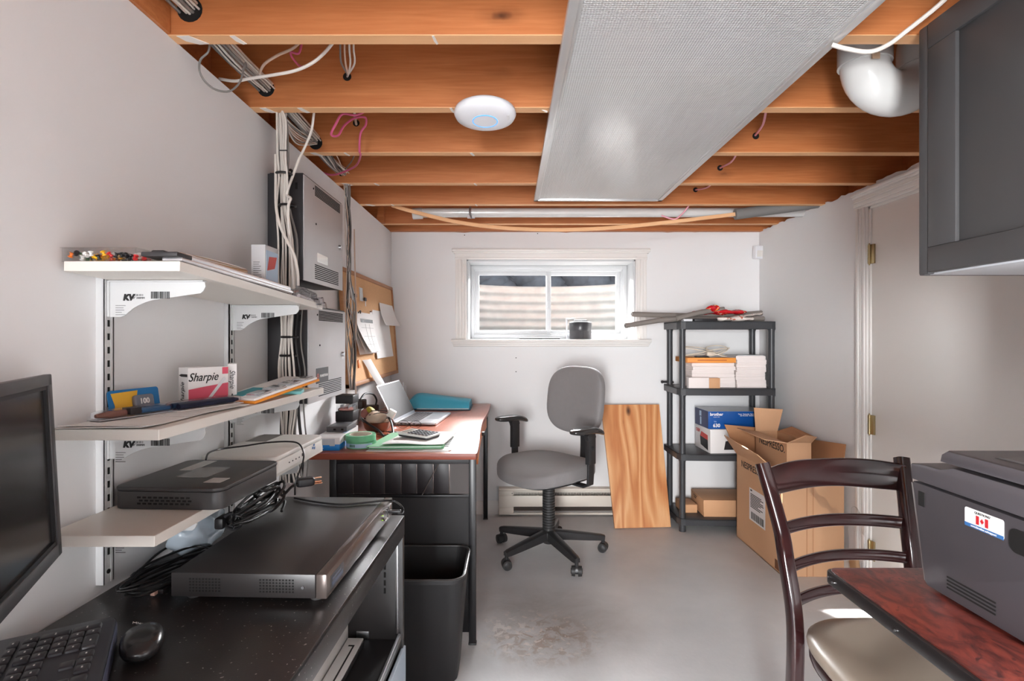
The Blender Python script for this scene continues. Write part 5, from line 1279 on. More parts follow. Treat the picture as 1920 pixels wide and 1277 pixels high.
# blue folder pile
bf = thing('blue_folder', 'bulging turquoise folder lying on the desk near the back wall', 'folder', (-.42, 3.4, ZD))
M_tq = mat('turquoise_card', (72, 172, 200), .5); M_tqd = mat('dark_teal_board', (24, 84, 108), .5)
mbf = frame(V(-.605, 3.262, ZD+.001), (.372, -.0, 0), z=(0, 0, 1))
MB().box((.01, 0, 0), (.365, .25, .006), .001, mbf).build('dark_board', M_tqd, bf)
MB().box((.04, .004, .006), (.355, .25, .010), .001, mbf).build('folder_papers', M_paper, bf)
b = MB(); rings = []
n = 26
for i in range(n+1):
    x = .378*i/n
    hgt_ = (.098-.052*x/.378)*min(1, .25+.75*math.sin(min(1, (x+.004)/.075)*PI/2)**.6)
    rings.append([mbf @ V(x-.02, .01, .009), mbf @ V(x-.02, .02-.0, hgt_*.80+.006), mbf @ V(x-.018, .10, hgt_+.006), mbf @ V(x-.018, .20, hgt_*.9+.006), mbf @ V(x-.02, .262, .009)])
b.loft(rings); b.build('folder_cover', M_tq, bf, smooth=70)
# ---- cork board
M_cork = mat('cork', (214, 168, 122), .85, bump=.4, bscale=160, var=.12, vscale=90)
M_oak = wood('board_frame_oak', (196, 148, 104), (164, 112, 72), (6, 1, 6), .5)
YA, YB2, ZA, ZB = 2.50, 3.600, .958, 1.530
tilt = math.atan((.062-.022)/(ZB-ZA))
mkb = frame(V(XL+.006, YA, ZB), (0, 1, 0), V(math.tan(tilt)*-1, 0, 1))   # x along wall, y up, z into room
if mkb.col[2].xyz.dot(V(1, 0, 0)) < 0: mkb = Matrix((mkb.col[0], mkb.col[1], -mkb.col[2], mkb.col[3])).transposed()
Wb, Hb = YB2-YA, ZB-ZA
ck = thing('cork_board', 'framed cork notice board hanging on the wall over the desk', 'notice board', (XL, 3.0, ZA))
MB().box((.01, -Hb+.01, .0), (Wb-.01, -.01, .010), 0, mkb).build('cork_panel', M_cork, ck, smooth=0)
b = MB()
for (x0, x1, y0, y1) in ((0, Wb, -.020, 0), (0, Wb, -Hb, -Hb+.020), (0, .020, -Hb, 0), (Wb-.020, Wb, -Hb, 0)): b.box((x0, y0, -.001), (x1, y1, .018), .002, mkb)
b.build('board_frame', M_oak, ck)
def kd(px, off=.02):                                   # board x for a pixel column
    return (abs(XL)-.03-off)*F/(CX-px)-YA
def kz(py, px, off=.02):
    d = kd(px, off)+YA; return EYE-(py-CY)*d/F-ZB
def pin(x, y, rgb, lab, z=.011):
    t = thing('wall_pin', lab, 'pin', tuple(mkb @ V(x, y, z)), group='pins in the cork board')
    MB().lathe([(0, 0), (.0045, .001), (.0028, .003), (.0026, .008), (.0048, .010), (0, .011)], mkb @ Matrix.Translation(V(x, y, z)), 12).build('pin_head', mat('pin_'+lab.split()[0], rgb, .4), t)
# hanging calendar
cl = thing('calendar', 'stack of printed calendar sheets pinned by the top and curling off the cork board', 'calendar', tuple(mkb @ V(kd(690), kz(590, 690), .02)))
x0, x1 = kd(667)+.0, kd(713, .05); zt0 = kz(588, 690); zb0 = kz(664, 690)
for k in range(3):
    def fn(u, v):
        z_ = .012+k*.004+(.018+.012*k)*v**2*(1+.3*math.sin(u*3+k))+(.05 if u < .2 else 0)*(.2-u)*v*k
        return mkb @ V(x0+(x1-x0)*u+.02*v*(1-u)-.008*k*(v), zt0+(zb0-zt0)*(v*(1-.02*k)), z_)
    MB().sheet(fn, 12, 12, .0008).build('calendar_page', M_paper, cl)
def onc(u, v, e_=.0016): 
    k = 2; z_ = .012+k*.004+(.018+.012*k)*v**2*(1+.3*math.sin(u*3+k))+e_
    return mkb @ V(x0+(x1-x0)*u+.02*v*(1-u)-.008*k*v, zt0+(zb0-zt0)*(v*(1-.02*k)), z_)
b = MB(); b.sheet(lambda u, v: onc(.26+.66*u, .16+.09*v), 8, 2, .0006); b.build('header_band', M_chan, cl)
b = MB()
for v_ in (.38, .60, .80, .93): b.sheet(lambda u, v: onc(.24+.68*u, v_+.006*v), 8, 1, .0005)
for u_ in (.48, .70): b.sheet(lambda u, v: onc(u_+.006*u, .28+.64*v), 1, 8, .0005)
b.build('grid_lines', M_cg, cl)
b = MB(); q = mkb @ V(x0+.24*(x1-x0), zt0-.006, .022); b.tube([q+V(0, -.02, 0), q+V(.004, -.01, .010), q+V(.006, 0, .012), q+V(.004, .01, .010), q+V(0, .02, 0)], .0028, 6); b.build('binder_clip', M_black, cl)
def bsheet(name, pxs, pys, off, lab, curl=.012, m_=None, grp=None, cat='paper'):
    xa_, xb_ = kd(pxs[0], off), kd(pxs[1], off); za, zb_ = kz(pys[0], sum(pxs)/2, off), kz(pys[1], sum(pxs)/2, off)
    def fn(u, v): return mkb @ V(xa_+(xb_-xa_)*u, za+(zb_-za)*v, off+curl*v*v+curl*.5*u*u*v)
    return MB().sheet(fn, 8, 8, .0008).build(name, m_ or M_paper, label=lab, cat=cat, group=grp)
bsheet('paper_sheet', (702, 731), (584, 671), .0125, 'long blank white sheet pinned behind the calendar on the cork board', .010)
bsheet('paper_sheet', (697, 722), (586, 660), .0105, 'white sheet half covered by the calendar and the long blank sheet', .004)
bsheet('paper_note', (716, 740), (571, 612), .016, 'small square white note curling at the edge of the cork board', .030)
b = MB()
xs_ = kd(679); zs_ = kz(676, 679)
def fn(u, v): return mkb @ V(xs_+.10*u+.16*v, zs_-.150*v, .014+.030*v+.018*math.sin(u*2))
MB().sheet(fn, 6, 8, .0008).build('paper_note', M_paper, label='narrow white slip hanging off the lower corner of the cork board', cat='paper')
MB().box((kd(671), kz(691, 671), .011), (kd(671)+.035, kz(676, 671), .016), .001, mkb).build('orange_tag', mat('orange_tag', (226, 130, 60), .5), label='small orange tag low on the cork board', cat='tag')
for k, (px, py, tagc, lab) in enumerate(((672, 556, (180, 196, 204), 'black headed key on a crumpled clear tag pinned to the cork board'), (690, 563, (206, 212, 214), 'black headed key on a square pale tag pinned to the cork board'))):
    t = thing('hanging_key', lab, 'key', tuple(mkb @ V(kd(px), kz(py, px), .02)), group='keys on the cork board')
    x, y = kd(px), kz(py, px)
    if k == 0: MB().prism([(x-.045, y+.035), (x-.01, y+.050), (x+.02, y+.01), (x+.01, y-.035), (x-.03, y-.005)], .011, .013, mkb).build('tag', mat('tag%d' % k, tagc, .3), t, smooth=0)
    else: MB().box((x-.075, y-.008, .011), (x-.015, y+.062, .014), .001, mkb).build('tag', mat('tag%d' % k, tagc, .3), t, smooth=0)
    MB().rbox(x-.018, x+.018, y-.006, y+.012, .016, .024, .005, mkb, .002).build('key_head', M_black, t)
    MB().box((x-.005, y-.034, .019), (x+.005, y-.006, .021), .0005, mkb).build('key_blade', M_steel, t)
MB().box((kd(661), kz(566, 661)+.02, .011), (kd(661)+.04, kz(545, 661)+.02, .017), .002, mkb).build('leather_tag', mat('brown_tag', (120, 84, 62), .6), label='small brown leather tag beside the keys on the cork board', cat='tag')
pin(kd(662), kz(590, 662), (150, 60, 50), 'maroon pin beside the top of the calendar')
pin(kd(700), kz(585, 700), (140, 84, 50), 'brown pin holding the sheets behind the calendar')
# small white candle-like pegs behind the laptop
for k, (px, d_) in enumerate(((755, 3.42), (760, 3.47))):
    p = P(px, 735, d_); MB().cyl(V(p.x, d_, ZD+.0005), V(p.x, d_, EYE-(717+k*6-CY)*d_/F), .009, .007, 14).build('white_peg', M_ap, label=['taller white peg standing behind the laptop screen', 'shorter white peg standing beside the turquoise folder'][k], cat='peg')
# ---- baseboard heater
M_heat = mat('heater_enamel', (226, 216, 204), .45, var=.04, vscale=6)
ht = thing('baseboard_heater', 'off-white electric baseboard heater along the back wall behind the office chair', 'heater', (.4, YB, 0))
hx0, hx1 = -.075, .98
b = MB(); b.box((hx0, 3.600, .172), (hx1, YB-.001, .186), .003); b.box((hx0, 3.645, .02), (hx1, YB-.001, .18), 0); b.build('top_cover', M_heat, ht)
MB().box((hx0+.002, 3.600, .064), (hx1, 3.610, .140), .004).build('front_plate', M_heat, ht)
b = MB(); b.box((hx0, 3.604, .010), (hx0+.10, YB-.001, .180), .002); b.box((hx0+.002, 3.600, .140), (hx0+.095, 3.606, .170), .001); b.box((hx0+.002, 3.600, .012), (hx0+.095, 3.606, .055), .001); b.build('end_cap', M_heat, ht)
b = MB()
for i in range(90):
    x = hx0+.11+i*.0105
    if x < hx1-.01: b.box((x, 3.612, .07), (x+.0012, 3.643, .150))
b.cyl((hx0+.1, 3.628, .11), (hx1-.01, 3.628, .11), .008, n=10)
b.box((hx0+.10, 3.612, .034), (hx1-.002, 3.645, .058)); b.build('heating_fins', mat('heater_dark', (70, 60, 54), .6, metal=.3), ht, smooth=0)
b = MB(); b.box((hx0+.09, 3.603, .010), (hx1, 3.607, .026), .001); b.build('lower_lip', M_heat, ht)
MB().cyl((hx0+.09, 3.6, .155), (hx0+.09, 3.598, .155), .003, n=10).build('screw', M_dark, ht)

# ---- leaning wood board
def hick():
    m = bpy.data.materials.new('hickory_board'); m.use_nodes = True; nt = m.node_tree; b = nt.nodes['Principled BSDF']; L = nt.links.new
    tc = N(nt, 'ShaderNodeTexCoord'); mp = N(nt, 'ShaderNodeMapping'); mp.inputs['Scale'].default_value = (7.5, 1, .9); L(tc.outputs['Object'], mp.inputs['Vector'])
    n1 = N(nt, 'ShaderNodeTexNoise', i_Scale=.9, i_Detail=1.5, i_Distortion=.4); L(mp.outputs[0], n1.inputs['Vector'])
    mu = N(nt, 'ShaderNodeMath', operation='MULTIPLY'); mu.inputs[1].default_value = 34; L(n1.outputs['Fac'], mu.inputs[0])
    sn = N(nt, 'ShaderNodeMath', operation='SINE'); L(mu.outputs[0], sn.inputs[0])
    n2 = N(nt, 'ShaderNodeTexNoise', i_Scale=12.0, i_Detail=4.0); L(mp.outputs[0], n2.inputs['Vector'])
    mr = N(nt, 'ShaderNodeMapRange'); mr.inputs[1].default_value = -1; mr.inputs[2].default_value = 1; L(sn.outputs[0], mr.inputs[0])
    mx = N(nt, 'ShaderNodeMix'); mx.data_type = 'FLOAT'; mx.inputs[0].default_value = .3; L(mr.outputs[0], mx.inputs[2]); L(n2.outputs['Fac'], mx.inputs[3])
    r = ramp(nt, [(.08, s2l((188, 116, 66))), (.35, s2l((204, 138, 86))), (.7, s2l((214, 154, 102))), (.95, s2l((226, 176, 128)))]); L(mx.outputs[0], r.inputs[0])
    mp2 = N(nt, 'ShaderNodeMapping'); mp2.inputs['Scale'].default_value = (5, 1, 2.6); mp2.inputs['Location'].default_value = (.3, 0, .25); L(tc.outputs['Object'], mp2.inputs['Vector'])
    vo = N(nt, 'ShaderNodeTexVoronoi', i_Scale=1.0); L(mp2.outputs[0], vo.inputs['Vector'])
    kr = ramp(nt, [(.05, (1, 1, 1, 1)), (.11, (0, 0, 0, 1))]); L(vo.outputs['Distance'], kr.inputs[0])
    m2 = N(nt, 'ShaderNodeMix'); m2.data_type = 'RGBA'; m2.inputs[7].default_value = s2l((70, 40, 26)); L(kr.outputs[0], m2.inputs[0]); L(r.outputs[0], m2.inputs[6])
    L(m2.outputs[2], b.inputs['Base Color']); b.inputs['Roughness'].default_value = .4
    return m
bl, br_, tl, tr_ = V(.655, 3.370, .012), V(1.012, 3.395, .012), V(.606, 3.585, .757), V(.995, 3.600, .757)
nn = (br_-bl).cross(tl-bl).normalized()
if nn.y > 0: nn = -nn
b = MB(); b.cur = 0
vs = [bl, br_, tr_, tl]; q = [v+nn*.009 for v in vs]+[v-nn*.009 for v in vs]
b.add(q, [[0, 1, 2, 3], [4, 5, 6, 7][::-1], [0, 4, 5, 1], [1, 5, 6, 2], [2, 6, 7, 3], [3, 7, 4, 0]])
for v in b.v: v.z -= min(x.z for x in b.v)*0
mn = min(v.z for v in b.v)
for v in b.v: v.z -= mn-.0005
b.build('wooden_board', hick(), label='varnished streaky wood board leaning against the back wall beside the black shelving', cat='wooden board', smooth=0)

# ---- office chair
M_fab = mat('grey_chair_fabric', (128, 124, 124), .8, bump=.5, bscale=420, sheen=.2, var=.05, vscale=40)
M_cpl = mat('chair_black_plastic', (44, 43, 44), .32, var=.1, vscale=20)
M_cst = mat('chair_dusty_black', (50, 49, 49), .5, var=.25, vscale=12)
ch = thing('office_chair', 'grey fabric swivel office chair with armrests between the desk and the leaning board', 'chair', (.215, 2.985, 0), math.radians(-48.7))
mch = MW[ch.name]
def C(*a): return mch @ V(*a)
# base: star of five, absolute angles about the column
base_ang = [math.radians(a)+math.radians(48.7) for a in (293, 221, 149, 77, 5)]
MB().lathe([(0, .062), (.030, .062), (.036, .072), (.048, .085), (.046, .125), (.034, .135), (.034, .14), (0, .14)], None, 28).build('base_hub', M_cst, ch, local=True)
for a in base_ang:
    d = V(math.cos(a), math.sin(a), 0)
    def sec(h, w_): return [(-w_/2, -h/2), (w_/2, -h/2), (w_*.42, h*.35), (w_*.2, h/2), (-w_*.2, h/2), (-w_*.42, h*.35)]
    pts = [d*.030+V(0, 0, .112), d*.12+V(0, 0, .103), d*.22+V(0, 0, .092), d*.295+V(0, 0, .084), d*.315+V(0, 0, .081)]
    MB().sweep(pts, sec(1, 1), scale=lambda t: (.058-.026*t, .050-.026*t)).build('base_leg', M_cpl, ch, local=True)
    c_ = d*.307
    cs = MB(); cs.cyl(c_+V(0, 0, .046), c_+V(0, 0, .090), .010, n=14)
    td = V(-d.y, d.x, 0); td = (td*math.cos(.5)+d*math.sin(.5)).normalized()
    cc = c_+V(0, 0, .0265)
    cs.cyl(cc-td*.008, cc+td*.008, .016, n=16)
    mcs = frame(cc, td, z=(0, 0, 1)); fwd = mcs.col[1].xyz
    pr = []
    hood = [[cc+td*s_*.006+fwd*(.020*math.cos(t))+V(0, 0, 1)*(.029*math.sin(t)) for s_ in (-1, 1)]+[cc+td*s_*.006+fwd*(.014*math.cos(t))+V(0, 0, 1)*(.021*math.sin(t)) for s_ in (1, -1)] for t in [PI*i/10 for i in range(11)]]
    cs.loft(hood)
    o = cs.build('caster', M_cpl, ch, local=True)
    for s_ in (-1, 1):
        w_ = MB(); c1 = cc+td*s_*.008; c2 = cc+td*s_*.026; w_.cyl(c1, c2, .0262, .0245, 24); w_.cyl(c2, c2+td*s_*.003, .017, .012, 20); w_.build('caster_wheel', M_cst, o, local=True)
b = MB(); prof = [(0, .135), (.026, .135)]
for i in range(17): z = .14+i*.0145; prof += [(.0345, z), (.0345, z+.009), (.030, z+.0105), (.030, z+.0135)]
prof += [(.026, .392), (.026, .41), (0, .41)]
b.lathe(prof, None, 28).build('column_bellows', M_cst, ch, local=True)
b = MB(); b.box((-.09, -.10, .405), (.09, .11, .432), .008); b.box((-.035, .08, .395), (.035, .215, .415), .005); b.build('seat_mechanism', M_cpl, ch, local=True)
# seat cushion
def seatw(p):
    z = p.z
    if p.y < -.06: z -= (abs(p.y+.06)/.18)**2*.034
    z -= .012*math.exp(-((p.x/.14)**2+((p.y-.03)/.14)**2))*(1 if p.z > 0 else 0)
    z += .012*(abs(p.x)/.24)**2*(1 if p.z > 0 else .2)
    return V(p.x*(1+.04*(p.y < 0)), p.y, z)
MB().super((0, -.02, .482), (.247, .240, .047), .45, .72, None, 48, 24, seatw).build('seat', M_fab, ch, local=True, smooth=70)
MB().super((0, -.015, .446), (.225, .215, .020), .5, .7, None, 40, 12, seatw).build('seat_shell', M_cpl, ch, local=True, smooth=70)
# back
mb = Matrix.Translation(V(0, .245, .835)) @ Matrix.Rotation(math.radians(-7), 4, 'X')
def backw(p): return V(p.x*(1+.10*(p.z/.19)*(-1)*0-.06*max(0, p.z/.19)**3*0), p.y-.02*(p.x/.2)**2+.022*math.cos(p.z*6)*0, p.z)
mbr = mb @ Matrix.Rotation(PI/2, 4, 'X')             # super z -> depth
MB().super((0, 0, 0), (.208, .195, .036), .5, .66, mbr, 52, 22, lambda p: V(p.x, p.y, p.z+.030*(p.x/.2)**2)).build('backrest', M_fab, ch, local=True, smooth=70)
MB().super((0, 0, -.020), (.190, .180, .022), .5, .66, mbr, 44, 14, lambda p: V(p.x, p.y, p.z+.030*(p.x/.2)**2)).build('backrest_shell', M_cpl, ch, local=True, smooth=70)
b = MB(); b.sweep(spline([V(0, .14, .404), V(0, .22, .402), V(0, .283, .43), V(0, .300, .52), V(0, .300, .66), V(0, .290, .78)], 5), sec_rect(.058, .012, .003), up=(0, -1, .3)); b.build('back_bracket', M_cpl, ch, local=True)
for s_ in (-1, 1):
    arm = MB()
    x = s_*.292
    arm.sweep([V(s_*.15, .01, .425), V(s_*.26, .01, .425), V(s_*.288, .01, .440), V(x, .01, .49), V(x, .01, .60)], sec_rect(.046, .012, .003), up=(0, 0, 1) if False else (s_*-1, 0, .001))
    arm.build('arm_bracket', M_cpl, ch, local=True)
    b = MB(); b.box((x-.014, -.017, .545), (x+.014, .037, .690), .004); b.sweep([V(x, .012, .675), V(x, .004, .70), V(x, -.004, .712)], sec_rect(.030, .060, .006), up=(0, -1, 0)); b.cyl((x+s_*.013, .01, .628), (x+s_*.024, .01, .628), .011, .009, 18); b.build('arm_sleeve', M_cpl, ch, local=True)
    ms_ = Matrix.Translation(V(x, -.012, .722))
    MB().super((0, 0, 0), (.040, .122, .019), .75, .75, ms_, 36, 16, lambda p: V(p.x*(1-.12*p.y/.12), p.y, p.z-.035*max(0, (-p.y-.03)/.09)**2*0-.030*max(0, (p.y-.0)/.12)**2)).build('armrest_pad', mat('armrest_gloss', (52, 50, 50), .16, coat=.3), ch, local=True, smooth=70)
b = MB(); b.tube([V(-.10, .03, .418), V(-.20, .045, .415), V(-.265, .055, .405)], .006, 8); b.super((-.295, .062, .396), (.040, .014, .005), .8, .8, Matrix()); b.build('height_lever', M_cpl, ch, local=True)

# ---- black plastic shelving unit
M_sh = mat('dark_grey_shelving_plastic', (58, 59, 62), .38, bump=.06, bscale=200)
su = thing('shelving_unit', 'four-tier dark grey plastic shelving unit standing in the corner beside the window', 'shelving', (1.33, 3.46, 0))
SX0, SX1, SY0, SY1 = 1.037, 1.648, 3.300, 3.625
def tier(z0, z1, nm):
    b = MB()
    front = [(SX0+.04+(SX1-SX0-.08)*i/12, SY0-.012*math.sin(PI*i/12)) for i in range(13)]
    poly = [(SX0, SY0+.05), (SX0+.015, SY0+.012)]+front+[(SX1-.015, SY0+.012), (SX1, SY0+.05), (SX1, SY1), (SX0, SY1)]
    b.prism(poly, z1-.006, z1, None, .001)
    # rim walls
    for (p, q) in zip(poly, poly[1:]+poly[:1]):
        p = V(*p, 0); q = V(*q, 0); t = (q-p).normalized(); n_ = V(-t.y, t.x, 0)*.005
        b.add([p+V(0, 0, z0), q+V(0, 0, z0), q+n_+V(0, 0, z0), p+n_+V(0, 0, z0), p+V(0, 0, z1), q+V(0, 0, z1), q+n_+V(0, 0, z1), p+n_+V(0, 0, z1)], [[0, 1, 2, 3], [4, 5, 6, 7], [0, 1, 5, 4], [1, 2, 6, 5], [2, 3, 7, 6], [3, 0, 4, 7]])
    for i in range(1, 5): b.box((SX0+.01, SY0+.01+.06*i, z0+.01), (SX1-.01, SY0+.016+.06*i, z1-.005))
    for (x, y) in posts: b.cyl((x, y, z0-.006), (x, y, z0+.006), .0225, n=20)
    return b.build(nm, M_sh, su)
posts = [(SX0+.030, SY0+.032), (SX1-.030, SY0+.032), (SX0+.030, SY1-.030), (SX1-.030, SY1-.030)]
for z0, z1 in ((.045, .083), (.442, .480), (.842, .884), (1.250, 1.296)): tier(z0, z1, 'shelf')
for (x, y) in posts:
    b = MB(); b.cyl((x, y, 0), (x, y, .03), .021, .020, 20)
    zs_ = [.03, .442, .842, 1.25]
    for a_, c_ in zip(zs_, zs_[1:]): b.lathe([(.0195, a_), (.0185, a_+.02), (.0185, c_-.02), (.0205, c_)], Matrix.Translation(V(x, y, 0)), 20)
    b.build('post', M_sh, su)
b = MB(); q = P(1240, 716, 3.60)
b.cyl(V(SX0-.012, SY1-.03, q.z), V(SX0+.03, SY1-.03, q.z), .007, n=12); b.super((SX0-.020, SY1-.03, q.z), (.010, .010, .010), 1, 1); b.super((SX0+.048, SY1-.035, q.z-.002), (.008, .008, .008), 1, 1); b.build('wall_anchor', M_black, su)

# foam tubes on top
M_foam = mat('grey_pipe_foam', (132, 124, 118), .75, bump=.2, bscale=120)
ZT = 1.2965
def foam(pts, lab, r=.0165):
    t = thing('foam_tube', lab, 'foam tube', tuple(pts[0]), group='grey foam tubes on the shelving unit')
    MB().tube(pts, r, 18, 6).build('tube_body', M_foam, t, smooth=60)
    d = (Vector(pts[0])-Vector(pts[1])).normalized()
    MB().cyl(Vector(pts[0])+d*.0004, Vector(pts[0])+d*.0012, r*.45, n=14).build('tube_bore', M_dark, t)
foam([P(1184, 589, 3.44), P(1240, 591, 3.46), P(1310, 592, 3.49), P(1380, 590.5, 3.52), P(1428, 587, 3.54)], 'upper grey foam tube reaching across the window opening', .0165)
foam([P(1172, 611, 3.35), P(1215, 604, 3.375), P(1262, 598.4, 3.40), P(1340, 598.2, 3.43), P(1432, 597.5, 3.47)], 'lower grey foam tube drooping past the window sill', .0155)
foam([P(1357, 580, 3.40), P(1330, 583, 3.385), P(1300, 589, 3.365), P(1270, 597, 3.345)], 'short grey foam tube with its end poking up from the red bag', .0165)
# bags on top
def bagshape(a, s1=140, s2=180, s3=1.0): return lambda p: V(p.x+a*math.sin(p.y*s1+p.z*60), p.y+a*math.sin(p.x*s2), p.z*(1+.35*math.sin(p.x*55+1)*s3)+a*.7*math.sin(p.x*s1+p.y*90))
def red_mat():
    m = bpy.data.materials.new('red_printed_foil'); m.use_nodes = True; nt = m.node_tree; b = nt.nodes['Principled BSDF']; L = nt.links.new
    tc = N(nt, 'ShaderNodeTexCoord'); n = N(nt, 'ShaderNodeTexNoise', i_Scale=26.0, i_Detail=2.0, i_Distortion=1.5); L(tc.outputs['Object'], n.inputs['Vector'])
    r = ramp(nt, [(.0, s2l((198, 30, 40))), (.54, s2l((214, 38, 44))), (.58, s2l((236, 150, 70))), (.63, s2l((240, 226, 214)))]); r.color_ramp.interpolation = 'CONSTANT'; L(n.outputs['Fac'], r.inputs[0]); L(r.outputs[0], b.inputs['Base Color']); b.inputs['Roughness'].default_value = .25
    return m
M_red = red_mat()
MB().super((1.160+.17, 3.42, ZT+.062), (.175, .045, .014), .9, .8, None, 40, 16, bagshape(.004)).build('red_snack_bag', M_red, label='shiny red printed bag lying on the foam tubes on top of the shelving unit', cat='bag')
MB().super((1.275, 3.385, ZT+.084), (.042, .036, .016), .9, .8, None, 30, 14, bagshape(.004)).build('red_wrapper', M_red, label='smaller red and orange wrapper folded over the end of the short foam tube', cat='wrapper')
def whiteprint():
    m = bpy.data.materials.new('white_printed_bag'); m.use_nodes = True; nt = m.node_tree; b = nt.nodes['Principled BSDF']; L = nt.links.new
    tc = N(nt, 'ShaderNodeTexCoord'); n = N(nt, 'ShaderNodeTexNoise', i_Scale=24.0, i_Detail=2.0); L(tc.outputs['Object'], n.inputs['Vector'])
    r = ramp(nt, [(.0, s2l((226, 214, 206))), (.60, s2l((190, 104, 80))), (.66, s2l((226, 214, 206)))]); r.color_ramp.interpolation = 'CONSTANT'; L(n.outputs['Fac'], r.inputs[0]); L(r.outputs[0], b.inputs['Base Color']); b.inputs['Roughness'].default_value = .3
    return m
M_wb = whiteprint()
MB().super((1.400, 3.345, ZT+.016), (.118, .036, .014), .9, .7, None, 36, 14, bagshape(.0035)).build('white_paper_bag', M_wb, label='crumpled white bag with small reddish prints along the shelving top edge', cat='bag')
MB().sheet(lambda u, v: (1.42+.15*u, 3.335+.05*v, ZT+.030+.020*u+.006*math.sin(u*20+v*6)), 14, 6, .001).build('white_wrapper', M_wb, label='pointed white wrapper corner sticking up on the shelving top', cat='wrapper')
MB().box((1.135, 3.305, ZT+.0005), (1.275, 3.375, ZT+.017), .002).build('black_case', M_black, label='flat black case under the red bag on the shelving top', cat='case')
MB().box((1.075, 3.325, ZT+.0005), (1.128, 3.385, ZT+.015), .002).build('white_case', M_ap, label='small white case beside the flat black case on the shelving top', cat='case')

# second tier: paper bundles
Z2 = .8845
rs = random.Random(21)
ordw = ['topmost', 'second', 'third', 'fourth', 'fifth', 'sixth', 'seventh', 'eighth', 'bottom']
M_ream = mat('ream_paper', (230, 220, 216), .7, var=.05, vscale=4)
def pile(xa, xb, ya, yb, n, hs, which, skew=0):
    z = Z2+.0005; p0 = None
    for k in range(n):
        h_ = hs*(1+rs.uniform(-.08, .08)); dx, dy = rs.uniform(-.004, .004), rs.uniform(-.004, .004)
        w_, d_ = xb-xa, yb-ya
        b = MB(); m_ = Matrix.Translation(V(xa+dx, ya+dy, z)) @ Matrix.Rotation(rs.uniform(-.012, .012)+skew, 4, 'Z')
        nl = 5; rr_ = []
        for q in range(nl+1):
            e_ = .0012*math.sin(q*2.3+k); rr_.append([m_ @ V(x, y, h_*.985*q/nl) for x, y in ((-e_, -e_), (w_+e_, -e_*.5), (w_+e_, d_), (-e_, d_))])
        b.loft(rr_)
        i_ = n-1-k
        lab = '%s white paper bundle of the pile %s' % (ordw[i_] if i_ < n-1 else 'bottom', which)
        b.build('paper_bundle', M_ream, label=lab, cat='paper bundle', group='white paper bundles on the shelving', smooth=0); z += h_
    return z
zL = pile(1.140, 1.404, 3.36, 3.560, 7, .0222, 'under the orange envelope')
zR = pile(1.410, 1.592, 3.35, 3.560, 8, .0248, 'beside the corner post')
ob = thing('orange_envelope', 'thick orange padded envelope on the paper pile below the cable coil', 'envelope', (1.25, 3.45, zL))
MB().box((0, 0, 0), (.30, .26, .032), .003, Matrix.Translation(V(1.102, 3.345, zL+.0005)) @ Matrix.Rotation(-.02, 4, 'Z')).build('envelope_body', mat('orange_kraft', (232, 150, 66), .55), ob)
MB().box((.0, -.0008, .004), (.28, .0, .0), 0, Matrix.Translation(V(1.105, 3.345, zL))).box((.06, .0, .012), (.24, .0012, .018), 0, Matrix.Translation(V(1.105, 3.3435, zL+.002)) @ Matrix.Rotation(-.02, 4, 'Z')).build('printed_line', mat('print_rust', (190, 96, 44), .5), ob, smooth=0)
MB().sheet(lambda u, v: (1.25+.19*u, 3.36+.20*v, zL+.0345+.003*math.sin(u*5)), 6, 6, .001).build('paper_sheet', M_paper, label='loose white sheet on top of the orange envelope', cat='paper')
MB().box((1.42, 3.36, zR+.0006), (1.585, 3.55, zR+.004), .001).build('grey_cover_sheet', M_metalw, label='grey cover sheet lying on the tall paper pile by the corner post', cat='paper')
sb = thing('small_carton', 'small white carton with a brown end at the front of the paper piles', 'carton', (1.2, 3.33, Z2))
M_kr = mat('cardboard', (204, 156, 116), .7, bump=.1, bscale=50, var=.03, vscale=8)
MB().box((1.100, 3.312, Z2+.0005), (1.225, 3.352, Z2+.066), .001).build('carton_body', M_ream, sb)
MB().box((1.2255, 3.310, Z2+.0005), (1.292, 3.353, Z2+.062), .001).build('brown_end', M_kr, sb)
q0 = V(1.25, 3.42, zL+.038)
cc_ = thing('cable_coil', 'loosely coiled cream cable with a plug on the orange envelope', 'cable', tuple(q0))
pts = []
for i in range(58):
    t = i*2*PI/13; k = i/58
    if i < 26: pts.append(q0+V(-.075+.080*math.cos(t)+.02*k, .01+.05*math.sin(t), .032+.030*math.sin(t*.5+.4)))
    else: pts.append(q0+V(.085+.066*math.cos(t)-.03*k, .0+.045*math.sin(t), .034+.034*math.sin(t*.7)))
for p in pts: p.z = max(p.z, zL+.040)
MB().tube(pts, .0034, 8, 4).build('cable', mat('cream_cable', (222, 208, 190), .5), cc_)
MB().box(q0+V(-.015, -.05, .004), q0+V(.03, -.02, .030), .005).build('cable_plug', mat('cream_plug', (214, 198, 180), .5), cc_)
MB().box((1.17, 3.37, zL+.034), (1.245, 3.42, zL+.042), .002).build('black_remote', M_black, label='flat black gadget under the cream cable coil', cat='gadget')

# third tier: printer supply boxes
Z3 = .4806
M_blue2 = mat('glossy_blue_carton', (24, 82, 156), .22, var=.08, vscale=5); M_navy = mat('navy_carton_side', (40, 50, 96), .3)
wt = thing('toner_carton', 'white carton with a red and black picture on its end under the blue carton', 'carton', (1.3, 3.45, Z3))
mwt = frame(V(1.238, 3.325, Z3), (.30, .012, 0), z=(0, 0, 1))
MB().box((0, 0, 0), (.335, .245, .148), .001, mwt).build('carton_body', M_wbox, wt)
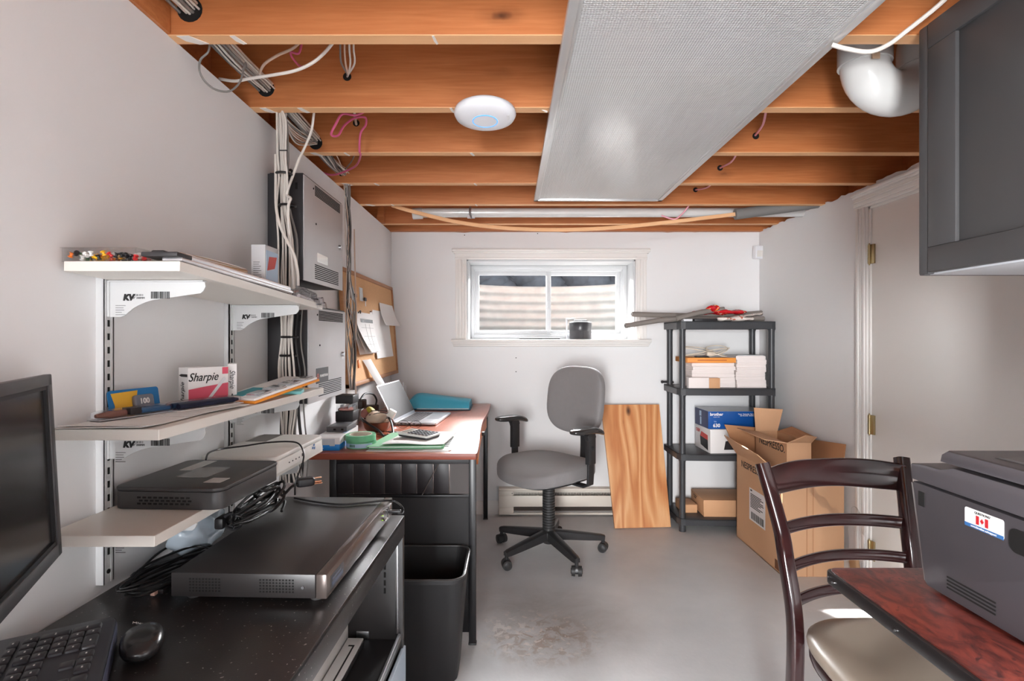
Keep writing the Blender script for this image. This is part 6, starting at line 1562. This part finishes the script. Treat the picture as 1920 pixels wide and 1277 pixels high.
# skewed end face: print on the end facing the window side
fs_ = mwt @ frame((-.0008, .24, 0), (0, -1, 0), (0, 0, 1))
b = MB(); b.prism([(.09, .030), (.205, .012), (.20, .075), (.08, .085)], -.0005, .0005, fs_); b.build('black_picture', M_black, wt, smooth=0)
b = MB(); b.prism([(.08, .085), (.20, .075), (.20, .105), (.10, .115)], -.0005, .0006, fs_); b.build('red_picture', M_rd, wt, smooth=0)
text('OEM', .030, fs_ @ Matrix.Translation(V(.045, .115, .001)), M_rd, wt, bold=.001)
fr2 = mwt @ frame((0, -.0006, 0), (1, 0, 0), (0, 0, 1))
b = MB(); b.prism([(.085, .022), (.16, .022), (.16, .085), (.095, .075)], -.0004, .0004, fr2); b.build('black_print', M_black, wt, smooth=0)
bb_ = thing('blue_carton', 'glossy blue printer supply carton on top of the white carton', 'carton', (1.4, 3.45, Z3+.148))
mbb = frame(V(1.232, 3.345, Z3+.1487), (.37, .012, 0), z=(0, 0, 1))
MB().box((0, 0, 0), (.375, .215, .108), .001, mbb).build('carton_body', M_blue2, bb_)
MB().box((.001, .001, .1078), (.374, .214, .1090), 0, mbb).build('carton_lid', mat('grey_carton_top', (176, 176, 182), .25), bb_, smooth=0)
MB().box((-.0008, .001, .001), (.0, .214, .107), 0, mbb).build('carton_side', M_navy, bb_, smooth=0)
f3 = mbb @ frame((0, -.0006, 0), (1, 0, 0), (0, 0, 1))
text('brother', .026, f3 @ Matrix.Translation(V(.052, .090, .0)), M_paper, bb_, bold=.0007)
text('at your side', .0085, f3 @ Matrix.Translation(V(.052, .074, .0)), M_paper, bb_)
text('TN', .012, f3 @ Matrix.Translation(V(.043, .044, .0)), M_lb, bb_)
text('630', .030, f3 @ Matrix.Translation(V(.052, .020, .0)), M_paper, bb_, bold=.0008)
text('Toner  Cartouche  Cartucho  Cartucho\nnoir de toner  de toner  de toner', .0095, f3 @ Matrix.Translation(V(.265, .086, .0)), M_paper, bb_, bold=.0003)
f4 = mbb @ frame((-.0012, .213, 0), (0, -1, 0), (0, 0, 1))
MB().box((.075, .066, 0), (.105, .098, .0006), 0, f4).box((.085, .012, 0), (.105, .060, .0006), 0, f4).build('side_label', M_lb, bb_, smooth=0)
# bottom tier box
bk = thing('brown_carton', 'flat brown cardboard carton on the bottom tier of the shelving unit', 'carton', (1.3, 3.45, .083))
mbk = frame(V(1.205, 3.345, .0836), (.35, -.01, 0), z=(0, 0, 1))
MB().box((0, 0, 0), (.33, .245, .100), .002, mbk).build('carton_base', M_kr, bk)
MB().box((-.003, -.003, .026), (.333, .248, .104), .002, mbk).build('carton_lid', M_kr, bk)
f5 = mbk @ frame((-.0036, .24, 0), (0, -1, 0), (0, 0, 1))
text('THIS SIDE UP\nFRAGILE', .012, f5 @ Matrix.Translation(V(.08, .080, .001)), M_dark, bk)
MB().box((1.095, 3.42, .0836), (1.19, 3.565, .135), .002).build('brown_box', M_kr, label='small brown box behind the flat carton on the bottom tier', cat='box')

# ---- large cartons by the door
def carton_body(b, x0, x1, y0, y1, z0, z1, t=.004):
    b.box((x0, y0, z0), (x1, y0+t, z1)); b.box((x0, y1-t, z0), (x1, y1, z1)); b.box((x0, y0, z0), (x0+t, y1, z1)); b.box((x1-t, y0, z0), (x1, y1, z1)); b.box((x0, y0, z0), (x1, y1, z0+t))
M_kr2 = mat('tan_cardboard', (212, 166, 128), .65, bump=.1, bscale=40, var=.03, vscale=5)
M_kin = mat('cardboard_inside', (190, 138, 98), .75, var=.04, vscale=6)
X0, X1, Y0, Y1, Hc = 1.366, 1.672, 2.695, 3.245, .500
c1 = thing('large_carton', 'large open brown carton standing on the floor between the shelving and the door', 'carton', (1.52, 2.97, 0))
b = MB(); carton_body(b, X0, X1, Y0, Y1, .0005, Hc); b.build('carton_body', M_kr2, c1, smooth=0)
pA_, pB_ = P(1356, 811, 3.16), P(1422, 852, 2.72)
MB().slab([V(X0, Y1, Hc), V(X0, Y0, Hc), V(1.258, 2.74, .602), V(1.250, 3.14, .628)], .004).build('flap', M_kr2, c1, smooth=0)
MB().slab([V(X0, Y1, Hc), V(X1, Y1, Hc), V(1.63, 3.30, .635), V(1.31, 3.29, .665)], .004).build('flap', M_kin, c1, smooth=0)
MB().slab([V(X0+.006, Y0+.008, Hc-.002), V(X1-.006, Y0+.008, Hc-.002), V(X1-.03, Y0+.03, Hc-.12), V(X0+.03, Y0+.03, Hc-.12)], .004).build('flap', M_kr2, c1, smooth=0)
def cf(u, v): 
    return V(X1-.004, Y0+(Y1-Y0)*u*.97, Hc)+V(.012*v-.006, -.01*v, .165*v*(1-.35*u)) 
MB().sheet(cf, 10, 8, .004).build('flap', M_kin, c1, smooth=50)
b = MB(); b.box((X1-.157, Y0-.0008, .002), (X1-.153, Y0+.0005, Hc)); b.box((X0+.118, Y0-.0010, .0), (X0+.122, Y0+.0005, Hc)); b.build('board_seam', M_kin, c1, smooth=0)
ff = frame((X0-.0006, Y1, 0), (0, -1, 0), (0, 0, 1))
text('NESPRESSO.', .052, ff @ Matrix.Translation(V(.205, .455, .0004)), M_print, c1, bold=.0006)
MB().box((.175, .165, .0), (.365, .345, .0008), 0, ff).build('shipping_label', M_paper, c1, smooth=0)
b = MB(); rs = random.Random(6); x = .20
while x < .345:
    w_ = rs.choice((.002, .004, .006)); b.box((x, .175, .0006), (x+w_, .215, .0014), 0, ff); x += w_+rs.choice((.003, .005))
for q in range(9): b.box((.19, .24+q*.009, .0006), (.19+rs.uniform(.08, .16), .2445+q*.009, .0014), 0, ff)
b.box((.19, .33, .0006), (.21, .338, .0014), 0, ff); b.build('label_print', M_print, c1, smooth=0)
b = MB(); b.box((.470, .012, .0), (.535, .060, .0006), 0, ff); b.box((.478, .020, .0004), (.527, .052, .0010), 0, ff); b.build('printed_stamp', mat('brown_stamp', (120, 78, 52), .6), c1, smooth=0)
c2 = thing('tall_carton', 'narrower open brown carton standing inside the large carton', 'carton', (1.53, 3.0, .005))
x0, x1, y0, y1, h2 = 1.462, 1.592, 2.845, 3.205, .640
b = MB(); carton_body(b, x0, x1, y0, y1, .008, h2, .0035); b.build('carton_body', M_kr2, c2, smooth=0)
MB().slab([V(x0, y0, h2), V(x0, y1, h2), V(x0-.115, y1-.01, h2+.020), V(x0-.105, y0+.03, h2+.012)], .0035).build('flap', M_kr2, c2, smooth=0)
MB().slab([V(x0, y1, h2), V(x1, y1, h2), V(x1+.050, y1+.035, h2+.125), V(x0+.006, y1+.035, h2+.135)], .0035).build('flap', M_kr2, c2, smooth=0)
MB().slab([V(x0+.002, y0, h2), V(x1, y0, h2), V(x1+.070, y0+.07, h2+.018), V(x1+.0, y0+.055, h2+.03)], .0035).build('flap', M_kr2, c2, smooth=0)
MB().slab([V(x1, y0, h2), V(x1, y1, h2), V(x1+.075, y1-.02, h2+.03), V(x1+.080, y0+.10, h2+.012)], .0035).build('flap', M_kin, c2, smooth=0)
f6 = frame((x0-.0006, y1, 0), (0, -1, 0), (0, 0, 1))
text('NESPRESSO.', .056, f6 @ Matrix.Translation(V(.195, h2-.040, .0004)), M_print, c2, bold=.0006)
# plastic bag of packing stuff in the gap by the door
MB().super((1.676-.012, 2.585, .195), (.020, .055, .190), .9, .9, None, 30, 26, lambda p: V(p.x+.004*math.sin(p.z*60), p.y+.006*math.sin(p.z*45+p.x*90), p.z)).build('plastic_bag', M_film, label='clear plastic bag squeezed between the large carton and the door frame', cat='plastic bag')
MB().super((1.664, 2.595, .085), (.014, .035, .075), .9, .9, None, 24, 16, lambda p: V(p.x, p.y+.006*math.sin(p.z*60), p.z)).build('packing_paper', mat('tan_packing', (190, 150, 112), .7), label='tan crumpled packing paper inside the plastic bag by the door frame', cat='packing paper')
MB().sheet(lambda u, v: (1.50+.165*u, 2.690-.004-.02*v*math.sin(u*3), .46-.16*u-.05*v+.010*math.sin(u*18)), 16, 6, .0006).build('torn_tape', M_film, label='torn strip of clear tape hanging off the front of the large carton', cat='tape')

# ---- motion sensor in the corner, items on the window sill
sn_ = thing('motion_sensor', 'small white motion sensor mounted high in the corner of the back wall', 'sensor', tuple(P(1420, 473, 3.62)))
q = P(1421, 473, 3.62)
MB().rbox(-.031, .031, -.018, .018, -.043, .043, .008, Matrix.Translation(q+V(0, -.0, 0)) @ Matrix.Rotation(.12, 4, 'X') @ Matrix.Rotation(.35, 4, 'Z'), .003).box(q+V(-.012, .01, -.02), q+V(.012, .042, .02)).build('sensor_body', M_ap, sn_)
MB().box((-.024, -.0195, -.030), (.024, -.0170, .012), .002, Matrix.Translation(q) @ Matrix.Rotation(.12, 4, 'X') @ Matrix.Rotation(.35, 4, 'Z')).build('sensor_lens', M_wdev, sn_)
sp = thing('smart_speaker', 'short dark cylinder with a lighter upper band on the window sill', 'speaker', (.494, 3.79, WZ0))
ms_ = Matrix.Translation(V(.494, 3.775, WZ0-.0008))
MB().lathe([(0, 0), (.070, 0), (.076, .004), (.076, .062), (0, .062)], ms_, 40).build('speaker_base', mat('speaker_mesh', (74, 72, 74), .7, bump=.5, bscale=500), sp, smooth=50)
MB().lathe([(0, .062), (.078, .062), (.079, .066), (.079, .112), (.074, .120), (.05, .124), (0, .124)], ms_, 40).build('speaker_top', mat('speaker_band', (66, 65, 68), .28), sp, smooth=50)
MB().box((-.045, -.03, .1242), (.045, .03, .134), .003, ms_).build('top_cap', M_black, sp)
b = MB(); b.box((.400, 3.80, WZ0-.0008), (.407, 3.858, WZ0+.148), .002); b.box((.400, 3.835, WZ0+.140), (.46, 3.858, WZ0+.148), .002); b.build('grey_holder', M_silver, label='thin grey metal holder standing behind the dark cylinder on the sill', cat='holder')
MB().box((.065, 3.70, WZ0-.0008), (.345, 3.78, WZ0+.010), .003).build('black_tablet', M_black, label='flat black tablet lying on the window sill', cat='tablet')

# ---- wall cabinet
M_wc = mat('dark_grey_cabinet_paint', (74, 73, 74), .42, spec=.4)
wc_ = thing('wall_cabinet', 'dark grey shaker wall cabinet hung high beside the drain pipe', 'cabinet', (1.3, 1.05, 1.34))
cx0, cy0, cy1, cz0, cz1 = .945, .76, 1.249, 1.342, 1.911
b = MB(); b.box((cx0+.021, cy0, cz0+.006), (1.299, cy1-.016, cz1), .001); b.build('carcass', mat('white_carcass', (206, 208, 212), .35), wc_)
b = MB(); b.box((cx0+.004, cy1-.0165, cz0), (1.299, cy1, cz1), .002); b.box((cx0+.002, cy1-.030, cz0+.001), (cx0+.021, cy1-.0, cz1-.001), .004); b.build('end_panel', M_wc, wc_)
DYa, DYb = cy0+.003, 1.2185
b = MB(); rw_ = .076; dz0, dz1 = cz0+.004, cz1-.003
b.box((cx0, DYb-rw_, dz0+.057), (cx0+.020, DYb, dz1-.057), .0015); b.box((cx0, DYa, dz0+.057), (cx0+.020, DYa+rw_, dz1-.057), .0015)
b.box((cx0-.001, DYa, dz0), (cx0+.020, DYb, dz0+.057), .003); b.box((cx0-.001, DYa, dz1-.057), (cx0+.020, DYb, dz1), .003)
b.build('door_frame', M_wc, wc_)
MB().box((cx0+.008, DYa+rw_-.005, dz0+.052), (cx0+.016, DYb-rw_+.005, dz1-.052), .001).build('door_panel', M_wc, wc_)
MB().box((cx0+.016, cy0+.001, cz0), (1.298, cy1-.0165, cz0+.006), .0005).build('underside', mat('white_underside', (214, 217, 222), .35), wc_)

# ---- table with printer
def burl():
    m = bpy.data.materials.new('mahogany_burl_laminate'); m.use_nodes = True; nt = m.node_tree; b = nt.nodes['Principled BSDF']; L = nt.links.new
    tc = N(nt, 'ShaderNodeTexCoord'); mp = N(nt, 'ShaderNodeMapping'); mp.inputs['Scale'].default_value = (2.0, 1, 1); mp.inputs['Rotation'].default_value = (0, 0, .5); L(tc.outputs['Object'], mp.inputs['Vector'])
    n1 = N(nt, 'ShaderNodeTexNoise', i_Scale=14.0, i_Detail=6.0, i_Roughness=.62, i_Distortion=1.8); L(mp.outputs[0], n1.inputs['Vector'])
    r = ramp(nt, [(.28, s2l((44, 20, 19))), (.42, s2l((82, 34, 29))), (.56, s2l((112, 48, 39))), (.75, s2l((128, 60, 47)))]); L(n1.outputs['Fac'], r.inputs[0])
    n2 = N(nt, 'ShaderNodeTexNoise', i_Scale=26.0, i_Detail=3.0, i_Distortion=2.5); L(tc.outputs['Object'], n2.inputs['Vector'])
    kr = ramp(nt, [(.60, (0, 0, 0, 1)), (.70, (1, 1, 1, 1))]); L(n2.outputs['Fac'], kr.inputs[0])
    m2 = N(nt, 'ShaderNodeMix'); m2.data_type = 'RGBA'; m2.inputs[7].default_value = s2l((58, 26, 24)); L(kr.outputs[0], m2.inputs[0]); L(r.outputs[0], m2.inputs[6])
    L(m2.outputs[2], b.inputs['Base Color']); b.inputs['Roughness'].default_value = .30; b.inputs['Specular IOR Level'].default_value = .9; b.inputs['Coat Weight'].default_value = .3; b.inputs['Coat Roughness'].default_value = .25
    return m
ZTb = .730
tb_ = thing('side_table', 'dark red burl laminate table with a black edge under the printer', 'table', (.97, .72, 0))
MB().prism(rrect(.650, 1.285, .33, 1.098, .012, 3), ZTb-.004, ZTb, None, .001).build('table_top', burl(), tb_)
MB().prism(rrect(.644, 1.291, .324, 1.104, .014, 3), ZTb-.030, ZTb-.0035, None, .003).build('edge_band', mat('black_edge_band', (34, 30, 30), .28), tb_)
b = MB(); 
for (y) in (1.075, .9, .7): b.cyl((.6435, y, ZTb-.020), (.6415, y, ZTb-.020), .0022, n=10)
b.cyl((.6435, 1.088, ZTb-.014), (.6415, 1.088, ZTb-.014), .0015, n=8); b.build('edge_staples', M_steel, tb_)
b = MB(); b.cyl((.98, .55, .02), (.98, .55, ZTb-.03), .038, n=24); b.build('pedestal', M_black, tb_)
b = MB(); b.lathe([(0, 0), (.22, 0), (.22, .012), (.06, .03), (.04, .05), (0, .05)], Matrix.Translation(V(.98, .55, 0)), 36); b.box((.80, .40, ZTb-.045), (1.16, .70, ZTb-.0305), .002); b.build('pedestal_base', M_black, tb_)
M_prn = mat('printer_charcoal', (70, 66, 70), .42, bump=.06, bscale=900)
M_prn2 = mat('printer_top_grey', (84, 80, 84), .4, bump=.05, bscale=900)
M_prt = mat('printer_tray_edge', (128, 122, 122), .45)
pr = thing('laser_printer', 'charcoal laser printer standing on the burl table', 'printer', (.97, .85, ZTb))
PX0, PX1, PY0 = .778, 1.175, .62
fy = frame((0, 0, 0), (0, 1, 0), (0, 0, 1))         # local z = +X
MB().prism([(PY0, ZTb+.006), (1.004, ZTb+.006), (1.012, ZTb+.012), (1.042, .922), (PY0, .922)], PX0, PX1, fy, .004).build('lower_body', M_prn, pr)
MB().prism([(PY0, .9255), (1.043, .9255), (1.045, .9555), (1.018, .9600), (.972, .9615), (.945, .9705), (PY0, .9705)], PX0-.002, PX1+.002, fy, .005).build('upper_body', M_prn2, pr)
MB().prism([(PY0-.01, .975), (.972, .975), (.968, .990), (.955, .9985), (PY0-.01, .9985)], PX0-.004, PX1+.004, fy, .005).build('scanner_lid', M_prn2, pr)
MB().prism([(PY0, .9985), (.90, .9985), (.89, 1.002), (PY0, 1.006)], PX0+.030, PX1-.03, fy, .001).build('lid_inset', mat('printer_lid_inset', (104, 100, 100), .45), pr)
MB().prism([(PY0, .9985), (.78, .9985), (.72, 1.05), (PY0, 1.06)], PX0+.10, PX1-.02, fy, .006).build('document_feeder', M_prn2, pr)
MB().prism([(1.006, ZTb+.012), (1.016, ZTb+.012), (1.049, .918), (1.044, .918)], PX0+.003, PX1-.003, fy, .001).build('front_tray', M_prt, pr)
b = MB()
for q in range(4): b.box((PX0-.0012, .862, ZTb+.024+q*.0062), (PX0+.001, .958, ZTb+.0265+q*.0062))
b.build('side_vent', M_dark, pr, smooth=0)
b = MB(); b.box((PX0-.0010, 1.010, .880), (PX0+.002, 1.026, .908), .003); b.build('finger_notch', M_dark, pr)
b = MB(); b.prism(rrect(.745, .838, .868, .905, .012, 5), PX0-.0014, PX0+.002, fy); b.build('side_handle', M_dark, pr, smooth=0)
fst = frame((PX0-.0006, .920, .880), (0, -1, 0), (0, 0, 1))
SW, SH = .073, .0315
stk = MB().prism(rrect(0, SW, 0, SH, .004, 4), 0, .0006, fst).build('support_sticker', M_paper, pr, smooth=0)
MB().prism([(.0005, -.0), (SW-.0005, -.0), (SW, .006), (0, .006)], .0005, .0010, fst).build('blue_strip', M_bl, stk, smooth=0)
text('www.brother.ca/support', .0048, fst @ Matrix.Translation(V(SW/2, .0030, .0012)), M_paper, stk)
text('QUESTIONS?', .0052, fst @ Matrix.Translation(V(SW*.47, .0268, .0008)), M_print, stk)
b = MB(); b.box((SW*.31, .0085, .0005), (SW*.385, .0225, .0011), 0, fst); b.box((SW*.545, .0085, .0005), (SW*.62, .0225, .0011), 0, fst)
lx, ly = SW*.465, .0155
leafp = [(0, -6), (.4, -3), (3, -3.4), (2.6, -2.4), (5.2, -.2), (4.4, .4), (5, 2), (3.4, 1.8), (3, 2.4), (1.6, 1.0), (2.2, 4.2), (1.2, 3.6), (0, 5.6)]
leafp = leafp+[(-x, y) for x, y in leafp[::-1][1:-1]]
b.prism([(lx+x*.00062, ly+y*.00085) for x, y in leafp], .0005, .0011, fst); b.build('flag_print', mat('flag_red', (196, 44, 52), .45), stk, smooth=0)

# ---- dark dining chair
M_mah = wood('dark_mahogany', (58, 24, 24), (34, 14, 15), (8, 8, 1.2), .16, dist=1.0, coat=.6, spec=.5)
M_mahx = wood('dark_mahogany_rail', (60, 26, 25), (36, 15, 16), (1.2, 8, 8), .16, dist=1.0, coat=.6, spec=.5)
M_taupe = mat('taupe_vinyl', (150, 136, 122), .38, bump=.08, bscale=350)
dc_ = thing('dining_chair', 'glossy dark mahogany ladder-back chair with a taupe padded seat at the side table', 'chair', (.92, 1.3, 0))
Lp = spline([V(.745, 1.475, 0), V(.742, 1.425, .15), V(.740, 1.400, .306), V(.740, 1.400, .468), V(.733, 1.430, .608), V(.7345, 1.455, .670), V(.722, 1.485, .763), V(.708, 1.512, .846)], 5)
Rp = spline([V(1.098, 1.520, 0), V(1.100, 1.478, .15), V(1.100, 1.460, .306), V(1.102, 1.460, .468), V(1.114, 1.490, .573), V(1.118, 1.510, .665), V(1.130, 1.540, .760), V(1.143, 1.572, .8475)], 5)
def psec(a, b_): return rrect(-a/2, a/2, -b_/2, b_/2, .009, 3)
MB().sweep(Lp, psec(.034, .038), up=(0, -1, 0), scale=lambda t: (1, 1.15-.25*t)).build('back_post', M_mah, dc_)
MB().sweep(Rp, psec(.034, .038), up=(0, -1, 0), scale=lambda t: (1, 1.15-.25*t)).build('back_post', M_mah, dc_)
def atz(P_, z):
    for a_, c_ in zip(P_, P_[1:]):
        if a_.z <= z <= c_.z: return a_.lerp(c_, (z-a_.z)/(c_.z-a_.z))
    return P_[-1]
def rail(z, h0, bow, wave, nm):
    a_, c_ = atz(Lp, z), atz(Rp, z); n = 22; rings = []
    for i in range(n+1):
        u = i/n; p = a_.lerp(c_, u); s_ = math.sin(PI*u)
        p = p+V(0, bow*s_**.8, 0); zt = z+h0/2+wave*math.sin(PI*u)**2*(1 if wave else 0)+ (.004*math.sin(3*PI*u) if wave else 0); zbm = z-h0/2+(wave*.55*math.sin(PI*u)**2 if wave else 0)
        t_ = .0085
        rings.append([p+V(0, -t_, zbm-p.z+.003), p+V(0, -t_*.4, zbm-p.z), p+V(0, t_*.4, zbm-p.z), p+V(0, t_, zbm-p.z+.003), p+V(0, t_, zt-p.z-.003), p+V(0, t_*.4, zt-p.z), p+V(0, -t_*.4, zt-p.z), p+V(0, -t_, zt-p.z-.003)])
    MB().loft(rings).build(nm, M_mahx, dc_, smooth=60)
rail(.795, .078, .055, .014, 'crest_rail'); rail(.676, .034, .060, 0, 'back_rail'); rail(.585, .030, .062, 0, 'back_rail'); rail(.502, .030, .062, 0, 'back_rail')
# seat: rounded trapezoid pad on a frame
def seatring(z, k):
    out = []
    for i in range(44):
        t = 2*PI*i/44; ct, st_ = math.cos(t), math.sin(t)
        x = math.copysign(abs(ct)**.62, ct); y = math.copysign(abs(st_)**.62, st_)
        yy = 1.205+y*.205*k; w_ = (.192 if y > 0 else .215+.008*abs(y))
        wl = .190+.030*(1-(y+1)/2)
        out.append(V(.921+x*wl*k, yy, z))
    return out
MB().loft([seatring(.405, .985), seatring(.415, 1.0), seatring(.432, 1.0), seatring(.436, .99)]).build('seat_frame', M_mah, dc_, smooth=50)
rg = [seatring(.4365, .985), seatring(.440, 1.012), seatring(.450, 1.024), seatring(.460, 1.015), seatring(.469, .97), seatring(.475, .88), seatring(.479, .70), seatring(.481, .4), seatring(.4815, .1)]
MB().loft(rg).build('seat_pad', M_taupe, dc_, smooth=80)
for x in (.735, 1.107): MB().sweep([V(x, 1.035, 0), V(x, 1.030, .2), V(x, 1.028, .415)], psec(.034, .034), up=(0, -1, 0), scale=lambda t: (.8+.2*t, .8+.2*t)).build('front_leg', M_mah, dc_)
b = MB(); b.box((.735, 1.015, .20), (1.105, 1.035, .225), .003); b.build('foot_rail', M_mahx, dc_)
